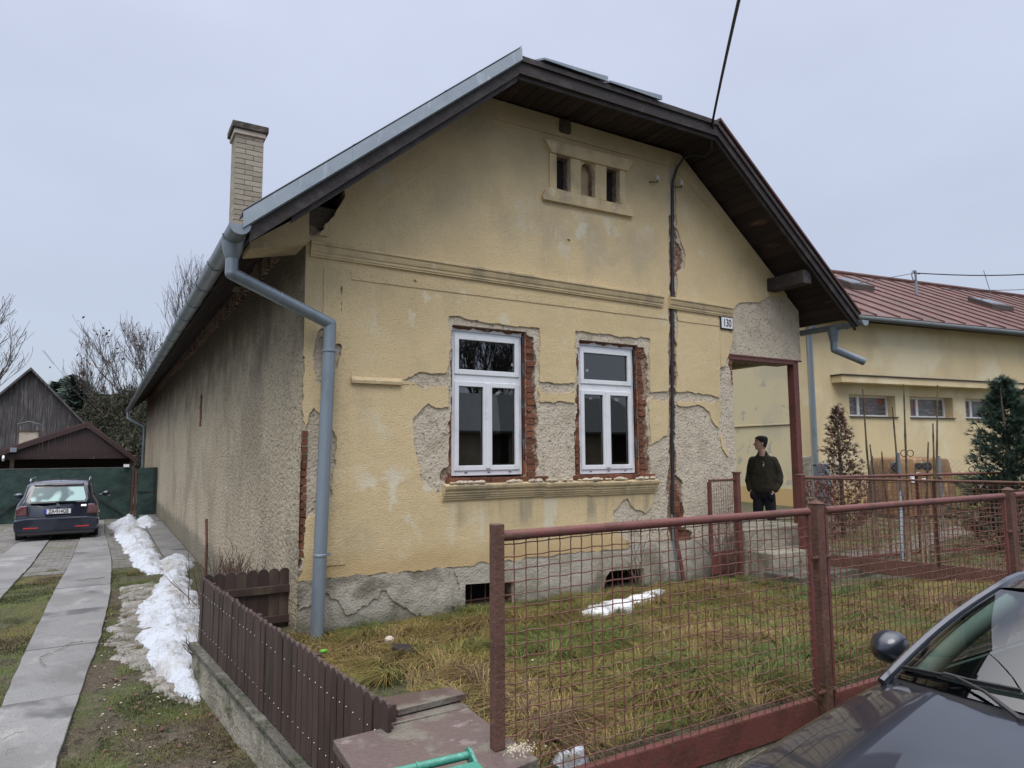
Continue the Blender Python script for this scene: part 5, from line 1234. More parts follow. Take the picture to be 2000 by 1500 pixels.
# ------------------------------------------------------------------ containers, garden plants at the right
def superell(cx, cy, z, a, b, n=4.0, k=28, rot=0.0):
    r = []
    for i in range(k):
        t = 2 * PI * i / k; c, s = math.cos(t), math.sin(t); x = a * abs(c) ** (2 / n) * (1 if c > 0 else -1); y = b * abs(s) ** (2 / n) * (1 if s > 0 else -1)
        r.append((cx + x * math.cos(rot) - y * math.sin(rot), cy + x * math.sin(rot) + y * math.cos(rot), z))
    return r
def igloo(u0, u1, vtop, d, m, label, holes=True):
    d = d + .7; L0, L1 = FD(u0, 1010, d), FD(u1, 1010, d); w = np.linalg.norm((L1 - L0)[:2]); ctr = (L0 + L1) / 2; rt = (L1 - L0); rt[2] = 0; rt /= np.linalg.norm(rt); fw = np.array([rt[1], -rt[0], 0])
    top = FD((u0 + u1) / 2, vtop, d)[2]; rot = math.atan2(rt[1], rt[0]); z0 = -.05
    o = empty('recycling_container', (ctr[0], ctr[1], z0), label, 'container')
    q = MB(); rows = [superell(ctr[0], ctr[1], z, w / 2 * f, .72 * f, 4.5, 32, rot) for z, f in ((z0, .90), (z0 + .08, 1.0), (z0 + .35, 1.0), (top - .30, .91), (top - .09, .87), (top - .03, .84), (top, .74), (top + .02, .3))]
    b = len(q.v)
    for r_ in rows: q.v += r_
    for i in range(len(rows) - 1):
        for k in range(32): q.f.append((b + i * 32 + k, b + i * 32 + (k + 1) % 32, b + (i + 1) * 32 + (k + 1) % 32, b + (i + 1) * 32 + k)); q.mi.append(0)
    q.f.append(tuple(b + (len(rows) - 1) * 32 + k for k in range(32))); q.mi.append(0)
    q.build('shell', m, o, smooth=True)
    fc = lambda r, z, off=.0: ctr + fw * (.72 * (.885 if z > .9 else .95) + .012 + off) + rt * r + UP * (z0 - ctr[2] + z)
    if holes:
        for r in (-w * .39, w * .04 + .0):
            q = MB(); c_ = fc(r, top - z0 - .20, -.015); q.lathe(c_, [(.10, -.02), (.115, -.01), (.115, .015), (.10, .03)], 18, tuple(fw)); q.build('opening_ring', G['car_trim'], o)
            q = MB(); q.lathe(fc(r, top - z0 - .20, .0), [(.085, .0), (.085, .018)], 18, tuple(fw)); q.build('opening', G['carport_dark'], o)
        q = MB(); q.prism([fc(-.22, top - z0 - .12, -.0), fc(.0 - .02, top - z0 - .12, .0), fc(-.02, top - z0 - .26, .0), fc(-.22, top - z0 - .26, .0)], fw * .012); q.build('slot_flap', G['carport_dark'], o)
        for (r, z, a_, b_) in ((-.30, .95, .07, .11), (-.14, 1.04, .09, .05), (-.05, .92, .045, .06)):
            q = MB(); q.prism([fc(r - a_, z - b_, .0), fc(r + a_, z - b_ * .8, .0), fc(r + a_ * .8, z + b_, .0), fc(r - a_ * .9, z + b_, .0)], fw * .008); q.build('sticker', G['paper'], o)
    for r in (-.1, .06):
        q = MB(); c_ = ctr + rt * r + UP * (top + .11 - ctr[2]); q.tube([c_ + rt * (.08 * math.cos(2 * PI * k / 14)) + UP * (.08 * math.sin(2 * PI * k / 14)) for k in range(15)], .012, 5, False); q.build('lifting_ring', G['steel_rust'], o)
    return o, fc
igloo(1712, 1850, 894, 16.0, G['igloo_brown'], 'faded orange-brown bell-shaped recycling container with two round holes')
o_, fc_ = igloo(1862, 1962, 925, 17.5, G['igloo_green'], 'yellow-green mossy recycling container with warning sticker behind the thuja', False)
q = MB(); q.prism([fc_(-.50, .62, .03), fc_(-.02, .62, .03), fc_(-.02, .98, .03), fc_(-.50, .98, .03)], np.array([0, 0, 0.0]) - np.array([.006, .006, 0])); q.build('sticker', G['paper'], o_)
q = MB(); q.prism([fc_(-.36, .90, .05), fc_(-.06, .90, .05), fc_(-.06, .99, .05), fc_(-.36, .99, .05)], -np.array([.006, .006, 0])); q.build('sticker', G['yellow'], o_)
for zz_ in (.78, .84, .68):
    q = MB(); q.prism([fc_(-.44 + .1 * (zz_ < .7), zz_, .05), fc_(-.07, zz_, .05), fc_(-.07, zz_ + .03, .05), fc_(-.44 + .1 * (zz_ < .7), zz_ + .03, .05)], -np.array([.006, .006, 0])); q.build('print_line', G['red_print'], o_)

def stems(name, label, lines, r0, m, cat, group=None, d=10.5, knots=True):
    for k, ln in enumerate(lines):
        pts = []
        for (u, v) in ln: pts.append(FD(u, v, d + .12 * math.sin(k * 2.3)))
        g_ = FZ(ln[-1][0] + 2, 1095, -.03); pts.append(np.array([g_[0], g_[1], -.08]))
        pp_ = []
        for i in range(len(pts) - 1):
            for t in np.linspace(0, 1, 6, endpoint=False): pp_.append(pts[i] * (1 - t) + pts[i + 1] * t)
        pp_.append(pts[-1]); nn = len(pp_); rs_ = [(r0 * (.45 + .75 * i / nn)) * (1.25 if knots and i % 4 == 2 else 1) for i in range(nn)]
        q = MB(); q.tube(pp_, rs_, 6); q.build(name, m, None, True, label=label[k], cat=cat, group=group)
stems('young_stem', ['tall leafless stem nearest the brown thuja', 'thin leafless stem right of the brown thuja, lower than its neighbour', 'leafless stem in front of the left part of the brown container', 'tallest stem in front of the middle of the brown container', 'tall straight stem at the right edge of the brown container', 'stem just left of the straight one at the container edge', 'short thin stem in front of the right half of the brown container', 'short thin stem by the left hole of the brown container', 'thin twig stem below the right hole of the brown container'],
      [[(1685, 760), (1693, 880), (1705, 1000)], [(1699, 868), (1708, 940), (1712, 1010)], [(1743, 795), (1752, 900), (1768, 1010)], [(1765, 750), (1768, 850), (1774, 1010)], [(1831, 752), (1830, 880), (1826, 1010)], [(1822, 827), (1824, 900), (1828, 1010)], [(1813, 863), (1811, 930), (1809, 1010)], [(1722, 882), (1727, 940), (1738, 1020)], [(1787, 915), (1793, 960), (1800, 1010)]], .020, G['stake'], 'stem', 'leafless stems in front of the containers')
q = MB(); a, b, c_ = FD(1754, 884, 10.3), FD(1759, 960, 10.3), FZ(1762, 1100, -.05); q.tube([a, b, c_], .024, 8); q.build('metal_stake', G['zinc_pipe'], None, label='grey metal stake among the stems with a rusty bracket', cat='stake')

def spray_tree(name, label, base, top, rad, n, mfol, cat='tree', seed=1, leaf=.10, skinny=1.0, wild=1.0):
    r = np.random.default_rng(seed); o = empty(name, tuple(base), label, cat); H_ = top[2] - base[2]
    q = MB(); q.tube([base, base + (top - base) * .5 + [.03, 0, 0], base + (top - base) * .9], [.05, .03, .008], 7); q.build('trunk', G['bark'], o)
    q = MB()
    nbr = int(46 * skinny) + 12; per = n // nbr
    for b_i in range(nbr):
        h = (b_i + r.random()) / nbr; a = b_i * 2.4 + r.uniform(-.4, .4); Lb = rad * ((1 - h) ** (.85 * skinny)) * min(1, .6 + h * 3) * r.uniform(.72, 1.22) + .05
        st = base + np.array([0, 0, H_ * h * .93]); hd_ = np.array([math.cos(a), math.sin(a), 0]); rise = r.uniform(.35, .75) * Lb + .04
        for k in range(per):
            t = r.random() ** .6; p = st + hd_ * Lb * t + UP * rise * t ** 1.6 + r.normal(0, .035 + .05 * Lb, 3) * np.array([1, 1, .8])
            s = leaf * r.uniform(.6, 1.4) * (1.1 - .3 * h); up_ = hd_ * r.uniform(.4, 1.0) + UP * r.uniform(.25, 1.1) + r.normal(0, .25, 3); up_ /= np.linalg.norm(up_)
            sd_ = np.cross(up_, r.normal(0, 1, 3)); sd_ /= np.linalg.norm(sd_) + 1e-9
            for kk in (-1, -.5, 0, .5, 1):
                e = p + up_ * s * (1 - .25 * abs(kk)) + sd_ * s * .5 * kk - UP * .12 * s; b0 = p + up_ * s * .25 * abs(kk); wv = sd_ * .075 * s
                q.add([b0 - wv, b0 + wv, e], [(0, 1, 2)])
    q.build('crown', mfol, o); return o
tb = FD(1645, 990, 13.0); tb[2] = -.02; tt = FD(1632, 782, 13.0); tt[0] += (tb[0] - tt[0]) * .3; tt[1] += (tb[1] - tt[1]) * .3
spray_tree('thuja', 'dead brown thuja standing between the porch post and the brown container', tb, tt, .62, 2300, G['thuja_dead'], seed=3, leaf=.10, skinny=1.25)
tb = FD(1975, 940, 11.0); tb[2] = -.05; tt = FD(1950, 722, 11.0)
spray_tree('thuja', 'green thuja with ragged top at the right edge of the garden', tb, tt, .86, 5200, G['thuja'], seed=8, leaf=.14, skinny=1.15)
# chain link behind the shrubs
cl = empty('chain_link_fence', tuple(NP(-.2, -5.0, -.1)), 'sagging chain link fence in front of the containers', 'fence')
A_, B_ = FD(1588, 1000, 15.0), FD(1985, 1000, 13.2); A_[2] = B_[2] = 0
ux = (B_ - A_); Lc = np.linalg.norm(ux); ux /= Lc; q = MB(); Hc = 1.38; st_ = .10
for i in range(int((Lc + Hc) / st_)):
    for sg_ in (1, -1):
        s0, s1 = i * st_ - Hc, i * st_
        if sg_ < 0: s0, s1 = s1, s0
        t0, t1 = 0.0, 1.0
        f = lambda t: s0 + (s1 - s0) * t
        lo, hi = min(s0, s1), max(s0, s1)
        if hi < 0 or lo > Lc: continue
        ta = [(0 - s0) / (s1 - s0), (Lc - s0) / (s1 - s0)]; ta = (max(0, min(ta)), min(1, max(ta)))
        if ta[1] - ta[0] < .02: continue
        q.bar(A_ + ux * f(ta[0]) + UP * Hc * ta[0], A_ + ux * f(ta[1]) + UP * Hc * ta[1], .0026, .0026)
q.build('chain_link', G['zinc_pipe'], cl)
for s in (0, Lc / 3, 2 * Lc / 3, Lc): q = MB(); q.tube([A_ + ux * s - UP * .1, A_ + ux * s + UP * 1.45], .025, 8); q.build('fence_post', G['zinc_pipe'], cl)
pc = FD(1575, 1000, 14.5); q = MB(); q.box((pc[0] - .14, pc[1] - .08, -.3), (pc[0] + .12, pc[1] + .1, FD(1575, 892, 14.5)[2])); q.build('concrete_post', G['wall_conc'], None, bevel=.01, label='grey concrete post behind the porch post', cat='post')
pc = FD(1613, 1000, 15.0); q = MB(); q.box((pc[0] - .16, pc[1] - .05, .3), (pc[0] + .16, pc[1] + .15, FD(1610, 905, 15.0)[2])); q.build('meter_cabinet', G['zinc_pipe'], None, bevel=.01, label='small grey metal cabinet beside the brown thuja', cat='cabinet')

# ------------------------------------------------------------------ far left: gate, carport, barn
GY = 19.0
gt = empty('driveway_gate', (-1, GY, -.5), 'wide driveway gate covered with dark green shade net', 'gate')
def netpanel(x0, x1, y, z0, z1, par):
    nx_ = max(4, int((x1 - x0) / .12)); P = [[(x0 + (x1 - x0) * i / nx_, y + .03 * math.sin(i * .9 + j) * math.sin(j * .8 + i * .3), z0 + (z1 - z0) * j / 10 + (.02 * math.sin(i * .45) if j in (0, 10) else 0)) for j in range(11)] for i in range(nx_ + 1)]
    q = MB(); q.grid(P); q.grid([[(a, b + .006, c) for a, b, c in r] for r in P], True); return q.build('shade_net', G['net'], par, smooth=True)
netpanel(-3.6, .84, GY, -.50, 1.13, gt)
q = MB(); q.tube([(-3.6, GY + .04, 1.13), (.84, GY + .04, 1.13)], .025, 6); q.tube([(-3.6, GY + .04, -.52), (.84, GY + .04, -.52)], .03, 6); q.build('gate_rail', G['car_trim'], gt)
q = MB(); q.bar((-.6, GY - .05, .6), (.82, GY - .05, -.46), .05, .03); q.build('gate_brace', G['car_trim'], gt)
q = MB(); q.bar((-1.9, GY - .05, .3), (-3.0, GY - .05, -.5), .05, .03); q.build('gate_brace', G['car_trim'], gt)
for x in (.90, .99): q = MB(); q.box((x - .03, GY - .04, -.6), (x + .03, GY + .04, 1.18 - (x - .9))); q.build('gate_post', G['steel_rust'] if x > .95 else G['dark_trim'], gt)
q = MB(); q.box((.62, GY - .1, 1.16), (.78, GY + .02, 1.25)); q.build('motion_lamp', G['enamel'], None, label='small white box lamp on top of the green gate', cat='lamp')
g3 = empty('net_panel', (1.3, GY - .1, -.5), 'narrow green netted panel between gate post and side wall', 'fence'); netpanel(1.04, XL - .01, GY - .12, -.50, 1.12, g3)
q = MB(); q.box((1.50, GY - .15, -.5), (1.54, GY - .11, 1.13)); q.build('panel_post', G['car_trim'], g3)
q = MB(); q.bar((1.04, GY - .14, .35), (XL - .02, GY - .14, .35), .03, .03); q.build('panel_rail', G['car_trim'], g3)

cp = empty('carport', (-1, 22, -.4), 'brown-red carport gable with dark opening behind the gate', 'carport')
CY = 22.0; ap, cl_, cr_ = (-.48, 2.60), (-3.75, 1.27), (1.12, 1.27)
def topz(x): return ap[1] - (ap[0] - x) * (ap[1] - cl_[1]) / (ap[0] - cl_[0]) if x < ap[0] else ap[1] - (x - ap[0]) * (ap[1] - cr_[1]) / (cr_[0] - ap[0])
q = MB(); x = cl_[0] + .35
while x < cr_[0] - .2:
    x2 = min(x + .09, cr_[0] - .15); q.prism([(x + .004, CY, 1.50), (x2 - .004, CY, 1.50), (x2 - .004, CY, max(1.52, topz(x2) - .06)), (x + .004, CY, max(1.52, topz(x) - .06))], (0, .03, 0)); x = x2
tag(q.build('gable_cladding', G['carport'], cp), kind='stuff')
for p, q_ in ((cl_, ap), (ap, cr_)):
    b = MB(); b.prism([(p[0], CY - .12, p[1] + .10), (q_[0], CY - .12, q_[1] + .10), (q_[0], CY - .12, q_[1] - .06), (p[0], CY - .12, p[1] - .06)], (0, .03, 0)); b.build('rake_board', G['carport'], cp)
    b = MB(); b.prism([(p[0], CY - .12, p[1] + .10), (q_[0], CY - .12, q_[1] + .10), (q_[0], CY + 4, q_[1] + .10), (p[0], CY + 4, p[1] + .10)], (0, 0, .04)); b.build('roof_slope', G['roof_red'], cp)
q = MB(); q.box((cl_[0] + .3, CY + 2.5, -.5), (cr_[0] - .1, CY + 2.6, 1.7)); q.build('back_wall', G['carport_dark'], cp)
q = MB(); q.box((cl_[0] + .3, CY, 1.42), (cr_[0] - .12, CY + .1, 1.50)); q.build('tie_beam', G['dark_wood'], cp)
for x in (-2.6, .95): q = MB(); q.box((x - .06, CY, -.5), (x + .06, CY + .12, 1.42)); q.build('carport_post', G['dark_wood'], cp)
q = MB(); a = FY(57, 846, 23.5); q.box((a[0] - .27, 23.3, 1.6), (a[0] + .27, 23.8, a[2] + .06)); sc_ = empty('small_chimney', (a[0], 23.5, 1.6), 'small pale chimney with tin hood behind the carport roof', 'chimney'); q.build('stack', G['cream_brick'], sc_)
q = MB(); q.box((a[0] - .31, 23.26, a[2] + .06), (a[0] + .31, 23.84, a[2] + .11)); q.build('collar', G['sooty'], sc_)
for dx in (-.24, .24): q = MB(); q.box((a[0] + dx - .02, 23.3, a[2] + .11), (a[0] + dx + .02, 23.34, a[2] + .33)); q.build('hood_leg', G['zinc'], sc_)
q = MB(); q.prism([(a[0] - .33, 23.2, a[2] + .33), (a[0], 23.2, a[2] + .43), (a[0] + .33, 23.2, a[2] + .33), (a[0] + .33, 23.2, a[2] + .31), (a[0], 23.2, a[2] + .40), (a[0] - .33, 23.2, a[2] + .31)], (0, .66, 0)); q.build('tin_hood', G['zinc'], sc_)
q = MB(); a = FY(26, 880, 21.8); q.box((a[0] - .09, 21.75, a[2] - .05), (a[0] + .09, 21.85, a[2] + .10)); q.build('floodlight', G['zinc'], None, label='small grey floodlight on the carport edge', cat='lamp')
q = MB(); a = FY(7, 895, 21.8); q.tube([(a[0], 21.75, a[2] - .08), (a[0], 21.7, a[2]), (a[0], 21.75, a[2] + .08)], .035, 8); q.build('camera_lamp', G['enamel'], None, label='small white security lamp on the carport at far left', cat='lamp')

BY = 34.0
ba = empty('wooden_barn', (-3.1, BY, -.4), 'old grey barn gable of weathered vertical boards', 'barn'); ax_, az_ = -3.16, 5.70
def bz(x): return az_ - abs(x - ax_) * 1.13
q = MB(); x = -8.2
while x < 1.6:
    if bz(x + .1) > .6: q.prism([(x + .006, BY + random.uniform(0, .02), -.4), (x + .194, BY, -.4), (x + .194, BY, bz(x + .194)), (x + .006, BY, bz(x + .006))], (0, .03, 0))
    x += .2
tag(q.build('gable_boards', G['barn'], ba), kind='stuff')
for sgn in (-1, 1):
    b = MB(); e_ = (ax_ + sgn * 4.7, bz(ax_ + sgn * 4.7)); b.prism([(e_[0], BY - .25, e_[1]), (ax_, BY - .25, az_), (ax_, BY + 9, az_), (e_[0], BY + 9, e_[1])], (0, 0, .12)); b.build('roof_slope', G['fascia'], ba)
    b = MB(); b.prism([(e_[0], BY - .28, e_[1] + .12), (ax_, BY - .28, az_ + .12), (ax_, BY - .28, az_ - .02), (e_[0], BY - .28, e_[1] - .02)], (0, .03, 0)); b.build('rake_board', G['barn'], ba)
q = MB(); q.prism([(-7.9, BY + .05, -.4), (1.4, BY + .05, -.4), (1.4, BY + .05, bz(1.4) - .1), (ax_, BY + .05, az_ - .12), (-7.9, BY + .05, bz(-7.9) - .1)], (0, .03, 0)); q.build('inner_wall', G['barn'], ba)
q = MB(); q.box((-8, BY + 5, -.4), (1.2, BY + 5.1, 2)); q.build('back_wall', G['barn'], ba)

# ------------------------------------------------------------------ bare trees and shrubs
def tree(name, label, base, H_, spread, seed, m='far_bark', leaves=0, depth=6, trunk=.16, up=.55, cat='tree', nb0=4, group=None, minr=.008):
    r = random.Random(seed); o = empty(name, tuple(base), label, cat, group)
    qt, qc, ql = MB(), MB(), MB(); tips = []
    def grow(p, d, L_, rad, lev):
        pts = [p]; dd = d.copy(); n = 4
        for i in range(n):
            dd = dd + np.array([r.gauss(0, .13), r.gauss(0, .13), r.gauss(.04, .06) + up * .06]); dd /= np.linalg.norm(dd); pts.append(pts[-1] + dd * L_ / n)
        rs_ = [max(minr, rad * (1 - .45 * i / n)) for i in range(n + 1)]
        (qt if lev == 0 else qc).tube(pts, rs_, 6 if lev < 2 else 3, False)
        if lev >= depth - 2: tips.append(pts[-1]); tips.append(pts[2])
        if lev >= depth: return
        kk = r.randint(2, 4) if lev else nb0
        for i in range(kk):
            t = r.randint(1, n) if lev else r.randint(2, n); a = r.uniform(0, 2 * PI); s = spread * r.uniform(.5, 1.2)
            nd = dd * 1.0 + np.array([math.cos(a) * s, math.sin(a) * s, up * .35]); nd /= np.linalg.norm(nd)
            grow(pts[t], nd, L_ * r.uniform(.58, .82), rad * .55 * r.uniform(.8, 1.1), lev + 1)
        grow(pts[-1], dd, L_ * .75, rad * .6, lev + 1)
    grow(np.array(base, float), np.array([0, 0, 1.0]), H_ * .30, trunk, 0)
    qt.build('trunk', G[m], o); qc.build('crown', G[m], o)
    if leaves:
        for i in range(leaves):
            p = tips[r.randrange(len(tips))] + np.array([r.gauss(0, .12), r.gauss(0, .12), r.gauss(0, .12)]); a = np.array([r.gauss(0, 1), r.gauss(0, 1), r.gauss(0, 1)]) * .09; b = np.array([r.gauss(0, 1), r.gauss(0, 1), r.gauss(0, 1)]) * .07
            ql.add([p, p + a, p + a + b, p + b], [(0, 1, 2, 3)])
        tag(ql.build('leaves', G['dry_leaf'], o), kind='stuff')
    return o
def gp(u, y): p = FY(u, 1000, y); return np.array([p[0], y, -.5])
tree('oak_tree', 'tree with many upright twigs and a few dry leaves beyond the barn', gp(222, 45), 12.6, .62, 23, leaves=420, depth=5, trunk=.15, up=.55, nb0=7, minr=.010)
tree('bare_tree', 'bare wide tree at the far left edge above the barn roof', gp(-30, 50), 15.5, .85, 5, depth=5, trunk=.25, up=.45, minr=.012)
tree('bare_tree', 'thin bare tree top showing above the long eave', gp(362, 62), 21.5, .55, 21, depth=5, trunk=.22, up=1.0, minr=.012)
def scrubm(name, label, c, rx, ry, h, n, mtl, seed, leaf=.25, cat='bush', kind=None, group=None):
    r = np.random.default_rng(seed); q = MB()
    for i in range(n):
        a = r.uniform(0, 2 * PI); rad = math.sqrt(r.random()); hh = r.random() ** .7; lim = math.sqrt(max(0, 1 - hh ** 2.2)); lob = 1 + .25 * math.sin(a * 4 + seed)
        p = np.array([c[0] + math.cos(a) * rad * rx * lim * lob, c[1] + math.sin(a) * rad * ry * lim, c[2] + h * hh * (1 + .10 * math.sin(a * 5 + seed * 2))])
        u_ = r.normal(0, 1, 3); u_[2] += .8; u_ /= np.linalg.norm(u_); w_ = np.cross(u_, r.normal(0, 1, 3)); w_ /= np.linalg.norm(w_); s = leaf * r.uniform(.5, 1.6)
        q.add([p, p + u_ * s + w_ * s * .12, p + u_ * s * 1.5 - w_ * s * .05, p + u_ * s * .4 - w_ * s * .14], [(0, 1, 2, 3)])
    o = empty(name, tuple(c), label, cat, group) if kind is None else None
    if kind is None:
        q.build('foliage', G[mtl], o)
        t = MB()
        for i in range(7):
            a = i * .9; t.tube([c, c + np.array([math.cos(a) * rx * .2, math.sin(a) * ry * .2, h * .45]), c + np.array([math.cos(a) * rx * .4, math.sin(a) * ry * .4, h * .85])], [.05, .035, .012], 4)
        t.build('stems', G['far_bark'], o)
    else: tag(q.build(name, G[mtl]), kind=kind)
    return o
for i, (u, y, rx, h, n, lab) in enumerate(((185, 39, 1.8, 5.2, 5500, 'olive brown thicket right behind the barn slope'), (235, 41, 2.2, 5.6, 6500, 'tall olive thicket below the leafy tree'), (280, 37, 2.0, 5.0, 5000, 'olive thicket beside the far end of the side wall'), (252, 31, 1.6, 2.6, 3500, 'low brown brush behind the carport roof end'))):
    scrubm('thicket', lab, gp(u, y), rx, 1.5, h, n, 'scrub', 30 + i, leaf=.16)
q = MB(); r_ = np.random.default_rng(77)
def conifer(base, top, rad, n):
    h = top - base[2]; q.tube([base, base + UP * h * .9], [.2, .03], 5)
    for i in range(n):
        t = r_.random() ** .7; a = r_.uniform(0, 2 * PI); rr_ = rad * (1 - t) ** .8 * r_.uniform(.45, 1.0) * (1 + .15 * math.sin(t * 34)); p = base + np.array([math.cos(a) * rr_, math.sin(a) * rr_, h * (.02 + .98 * t)])
        o_ = np.array([math.cos(a), math.sin(a), r_.uniform(-.4, .3)]); s = .85 * r_.uniform(.5, 1.3) * (1.15 - t * .6); w_ = np.cross(o_, UP) * s * .3 + UP * s * .1
        q.add([p - w_, p + w_, p + o_ * s], [(0, 1, 2)])
for i in range(46):
    u = 40 + i * 5.6 + random.uniform(-4, 4); y = 78 + random.uniform(-8, 12)
    vt = np.interp(u, [40, 85, 100, 130, 155, 170, 200, 240, 270, 300], [800, 748, 738, 735, 740, 760, 772, 770, 758, 755]) + random.uniform(-6, 14)
    conifer(gp(u, y), FY(u, vt, y)[2], 2.6, 900)
tag(q.build('forest', G['conifer']), kind='stuff')

# shrubs by the side wall, twigs in the snow, post stub
def twigs(name, label, c, n, h, spread, m, seed, lean=(0, 0), r0=.006):
    r = random.Random(seed); q = MB()
    for i in range(n):
        p = np.array([c[0] + r.gauss(0, spread * .20), c[1] + r.gauss(0, spread), c[2]]); d = np.array([r.gauss(0, .28) + lean[0], r.gauss(0, .35) + lean[1], 1.0]); d /= np.linalg.norm(d); hh = h * r.uniform(.4, 1.1); pts = [p]
        for k in range(4): d = d + np.array([r.gauss(0, .12), r.gauss(0, .12), 0]); d /= np.linalg.norm(d); pts.append(pts[-1] + d * hh / 4)
        q.tube(pts, [r0, r0 * .85, r0 * .7, r0 * .5, r0 * .3], 4, False)
        for s in range(2):
            k = r.randint(1, 3); d2 = d + np.array([r.gauss(0, .6), r.gauss(0, .6), r.gauss(0, .2)]); d2 /= np.linalg.norm(d2); q.tube([pts[k], pts[k] + d2 * hh * .2, pts[k] + d2 * hh * .33 + UP * .02], [r0 * .6, r0 * .4, r0 * .25], 4, False)
    return q.build(name, G[m], None, label=label, cat='shrub')
twigs('bare_shrub', 'reddish bare shrub against the side wall behind the picket panel', (1.40, 2.0, -.42), 230, .85, .62, 'twig_red', 2, (.05, 0), .007)
twigs('bare_shrub', 'low tangle of brown twigs at the end of the picket fence by the snow', (1.05, .75, -.40), 50, .30, .22, 'twig', 3, (-.1, 0), .0045)
twigs('bare_shrub', 'dark twigs reaching from the picket fence over the snow', (.80, .25, -.20), 12, .20, .10, 'twig', 4, (-.7, -.25), .004)
twigs('bare_shrub', 'thin dry stalks growing before the facade near the second cellar window', (5.55, -.35, -.1), 5, 1.15, .12, 'twig', 7, (.1, 0), .006)
twigs('bare_shrub', 'brown dry climber tangled over the small gate', (7.1, -.26, -.05), 40, .85, .05, 'twig_red', 8, (.1, 0), .004)
q = MB(); a = FX(404, 1062, XL - .12); b = FX(403, 1014, XL - .12); q.tube([(a[0], a[1], -.42), (a[0], a[1], a[2]), (b[0], b[1] , b[2])], .022, 6); q.build('rusty_post', G['steel_rust'], None, label='rusty thin post stub standing at the side wall', cat='post')

# ------------------------------------------------------------------ across the street (seen mirrored in the panes)
ac = empty('house_across', (20, -24, -.5), 'red roofed house across the street behind the camera', 'house')
q = MB(); q.box((11, -30, -.6), (27, -23, 2.6)); q.build('wall', G['side_render'], ac)
q = MB(); q.prism([(10.5, -22.5, 2.5), (27.5, -22.5, 2.5), (27.5, -26.5, 4.7), (10.5, -26.5, 4.7)], (0, 0, .1)); q.prism([(10.5, -30.5, 2.5), (27.5, -30.5, 2.5), (27.5, -26.5, 4.7), (10.5, -26.5, 4.7)], (0, 0, .1)); q.build('roof', G['gutter_dark'], ac)
for x in (13, 17, 21, 25): q = MB(); q.box((x - .6, -22.99, 1), (x + .6, -22.9, 2.4)); q.build('window', G['carport_dark'], ac)
for i, (x, y, h, l) in enumerate(((9, -19, 11, 'bare street tree left of the house across the street'), (15, -31, 14, 'bare tree behind the house across the street, left'), (22, -33, 15, 'bare tree behind the house across the street, right'), (3, -24, 12, 'bare tree straight behind the camera across the street'))):
    tree('bare_tree', l, np.array([x, y, -.5]), h, .55, 50 + i, depth=5, trunk=.28, up=.5, minr=.02)

# ------------------------------------------------------------------ people
def skinned(name, chains, m, par, sub=2):
    """chains: list of [(point, radius), ...]; the first point of the first chain is the root; equal points are welded"""
    vs, es, rs_ = [], [], []; idx = {}
    def vid(p, r):
        k = tuple(round(c, 4) for c in p)
        if k not in idx: idx[k] = len(vs); vs.append(k); rs_.append(r)
        return idx[k]
    for ch in chains:
        last = None
        for p, r in ch:
            i = vid(p, r)
            if last is not None and i != last: es.append((last, i))
            last = i
    me = bpy.data.meshes.new(name); me.from_pydata(vs, es, []); me.update(); o = bpy.data.objects.new(name, me); link(o)
    md = o.modifiers.new('skin', 'SKIN'); md.use_smooth_shade = True
    for i, v in enumerate(me.skin_vertices[0].data):
        r = rs_[i]; v.radius = r if isinstance(r, tuple) else (r, r); v.use_root = (i == 0)
    sb_ = o.modifiers.new('sub', 'SUBSURF'); sb_.levels = sub; sb_.render_levels = sub
    if sub > 1: sm_ = o.modifiers.new('smooth', 'SMOOTH'); sm_.factor = .5; sm_.iterations = 8 if name == 'fleece_jacket' else 2
    bpy.context.view_layer.update(); m2 = bpy.data.meshes.new_from_object(o.evaluated_get(bpy.context.evaluated_depsgraph_get())); bpy.data.objects.remove(o)
    m2.materials.clear(); m2.materials.append(m); m2.polygons.foreach_set('use_smooth', [True] * len(m2.polygons)); m2.name = name
    o = bpy.data.objects.new(name, m2); link(o); parent(o, par); return o
mp_ = FD(1494, 1000, 11.3); MX, MY, MZ = mp_[0], mp_[1], .02
man = empty('person', (MX, MY, MZ), 'person in olive fleece and navy trousers standing behind the porch steps, hands in pockets', 'person')
fd = np.array([-.93, -.36]); fd /= np.linalg.norm(fd); lf = np.array([-fd[1], fd[0]])
def B(f, l, z): return (MX + fd[0] * f + lf[0] * l, MY + fd[1] * f + lf[1] * l, MZ + z)
hf = np.array([-.72, .69]); hl = np.array([-hf[1], hf[0]])
hc = (MX + fd[0] * .05, MY + fd[1] * .05)
def Hd(f, l, z): return (hc[0] + hf[0] * f + hl[0] * l, hc[1] + hf[1] * f + hl[1] * l, MZ + z)
HR = [(1.47, .04, -.055, .055), (1.53, .045, -.062, .055), (1.57, .052, -.066, .056), (1.583, .086, -.062, .050), (1.60, .097, -.064, .060), (1.62, .098, -.068, .066), (1.636, .094, -.072, .069), (1.65, .098, -.078, .071), (1.67, .094, -.086, .074), (1.685, .092, -.091, .076), (1.705, .083, -.096, .077), (1.722, .094, -.098, .078), (1.745, .096, -.10, .078), (1.77, .088, -.098, .075), (1.79, .070, -.086, .066), (1.806, .042, -.062, .048), (1.813, .012, -.03, .02)]
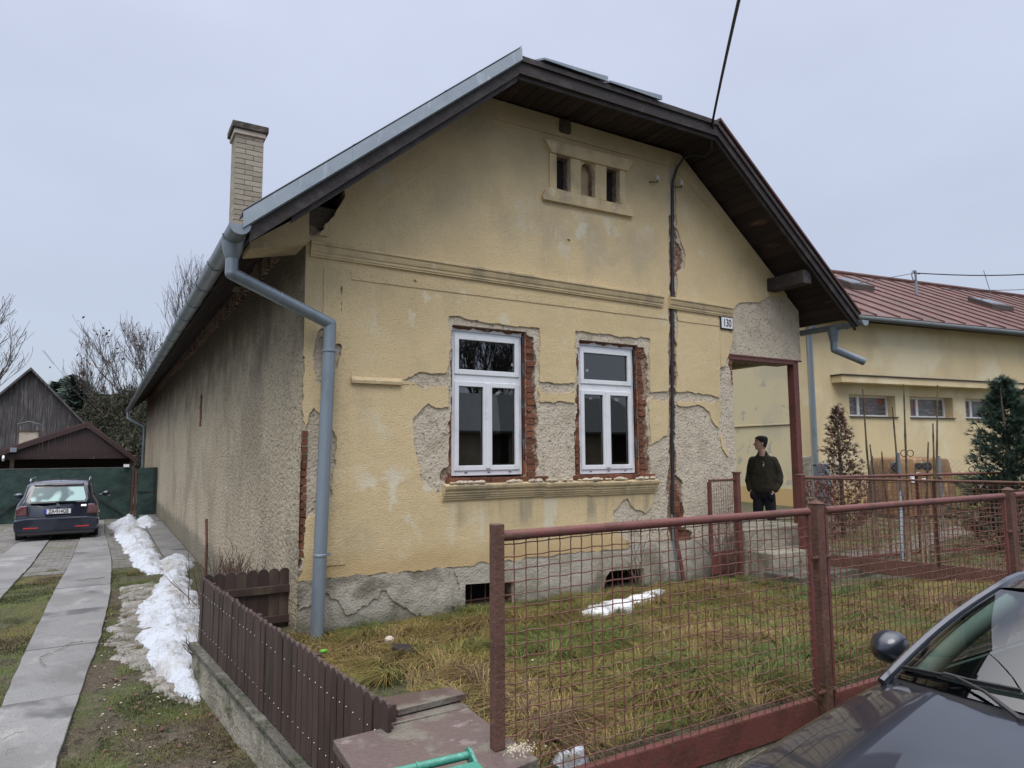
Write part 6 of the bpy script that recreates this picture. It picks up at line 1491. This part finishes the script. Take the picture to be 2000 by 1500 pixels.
def headp(z, th, off=0.0):
    zs_ = [h[0] for h in HR]; f, b, w = (float(np.interp(z, zs_, [h[k] for h in HR])) for k in (1, 2, 3)); c, s = math.cos(th), math.sin(th)
    x = (f + b) / 2 + ((f - b) / 2 + off) * c; y = (w + off) * s * (1 - .12 * max(0, c))
    if abs(th) < .32: x += .030 * (1 - (abs(th) / .32) ** 1.2) * max(0, min(1, (1.725 - z) / .05)) * (1 if z > 1.652 else max(0, (z - 1.640) / .012))
    return Hd(x, y, z)
ths = [-PI + 2 * PI * k / 40 for k in range(41)]
zs_ = sorted(set([h[0] for h in HR] + [1.66, 1.655, 1.69, 1.70, 1.715, 1.64, 1.61]))
q = MB(); q.grid([[headp(z, t) for t in ths] for z in zs_]); q.build('head_and_neck', G['skin'], man, True)
def hairline(t): t = abs(t); return float(np.interp(t, [0, .7, 1.1, 1.35, 1.7, 2.0, PI], [1.765, 1.76, 1.735, 1.70, 1.70, 1.63, 1.60]))
q = MB(); q.grid([[headp(hairline(t) + (1.812 - hairline(t)) * k / 10, t, .001 if k == 0 else .010) for t in ths] for k in range(11)]); q.build('hair', G['hair'], man, True)
for s_ in (-1, 1):
    q = MB(); q.ball(Hd(-.012, s_ * .080, 1.675), (.016, .016, .030), 8, 6); q.build('ear', G['skin'], man, True)
    e_ = headp(1.706, s_ * .42, -.002); q = MB(); q.ball(e_, .0095, 8, 6); q.build('eye', G['enamel'], man, True)
    q = MB(); q.ball(headp(1.706, s_ * .40, .004), .0055, 6, 4); q.build('pupil', G['ink'], man, True)
    q = MB(); q.tube([headp(1.727, s_ * .22, .0), headp(1.731, s_ * .42, .001), headp(1.725, s_ * .66, .0)], .0045, 5); q.build('eyebrow', G['hair'], man)
q = MB(); q.tube([headp(1.634, -.30, -.001), headp(1.633, 0, .001), headp(1.634, .30, -.001)], .004, 5); q.build('mouth', mat('lips', (.24, .09, .08), .5), man)
def ringb(z, hd_, hw_, f0=0.0, n=2.6, k=28):
    r_ = []
    for i_ in range(k):
        t = 2 * PI * i_ / k; c, s = math.cos(t), math.sin(t); r_.append(B(f0 + hd_ * abs(c) ** (2 / n) * (1 if c > 0 else -1), hw_ * abs(s) ** (2 / n) * (1 if s > 0 else -1), z))
    return r_
def closedloft(q, rows):
    b = len(q.v); k = len(rows[0])
    for r_ in rows: q.v += [tuple(map(float, p)) for p in r_]
    for i_ in range(len(rows) - 1):
        for a in range(k): q.f.append((b + i_ * k + a, b + i_ * k + (a + 1) % k, b + (i_ + 1) * k + (a + 1) % k, b + (i_ + 1) * k + a)); q.mi.append(0)
    q.f.append(tuple(b + a for a in range(k))[::-1]); q.f.append(tuple(b + (len(rows) - 1) * k + a for a in range(k))); q.mi += [0, 0]
def welded(q, name, m, vox=.013, it=6):
    o = q.build(name, m); md = o.modifiers.new('remesh', 'REMESH'); md.mode = 'VOXEL'; md.voxel_size = vox; md.use_smooth_shade = True
    s2 = o.modifiers.new('smooth', 'SMOOTH'); s2.factor = .5; s2.iterations = it
    bpy.context.view_layer.update(); m2 = bpy.data.meshes.new_from_object(o.evaluated_get(bpy.context.evaluated_depsgraph_get())); bpy.data.objects.remove(o)
    m2.materials.clear(); m2.materials.append(m); m2.polygons.foreach_set('use_smooth', [True] * len(m2.polygons)); m2.name = name
    o = bpy.data.objects.new(name, m2); link(o); parent(o, man); return o
def limb(q, pts, n=14):
    P_ = []; R_ = []
    for i_ in range(len(pts) - 1):
        for t in (0, .25, .5, .75): P_.append(np.array(pts[i_][0]) * (1 - t) + np.array(pts[i_ + 1][0]) * t); R_.append(pts[i_][1] * (1 - t) + pts[i_ + 1][1] * t)
    P_.append(np.array(pts[-1][0])); R_.append(pts[-1][1]); q.tube(P_, R_, n)
    for p, r_ in pts: q.ball(p, r_ * .98, 14, 10)
q = MB(); closedloft(q, [ringb(z, a, b, f0) for z, a, b, f0 in ((.86, .125, .165, 0), (.885, .150, .188, .0), (.95, .158, .198, .005), (1.08, .150, .195, .01), (1.22, .150, .200, .005), (1.34, .135, .205, 0), (1.41, .115, .195, -.005), (1.455, .09, .15, -.005), (1.49, .074, .095, 0), (1.54, .070, .072, .005), (1.565, .068, .070, .008))])
for s_ in (-1, 1):
    limb(q, [(B(-.01, s_ * .165, 1.395), .078), (B(-.035, s_ * .215, 1.27), .070), (B(-.06, s_ * .245, 1.13), .064), (B(.0, s_ * .235, 1.02), .062), (B(.075, s_ * .205, .925), .054)])
    for k_ in range(3): q.ball(B(-.05 + .02 * k_, s_ * (.24 + .004 * k_), 1.16 - .05 * k_), .069, 12, 8)
welded(q, 'fleece_jacket', G['jacket'])
q = MB(); closedloft(q, [ringb(z, a, b) for z, a, b in ((.96, .12, .16), (.90, .125, .165), (.84, .125, .17), (.79, .11, .165), (.76, .09, .15))])
for s_ in (-1, 1):
    limb(q, [(B(0, s_ * .085, .82), .095), (B(.015, s_ * .10, .66), .090), (B(.02, s_ * .11, .48), .074), (B(.0, s_ * .115, .28), .066), (B(-.01, s_ * .12, .09), .064)])
    q.ball(B(.095, s_ * .150, .83), (.060, .055, .085), 12, 10)
welded(q, 'trousers', G['trousers'])
for s_ in (-1, 1):
    ch = [[(B(.085, s_ * .195, .925), .026), (B(.10, s_ * .175, .885), .034), (B(.10, s_ * .155, .84), .032)]]
    for k, (o_, L_) in enumerate(((-.03, .045), (-.01, .055), (.01, .05), (.03, .04))): ch.append([(B(.10, s_ * .155, .84), .032), (B(.104, s_ * .15 + o_ * .8, .82 - L_ * .4), .008), (B(.10, s_ * .15 + o_ * .8, .82 - L_ * .8), .007)])
    ch.append([(B(.10, s_ * .175, .885), .034), (B(.115, s_ * .14, .86), .009), (B(.115, s_ * .13, .835), .008)])
    skinned('hand', ch, G['skin'], man, 1)
    skinned('shoe', [[(B(-.04, s_ * .125, .045), .045), (B(.06, s_ * .13, .045), .048), (B(.15, s_ * .135, .035), .036)]], G['shoe'], man, 1)
q = MB(); q.prism([B(.15, .045, 1.33), B(.148, .075, 1.36), B(.155, .06, 1.30)], (fd[0] * .004, fd[1] * .004, 0)); q.prism([B(.152, .05, 1.37), B(.152, .06, 1.385), B(.152, .065, 1.365)], (fd[0] * .004, fd[1] * .004, 0)); q.build('chest_emblem', G['paper'], man)
q = MB(); q.prism([B(.155, .165, .86), B(.155, .185, .88), B(.155, .195, .865), B(.155, .17, .845)], (fd[0] * .006, fd[1] * .006, 0)); q.build('trouser_emblem', G['paper'], man)

# ------------------------------------------------------------------ cars
def wheel(par, c, r, w, ax):
    q = MB(); q.lathe(c, [(r * .68, -w / 2), (r * .93, -w / 2), (r, -w / 2 + .02), (r, w / 2 - .02), (r * .93, w / 2), (r * .68, w / 2)], 28, ax); t = q.build('wheel', G['tyre'], par, smooth=True)
    q = MB(); q.lathe(c, [(r * .67, -w / 2 + .02), (r * .67, w / 2 - .01)], 24, ax)
    q.build('rim', G['zinc_pipe'], t)
    A_ = Vector(ax).normalized(); q_ = Vector((0, 0, 1)).rotation_difference(A_)
    q = MB()
    for k in range(5):
        a = 2 * PI * k / 5
        for sd_ in (-1, 1):
            p_ = q_ @ Vector((math.cos(a) * r * .62, math.sin(a) * r * .62, sd_ * w * .47)); o_ = q_ @ Vector((0, 0, sd_ * w * .47)); q.bar(np.array(c) + np.array(o_), np.array(c) + np.array(p_), .05, .02, tuple(A_))
    q.build('spokes', G['chrome'], t)

def loft(secs, m, name, par, closed=False, caps=True, smooth=True):
    q = MB(); n = len(secs[0]); b = 0
    for s in secs: q.v += [tuple(map(float, p)) for p in s]
    for i in range(len(secs) - 1):
        for k in range(n if closed else n - 1):
            k2 = (k + 1) % n; q.f.append((i * n + k, i * n + k2, (i + 1) * n + k2, (i + 1) * n + k)); q.mi.append(0)
    if caps:
        q.f.append(tuple(range(n))[::-1]); q.f.append(tuple((len(secs) - 1) * n + k for k in range(n))); q.mi += [0, 0]
    return q.build(name, m, par, smooth=smooth)

# --- dark blue estate car by the gate, seen from behind; rear at y = RY, front towards +y
RY, RXc, RZ0, RW = 12.75, -.83, -.475, .835
ec = empty('parked_car', (RXc, RY + 2.1, RZ0), 'dark blue estate car parked before the green gate, rear towards the viewer, plate ZA 914GB', 'car')
def esec(y, w, zb, zbelt, ww, zroof, tilt=0.0):
    half = [(0, zb), (w * .90, zb), (w * .985, zb + .12), (w, zb + .30), (w * .985, zbelt - .16), (w * .95, zbelt), (ww * 1.0 + (w - ww) * .25, zbelt + (zroof - zbelt) * .35), (ww, zroof - .09), (ww * .90, zroof - .025), (ww * .5, zroof), (0, zroof + .008)]
    full = half + [(-a, b) for a, b in half[-2:0:-1]]
    return [(RXc + a, RY + y + tilt * max(0, (b - .80)) / .6, RZ0 + b) for a, b in full]
secs = [esec(.02, RW * .90, .30, .86, RW * .72, 1.33, .30), esec(.05, RW * .96, .26, .88, RW * .75, 1.38, .30), esec(.16, RW, .22, .90, RW * .77, 1.40, .24), esec(.5, RW, .20, .91, RW * .78, 1.42), esec(1.2, RW, .20, .92, RW * .78, 1.44), esec(2.3, RW, .20, .92, RW * .78, 1.43),
        esec(3.0, RW, .20, .90, RW * .72, 1.12), esec(3.35, RW, .20, .86, RW * .74, .92), esec(4.0, RW * .95, .20, .78, RW * .7, .82), esec(4.35, RW * .8, .25, .62, RW * .6, .66)]
loft(secs, G['paint_blue'], 'body', ec, closed=True)
def rp(x, z, off=0.0): y = RY + .02 + .30 * max(0, z - .80) / .6 - off; return (RXc + x, y, RZ0 + z)
def rpoly(name, pts, m, off=.012, th=.012, par=ec, bevel=0):
    q = MB(); q.prism([rp(x, z, off) for x, z in pts], (0, th, 0)); return q.build(name, m, par, bevel=bevel)
rpoly('rear_window_border', [(-.56, .93), (.56, .93), (.60, 1.0), (.53, 1.30), (.49, 1.325), (-.49, 1.325), (-.53, 1.30), (-.60, 1.0)], G['frit'], .012)
rw_ = rpoly('rear_window', [(-.52, .965), (.52, .965), (.55, 1.02), (.485, 1.285), (-.485, 1.285), (-.55, 1.02)], mat('patchy_rear_glass', (.07, .12, .13), .12, layers=[((.34, .50, .50), 1.5, .46, .56, (1, 1, 1), 2)]), .022)  # pale patch mixed into the dark glass colour
rpoly('rear_spoiler', [(-.50, 1.33), (.50, 1.33), (.49, 1.385), (-.49, 1.385)], G['paint_blue'], .05, .14, bevel=.015)
rpoly('high_brake_lamp', [(-.13, 1.335), (.13, 1.335), (.13, 1.35), (-.13, 1.35)], G['tail'], .056)
for s_ in (-1, 1):
    pts = [(s_ * .80, .66), (s_ * .80, .80), (s_ * .73, .88), (s_ * .60, .88), (s_ * .585, .66)]
    rpoly('tail_lamp', pts if s_ < 0 else pts[::-1], G['tail'], .015, .16, bevel=.012)
    rpoly('bumper_reflector', [(s_ * .36, .365), (s_ * .64, .365), (s_ * .64, .39), (s_ * .36, .385)], G['reflector'], .075)
    q = MB(); q.tube([(RXc + s_ * .60, RY + .55, RZ0 + 1.42), (RXc + s_ * .60, RY + .65, RZ0 + 1.475), (RXc + s_ * .60, RY + 2.2, RZ0 + 1.475), (RXc + s_ * .60, RY + 2.35, RZ0 + 1.42)], .015, 6); q.build('roof_rail', G['chrome'], ec)
    q = MB(); q.ball((RXc + s_ * .99, RY + 2.75, RZ0 + .98), (.11, .06, .075), 10, 6); q.tube([(RXc + s_ * .82, RY + 2.75, RZ0 + .95), (RXc + s_ * .95, RY + 2.75, RZ0 + .95)], .025, 6); q.build('door_mirror', G['paint_blue'], ec, smooth=True)
    q = MB(); q.prism([(RXc + s_ * RW * .905, RY + .75, RZ0 + .95), (RXc + s_ * RW * .905, RY + 2.8, RZ0 + .95), (RXc + s_ * RW * .80, RY + 2.3, RZ0 + 1.33), (RXc + s_ * RW * .80, RY + .85, RZ0 + 1.33)], (s_ * .012, 0, 0)); q.build('side_window', G['frit'], ec)
    for yy in (.85, 3.4): wheel(ec, (RXc + s_ * (RW - .10), RY + yy, RZ0 + .31), .31, .20, (1, 0, 0))
rpoly('bumper', [(-.80, .28), (.80, .28), (.83, .40), (.83, .56), (.62, .60), (-.62, .60), (-.83, .56), (-.83, .40)], G['paint_blue'], .06, .2, bevel=.03)
rpoly('bumper_skirt', [(-.74, .20), (.74, .20), (.78, .30), (-.78, .30)], G['car_trim'], .045, .2, bevel=.02)
q = MB(); q.bar(rp(-.05, .955, .035), rp(.36, .945, .035), .02, .025); q.bar(rp(.0, .95, .03), rp(-.02, .90, .03), .03, .03); q.build('rear_wiper', G['car_trim'], ec)
rpoly('number_plate_border', [(-.27, .675), (.27, .675), (.27, .795), (-.27, .795)], G['car_trim'], .018)
npl = rpoly('number_plate', [(-.26, .682), (.26, .682), (.26, .788), (-.26, .788)], G['enamel'], .026)
rpoly('plate_band', [(-.26, .682), (-.215, .682), (-.215, .788), (-.26, .788)], mat('plate_blue', (.02, .06, .35), .5), .030, .008)
text_obj('plate_text', 'ZA\u2022914GB', G['ink'], rp(.02, .733, .031), (1, 0, 0), (0, 0, 1), .125, ec, .70)
q = MB(); q.lathe(rp(0, .875, .03), [(.030, -.004), (.030, .006)], 16, (0, -1, 0)); q.build('badge', G['chrome'], ec)
q = MB(); q.lathe(rp(0, .875, .037), [(.018, -.003), (.018, .003)], 16, (0, -1, 0)); q.build('badge_centre', G['paint_blue'], ec)
rpoly('lettering_badge', [(.46, .835), (.565, .835), (.565, .875), (.46, .875)], G['chrome'], .02)
for (a, b) in (((-.57, .62), (-.57, .90)), ((.57, .90), (.57, .62)), ((-.57, .615), (.57, .615))):
    q = MB(); q.bar(rp(a[0], a[1], .004), rp(b[0], b[1], .004), .008, .01, (0, 1, 0)); q.build('panel_gap', G['frit'], ec)
q = MB(); q.tube([(RXc, RY + .9, RZ0 + 1.44), (RXc - .0, RY + .75, RZ0 + 1.60)], .006, 5); q.build('aerial', G['car_trim'], ec)

# --- dark graphite car in the foreground, front towards -x, far side along the fence
KX, KY, KZ = 2.10, -5.19, -.55
kc = empty('parked_car', (KX + 2.2, KY, KZ), 'dark graphite car in the right foreground parked along the mesh fence', 'car')
def K(s, t, z): return (KX + s, KY + t, KZ + z)
tabS = [0, .12, .38, .85, 1.2, 1.5, 2.2, 3.2, 3.9, 4.35, 4.45]
zsh = [.50, .62, .725, .785, .835, .875, .90, .91, .91, .86, .70]         # shoulder
zce = [.58, .72, .825, .925, .975, 1.01, 1.01, 1.01, 1.00, .95, .80]       # centre line
hw = [.62, .76, .845, .875, .88, .88, .885, .885, .87, .80, .70]
def I_(tab, s): return float(np.interp(s, tabS, tab))
def sidecol(s, sg):
    h, zs_ = I_(hw, s), I_(zsh, s)
    return [K(s, sg * (h - .015), zs_), K(s, sg * h, zs_ - .05), K(s, sg * (h + .012), zs_ - .18), K(s, sg * (h + .005), .48), K(s, sg * (h - .005), .34), K(s, sg * (h - .05), .20)]
def topz_(s, tt):                                   # tt in 0..1 towards the shoulder
    a, b = I_(zce, s), I_(zsh, s); return b + (a - b) * (1 - tt ** 2.4) ** .75
def toprow(s, n=14, lim=1.0):
    h = I_(hw, s) - .015
    return [K(s + .17 * 0, h * tt, topz_(s, abs(tt))) for tt in np.linspace(-lim, lim, 2 * n + 1)]
ss = sorted(set(list(np.linspace(0, .38, 7)) + list(np.linspace(.38, 4.45, 42))))
q = MB()
for sg in (-1, 1): q.grid([sidecol(s, sg) for s in ss], sg > 0)
# front fenders and shoulders outside the bonnet
def hoodlim(s): return .80 - .05 * (s < .3)
s_h = [s for s in ss if s <= 1.62]
for sg in (-1, 1):
    rows = []
    for s in s_h: h = I_(hw, s) - .015; rows.append([K(s, sg * h * tt, topz_(s, tt)) for tt in np.linspace(.805, 1.0, 6)])
    q.grid(rows, sg < 0)
s_b = [s for s in ss if s >= 3.85]
q.grid([toprow(s) for s in s_b], True)
q.grid([[K(0, I_(hw, 0) * tt * .98, z) for tt in np.linspace(-1, 1, 12)] for z in (.2, .35, .5)] + [[K(0, (I_(hw, 0) - .015) * tt, topz_(0, abs(tt))) for tt in np.linspace(-1, 1, 12)]], False)
q.grid([[K(4.45, I_(hw, 4.45) * tt, z) for tt in np.linspace(-1, 1, 12)] for z in (.2, .45, .70, .8)], True)
for sg in (-1, 1):                                  # belt shoulder under the side windows
    q.grid([[K(s, sg * (I_(hw, s) - .015), I_(zsh, s)), K(s, sg * .80, .925), K(s, sg * .765, .93)] for s in ss if 1.5 <= s <= 3.95], sg < 0)
q.grid([[K(s, t, .2) for t in (-.8, 0, .8)] for s in (0, 2, 4.4)], False)
body = q.build('body', G['paint_grey'], kc, smooth=True)
def cowl(tt): return 1.30 - .0 + .16 * abs(tt) ** 2.2      # rear edge of the bonnet
rows = []
for f in np.linspace(0, 1, 22):
    r_ = []
    for tt in np.linspace(-.795, .795, 25):
        s = .06 + (cowl(tt / .8) - .06) * f; h = I_(hw, s) - .015; z = topz_(s, abs(tt)) + .004
        z += .012 * math.exp(-((abs(tt) - .55) / .10) ** 2) * min(1, s / .5)
        r_.append(K(s, h * tt, z))
    rows.append(r_)
q = MB(); q.grid(rows, True); q.grid([[(a, b, c - .012) for a, b, c in r_] for r_ in rows]); q.build('bonnet', G['paint_grey'], kc, smooth=True)
# windscreen
def wbase(tt): s = 1.42 + .15 * abs(tt) ** 2.2 - .05; return np.array(K(s, .755 * tt, 1.0 - .045 * abs(tt) ** 2))
def wtop(tt): return np.array(K(2.23 + .13 * abs(tt) ** 2.2, .575 * tt, 1.395 - .035 * abs(tt) ** 2))
def wsp(tt, f, off=0.0):
    a, b = wbase(tt), wtop(tt); p = a + (b - a) * f; p = p + np.array([-.5, 0, .86]) * (.035 * math.sin(PI * f) + off); return p
def wgrid(t0, t1, f0, f1, off, nt=16, nf=10): return [[wsp(t0 + (t1 - t0) * i / nt, f0 + (f1 - f0) * j / nf, off) for j in range(nf + 1)] for i in range(nt + 1)]
q = MB(); q.grid(wgrid(-.985, .985, .012, .985, 0)); q.build('windscreen', G['car_glass'], kc, smooth=True)
q = MB()
for (a, b, c, d) in ((-.985, -.94, .01, .99), (.94, .985, .01, .99), (-.94, .94, .01, .085), (-.94, .94, .965, .99)): q.grid(wgrid(a, b, c, d, -.004, 12, 8)); q.grid(wgrid(a, b, c, d, -.010, 12, 8), True)
q.build('windscreen_border', G['frit'], kc, smooth=True)
q = MB(); q.grid([[K(cowl(tt) - .03, .80 * tt * .97, .965 - .10 * abs(tt) ** 2.4), K(cowl(tt) + .06, .79 * tt, .962 - .075 * abs(tt) ** 2), wsp(tt, .02, -.006)] for tt in np.linspace(-1, 1, 21)], False); q.build('cowl_panel', G['car_trim'], kc)
# roof and pillars
def roofp(s, tt): h = float(np.interp(s, [2.2, 2.6, 3.3, 3.75], [.60, .61, .60, .58])); z = float(np.interp(s, [2.2, 2.7, 3.2, 3.75], [1.40, 1.435, 1.425, 1.36])); return K(s + .13 * abs(tt) ** 2.2 * max(0, (2.6 - s) / .4), h * tt, z - .05 * abs(tt) ** 3)
q = MB(); q.grid([[roofp(s, tt) for tt in np.linspace(-1, 1, 21)] for s in np.linspace(2.22, 3.75, 14)], True); q.grid([[(p[0], p[1], p[2] - .03) for p in (roofp(s, tt) for tt in np.linspace(-1, 1, 21))] for s in np.linspace(2.22, 3.75, 14)]); q.build('roof', G['paint_grey'], kc, smooth=True)
for sg in (-1, 1):
    pl = []
    P0_, P1_ = wsp(sg * 1.0, -.03), wsp(sg * 1.0, 1.0)
    q = MB(); path = [wsp(sg * 1.02, f) + np.array([.015, sg * .012, -.004]) for f in np.linspace(-.06, 1.0, 12)] + [np.array(roofp(s, sg * 1.03)) + np.array([0, 0, -.005]) for s in np.linspace(2.5, 3.7, 8)] + [np.array(K(4.0, sg * .70, .98))]
    q.tube(path, .030, 8); q.build('roof_pillar', G['paint_grey'], kc, smooth=True)
    q = MB(); q.tube([p + np.array([.03, -sg * .085, -.04]) for p in path[:13]], .052, 10); q.build('pillar_cover', G['car_pillar_in'], kc, smooth=True)
    A0 = [K(1.70, sg * .79, .93), K(2.7, sg * .80, .93)]
    q = MB(); q.add([K(1.72, sg * .785, .93), K(3.7, sg * .785, .93), K(3.55, sg * .62, 1.34), K(2.45, sg * .615, 1.37)], [(0, 1, 2, 3)]); q.build('side_window', G['car_glass'], kc)
    q = MB(); q.bar(K(2.72, sg * .79, .93), K(2.78, sg * .62, 1.39), .07, .02, (1, 0, 0)); q.build('middle_pillar', G['frit'], kc)
    for sx_ in (1.66, 2.72, 3.55):
        q = MB(); q.bar(K(sx_, sg * .893, .32), K(sx_, sg * .888, .86), .008, .006, (1, 0, 0)); q.build('door_gap', G['frit'], kc)
    # mirror
    mc = np.array(K(1.86, sg * .97, 1.005)); q = MB()
    rows = []
    for i in range(9):
        f = i / 8; w_ = math.sin(PI * (.06 + .94 * min(f * 1.0, .62))) if f < .99 else .86
        rr_ = .5 + .5 * math.sin(PI * .5 * min(1, f * 1.6)); rr_ = [0.05, .45, .68, .82, .92, .97, 1.0, 1.0, .98][i]
        rows.append([(mc[0] - .10 + .15 * f, mc[1] + .098 * rr_ * math.copysign(abs(math.cos(a)) ** .75, math.cos(a)), mc[2] + .092 * rr_ * math.copysign(abs(math.sin(a)) ** .8, math.sin(a))) for a in np.linspace(0, 2 * PI, 21)[:-1]])
    for r_ in rows: q.v += r_
    for i in range(8):
        for k in range(20): q.f.append((i * 20 + k, i * 20 + (k + 1) % 20, (i + 1) * 20 + (k + 1) % 20, (i + 1) * 20 + k)); q.mi.append(0)
    q.f.append(tuple(range(20))); q.f.append(tuple(8 * 20 + k for k in range(20))); q.mi += [0, 0]
    mo = q.build('door_mirror', G['paint_grey'], kc, smooth=True)
    q = MB(); q.tube([mc + np.array([0, -sg * .10, -.05]), mc + np.array([-.02, -sg * .20, -.075])], .022, 8); q.build('mirror_arm', G['car_trim'], mo)
    q = MB(); q.lathe(K(.22, sg * .55, .56), [(.12, -.05), (.10, .0), (.06, .03)], 14, (-1, 0, .1)); q.build('headlamp', G['rear_glass'], kc)
    for sw in (.85, 3.55): wheel(kc, K(sw, sg * .78, .31), .31, .20, (0, 1, 0))
q = MB(); q.add([K(3.72, -.58, 1.345), K(3.72, .58, 1.345), K(4.0, .66, 1.01), K(4.0, -.66, 1.01)], [(0, 1, 2, 3)]); q.build('rear_window', G['car_glass'], kc)
# wipers
def wiper(tp, t1, f1, t2, f2):
    o = empty('wiper', tuple(wsp(tp, .0))); parent(o, kc)
    a = wsp(tp, -.03, .0) + np.array([-.03, 0, .01]); b = wsp((t1 + t2) / 2, (f1 + f2) / 2, .03)
    q = MB(); q.tube([a, a * .5 + b * .5 + np.array([0, 0, .02]), b], [.014, .009, .007], 6); q.tube([a - [0, 0, .02], a + [0, 0, .012]], .02, 8); q.build('wiper_arm', G['car_trim'], o)
    q = MB(); pts = [wsp(t1 + (t2 - t1) * k / 8, f1 + (f2 - f1) * k / 8, .012) for k in range(9)]; q.tube(pts, .009, 5); q.tube([p + np.array([-.006, 0, .012]) for p in pts], .006, 5); q.bar(b + [0, -.05, -.005], b + [0, .05, -.005], .02, .02); q.build('wiper_blade', G['car_trim'], o)
wiper(.10, .96, .07, .18, .12); wiper(-.55, .12, .06, -.70, .12)
# inside
q = MB(); q.grid([[K(s, t, z - .05 * (abs(t) / .72) ** 2) for t in np.linspace(-.72, .72, 9)] for s, z in ((1.45, .93), (1.75, .96), (1.95, .95), (2.02, .80), (2.0, .5))], False); q.build('dashboard', G['car_trim'], kc, smooth=True)
q = MB(); q.box(K(1.5, -.8, .22), K(4.0, .8, .30)); q.box(K(1.7, .74, .3), K(3.9, .78, .92)); q.box(K(1.7, -.78, .3), K(3.9, -.74, .92)); q.build('cabin_lining', G['car_inner'], kc)
for t in (-.36, .36):
    q = MB(); q.box(K(2.3, t - .25, .3), K(2.85, t + .25, .55)); q.prism([K(2.80, t - .24, .5), K(2.98, t - .24, .5), K(3.1, t - .20, 1.08), K(3.0, t - .20, 1.10)], (0, .46, 0)); q.build('seat', G['car_inner'], kc, bevel=.03)
    q = MB(); q.box(K(3.02, t - .12, 1.12), K(3.10, t + .12, 1.28)); q.build('headrest', G['car_inner'], kc, bevel=.03)
q = MB(); q.prism([K(3.55, -.6, .4), K(3.75, -.6, .4), K(3.85, -.55, 1.0), K(3.76, -.55, 1.02)], (0, 1.15, 0)); q.build('rear_bench', G['car_inner'], kc, bevel=.03)
q = MB(); q.tube([np.array(K(2.12, -.36, .93)) + np.array([.05 * math.cos(a), .18 * math.sin(a), .17 * math.cos(a)]) for a in np.linspace(0, 2 * PI, 21)], .014, 6, False); q.build('steering_wheel', G['car_trim'], kc)
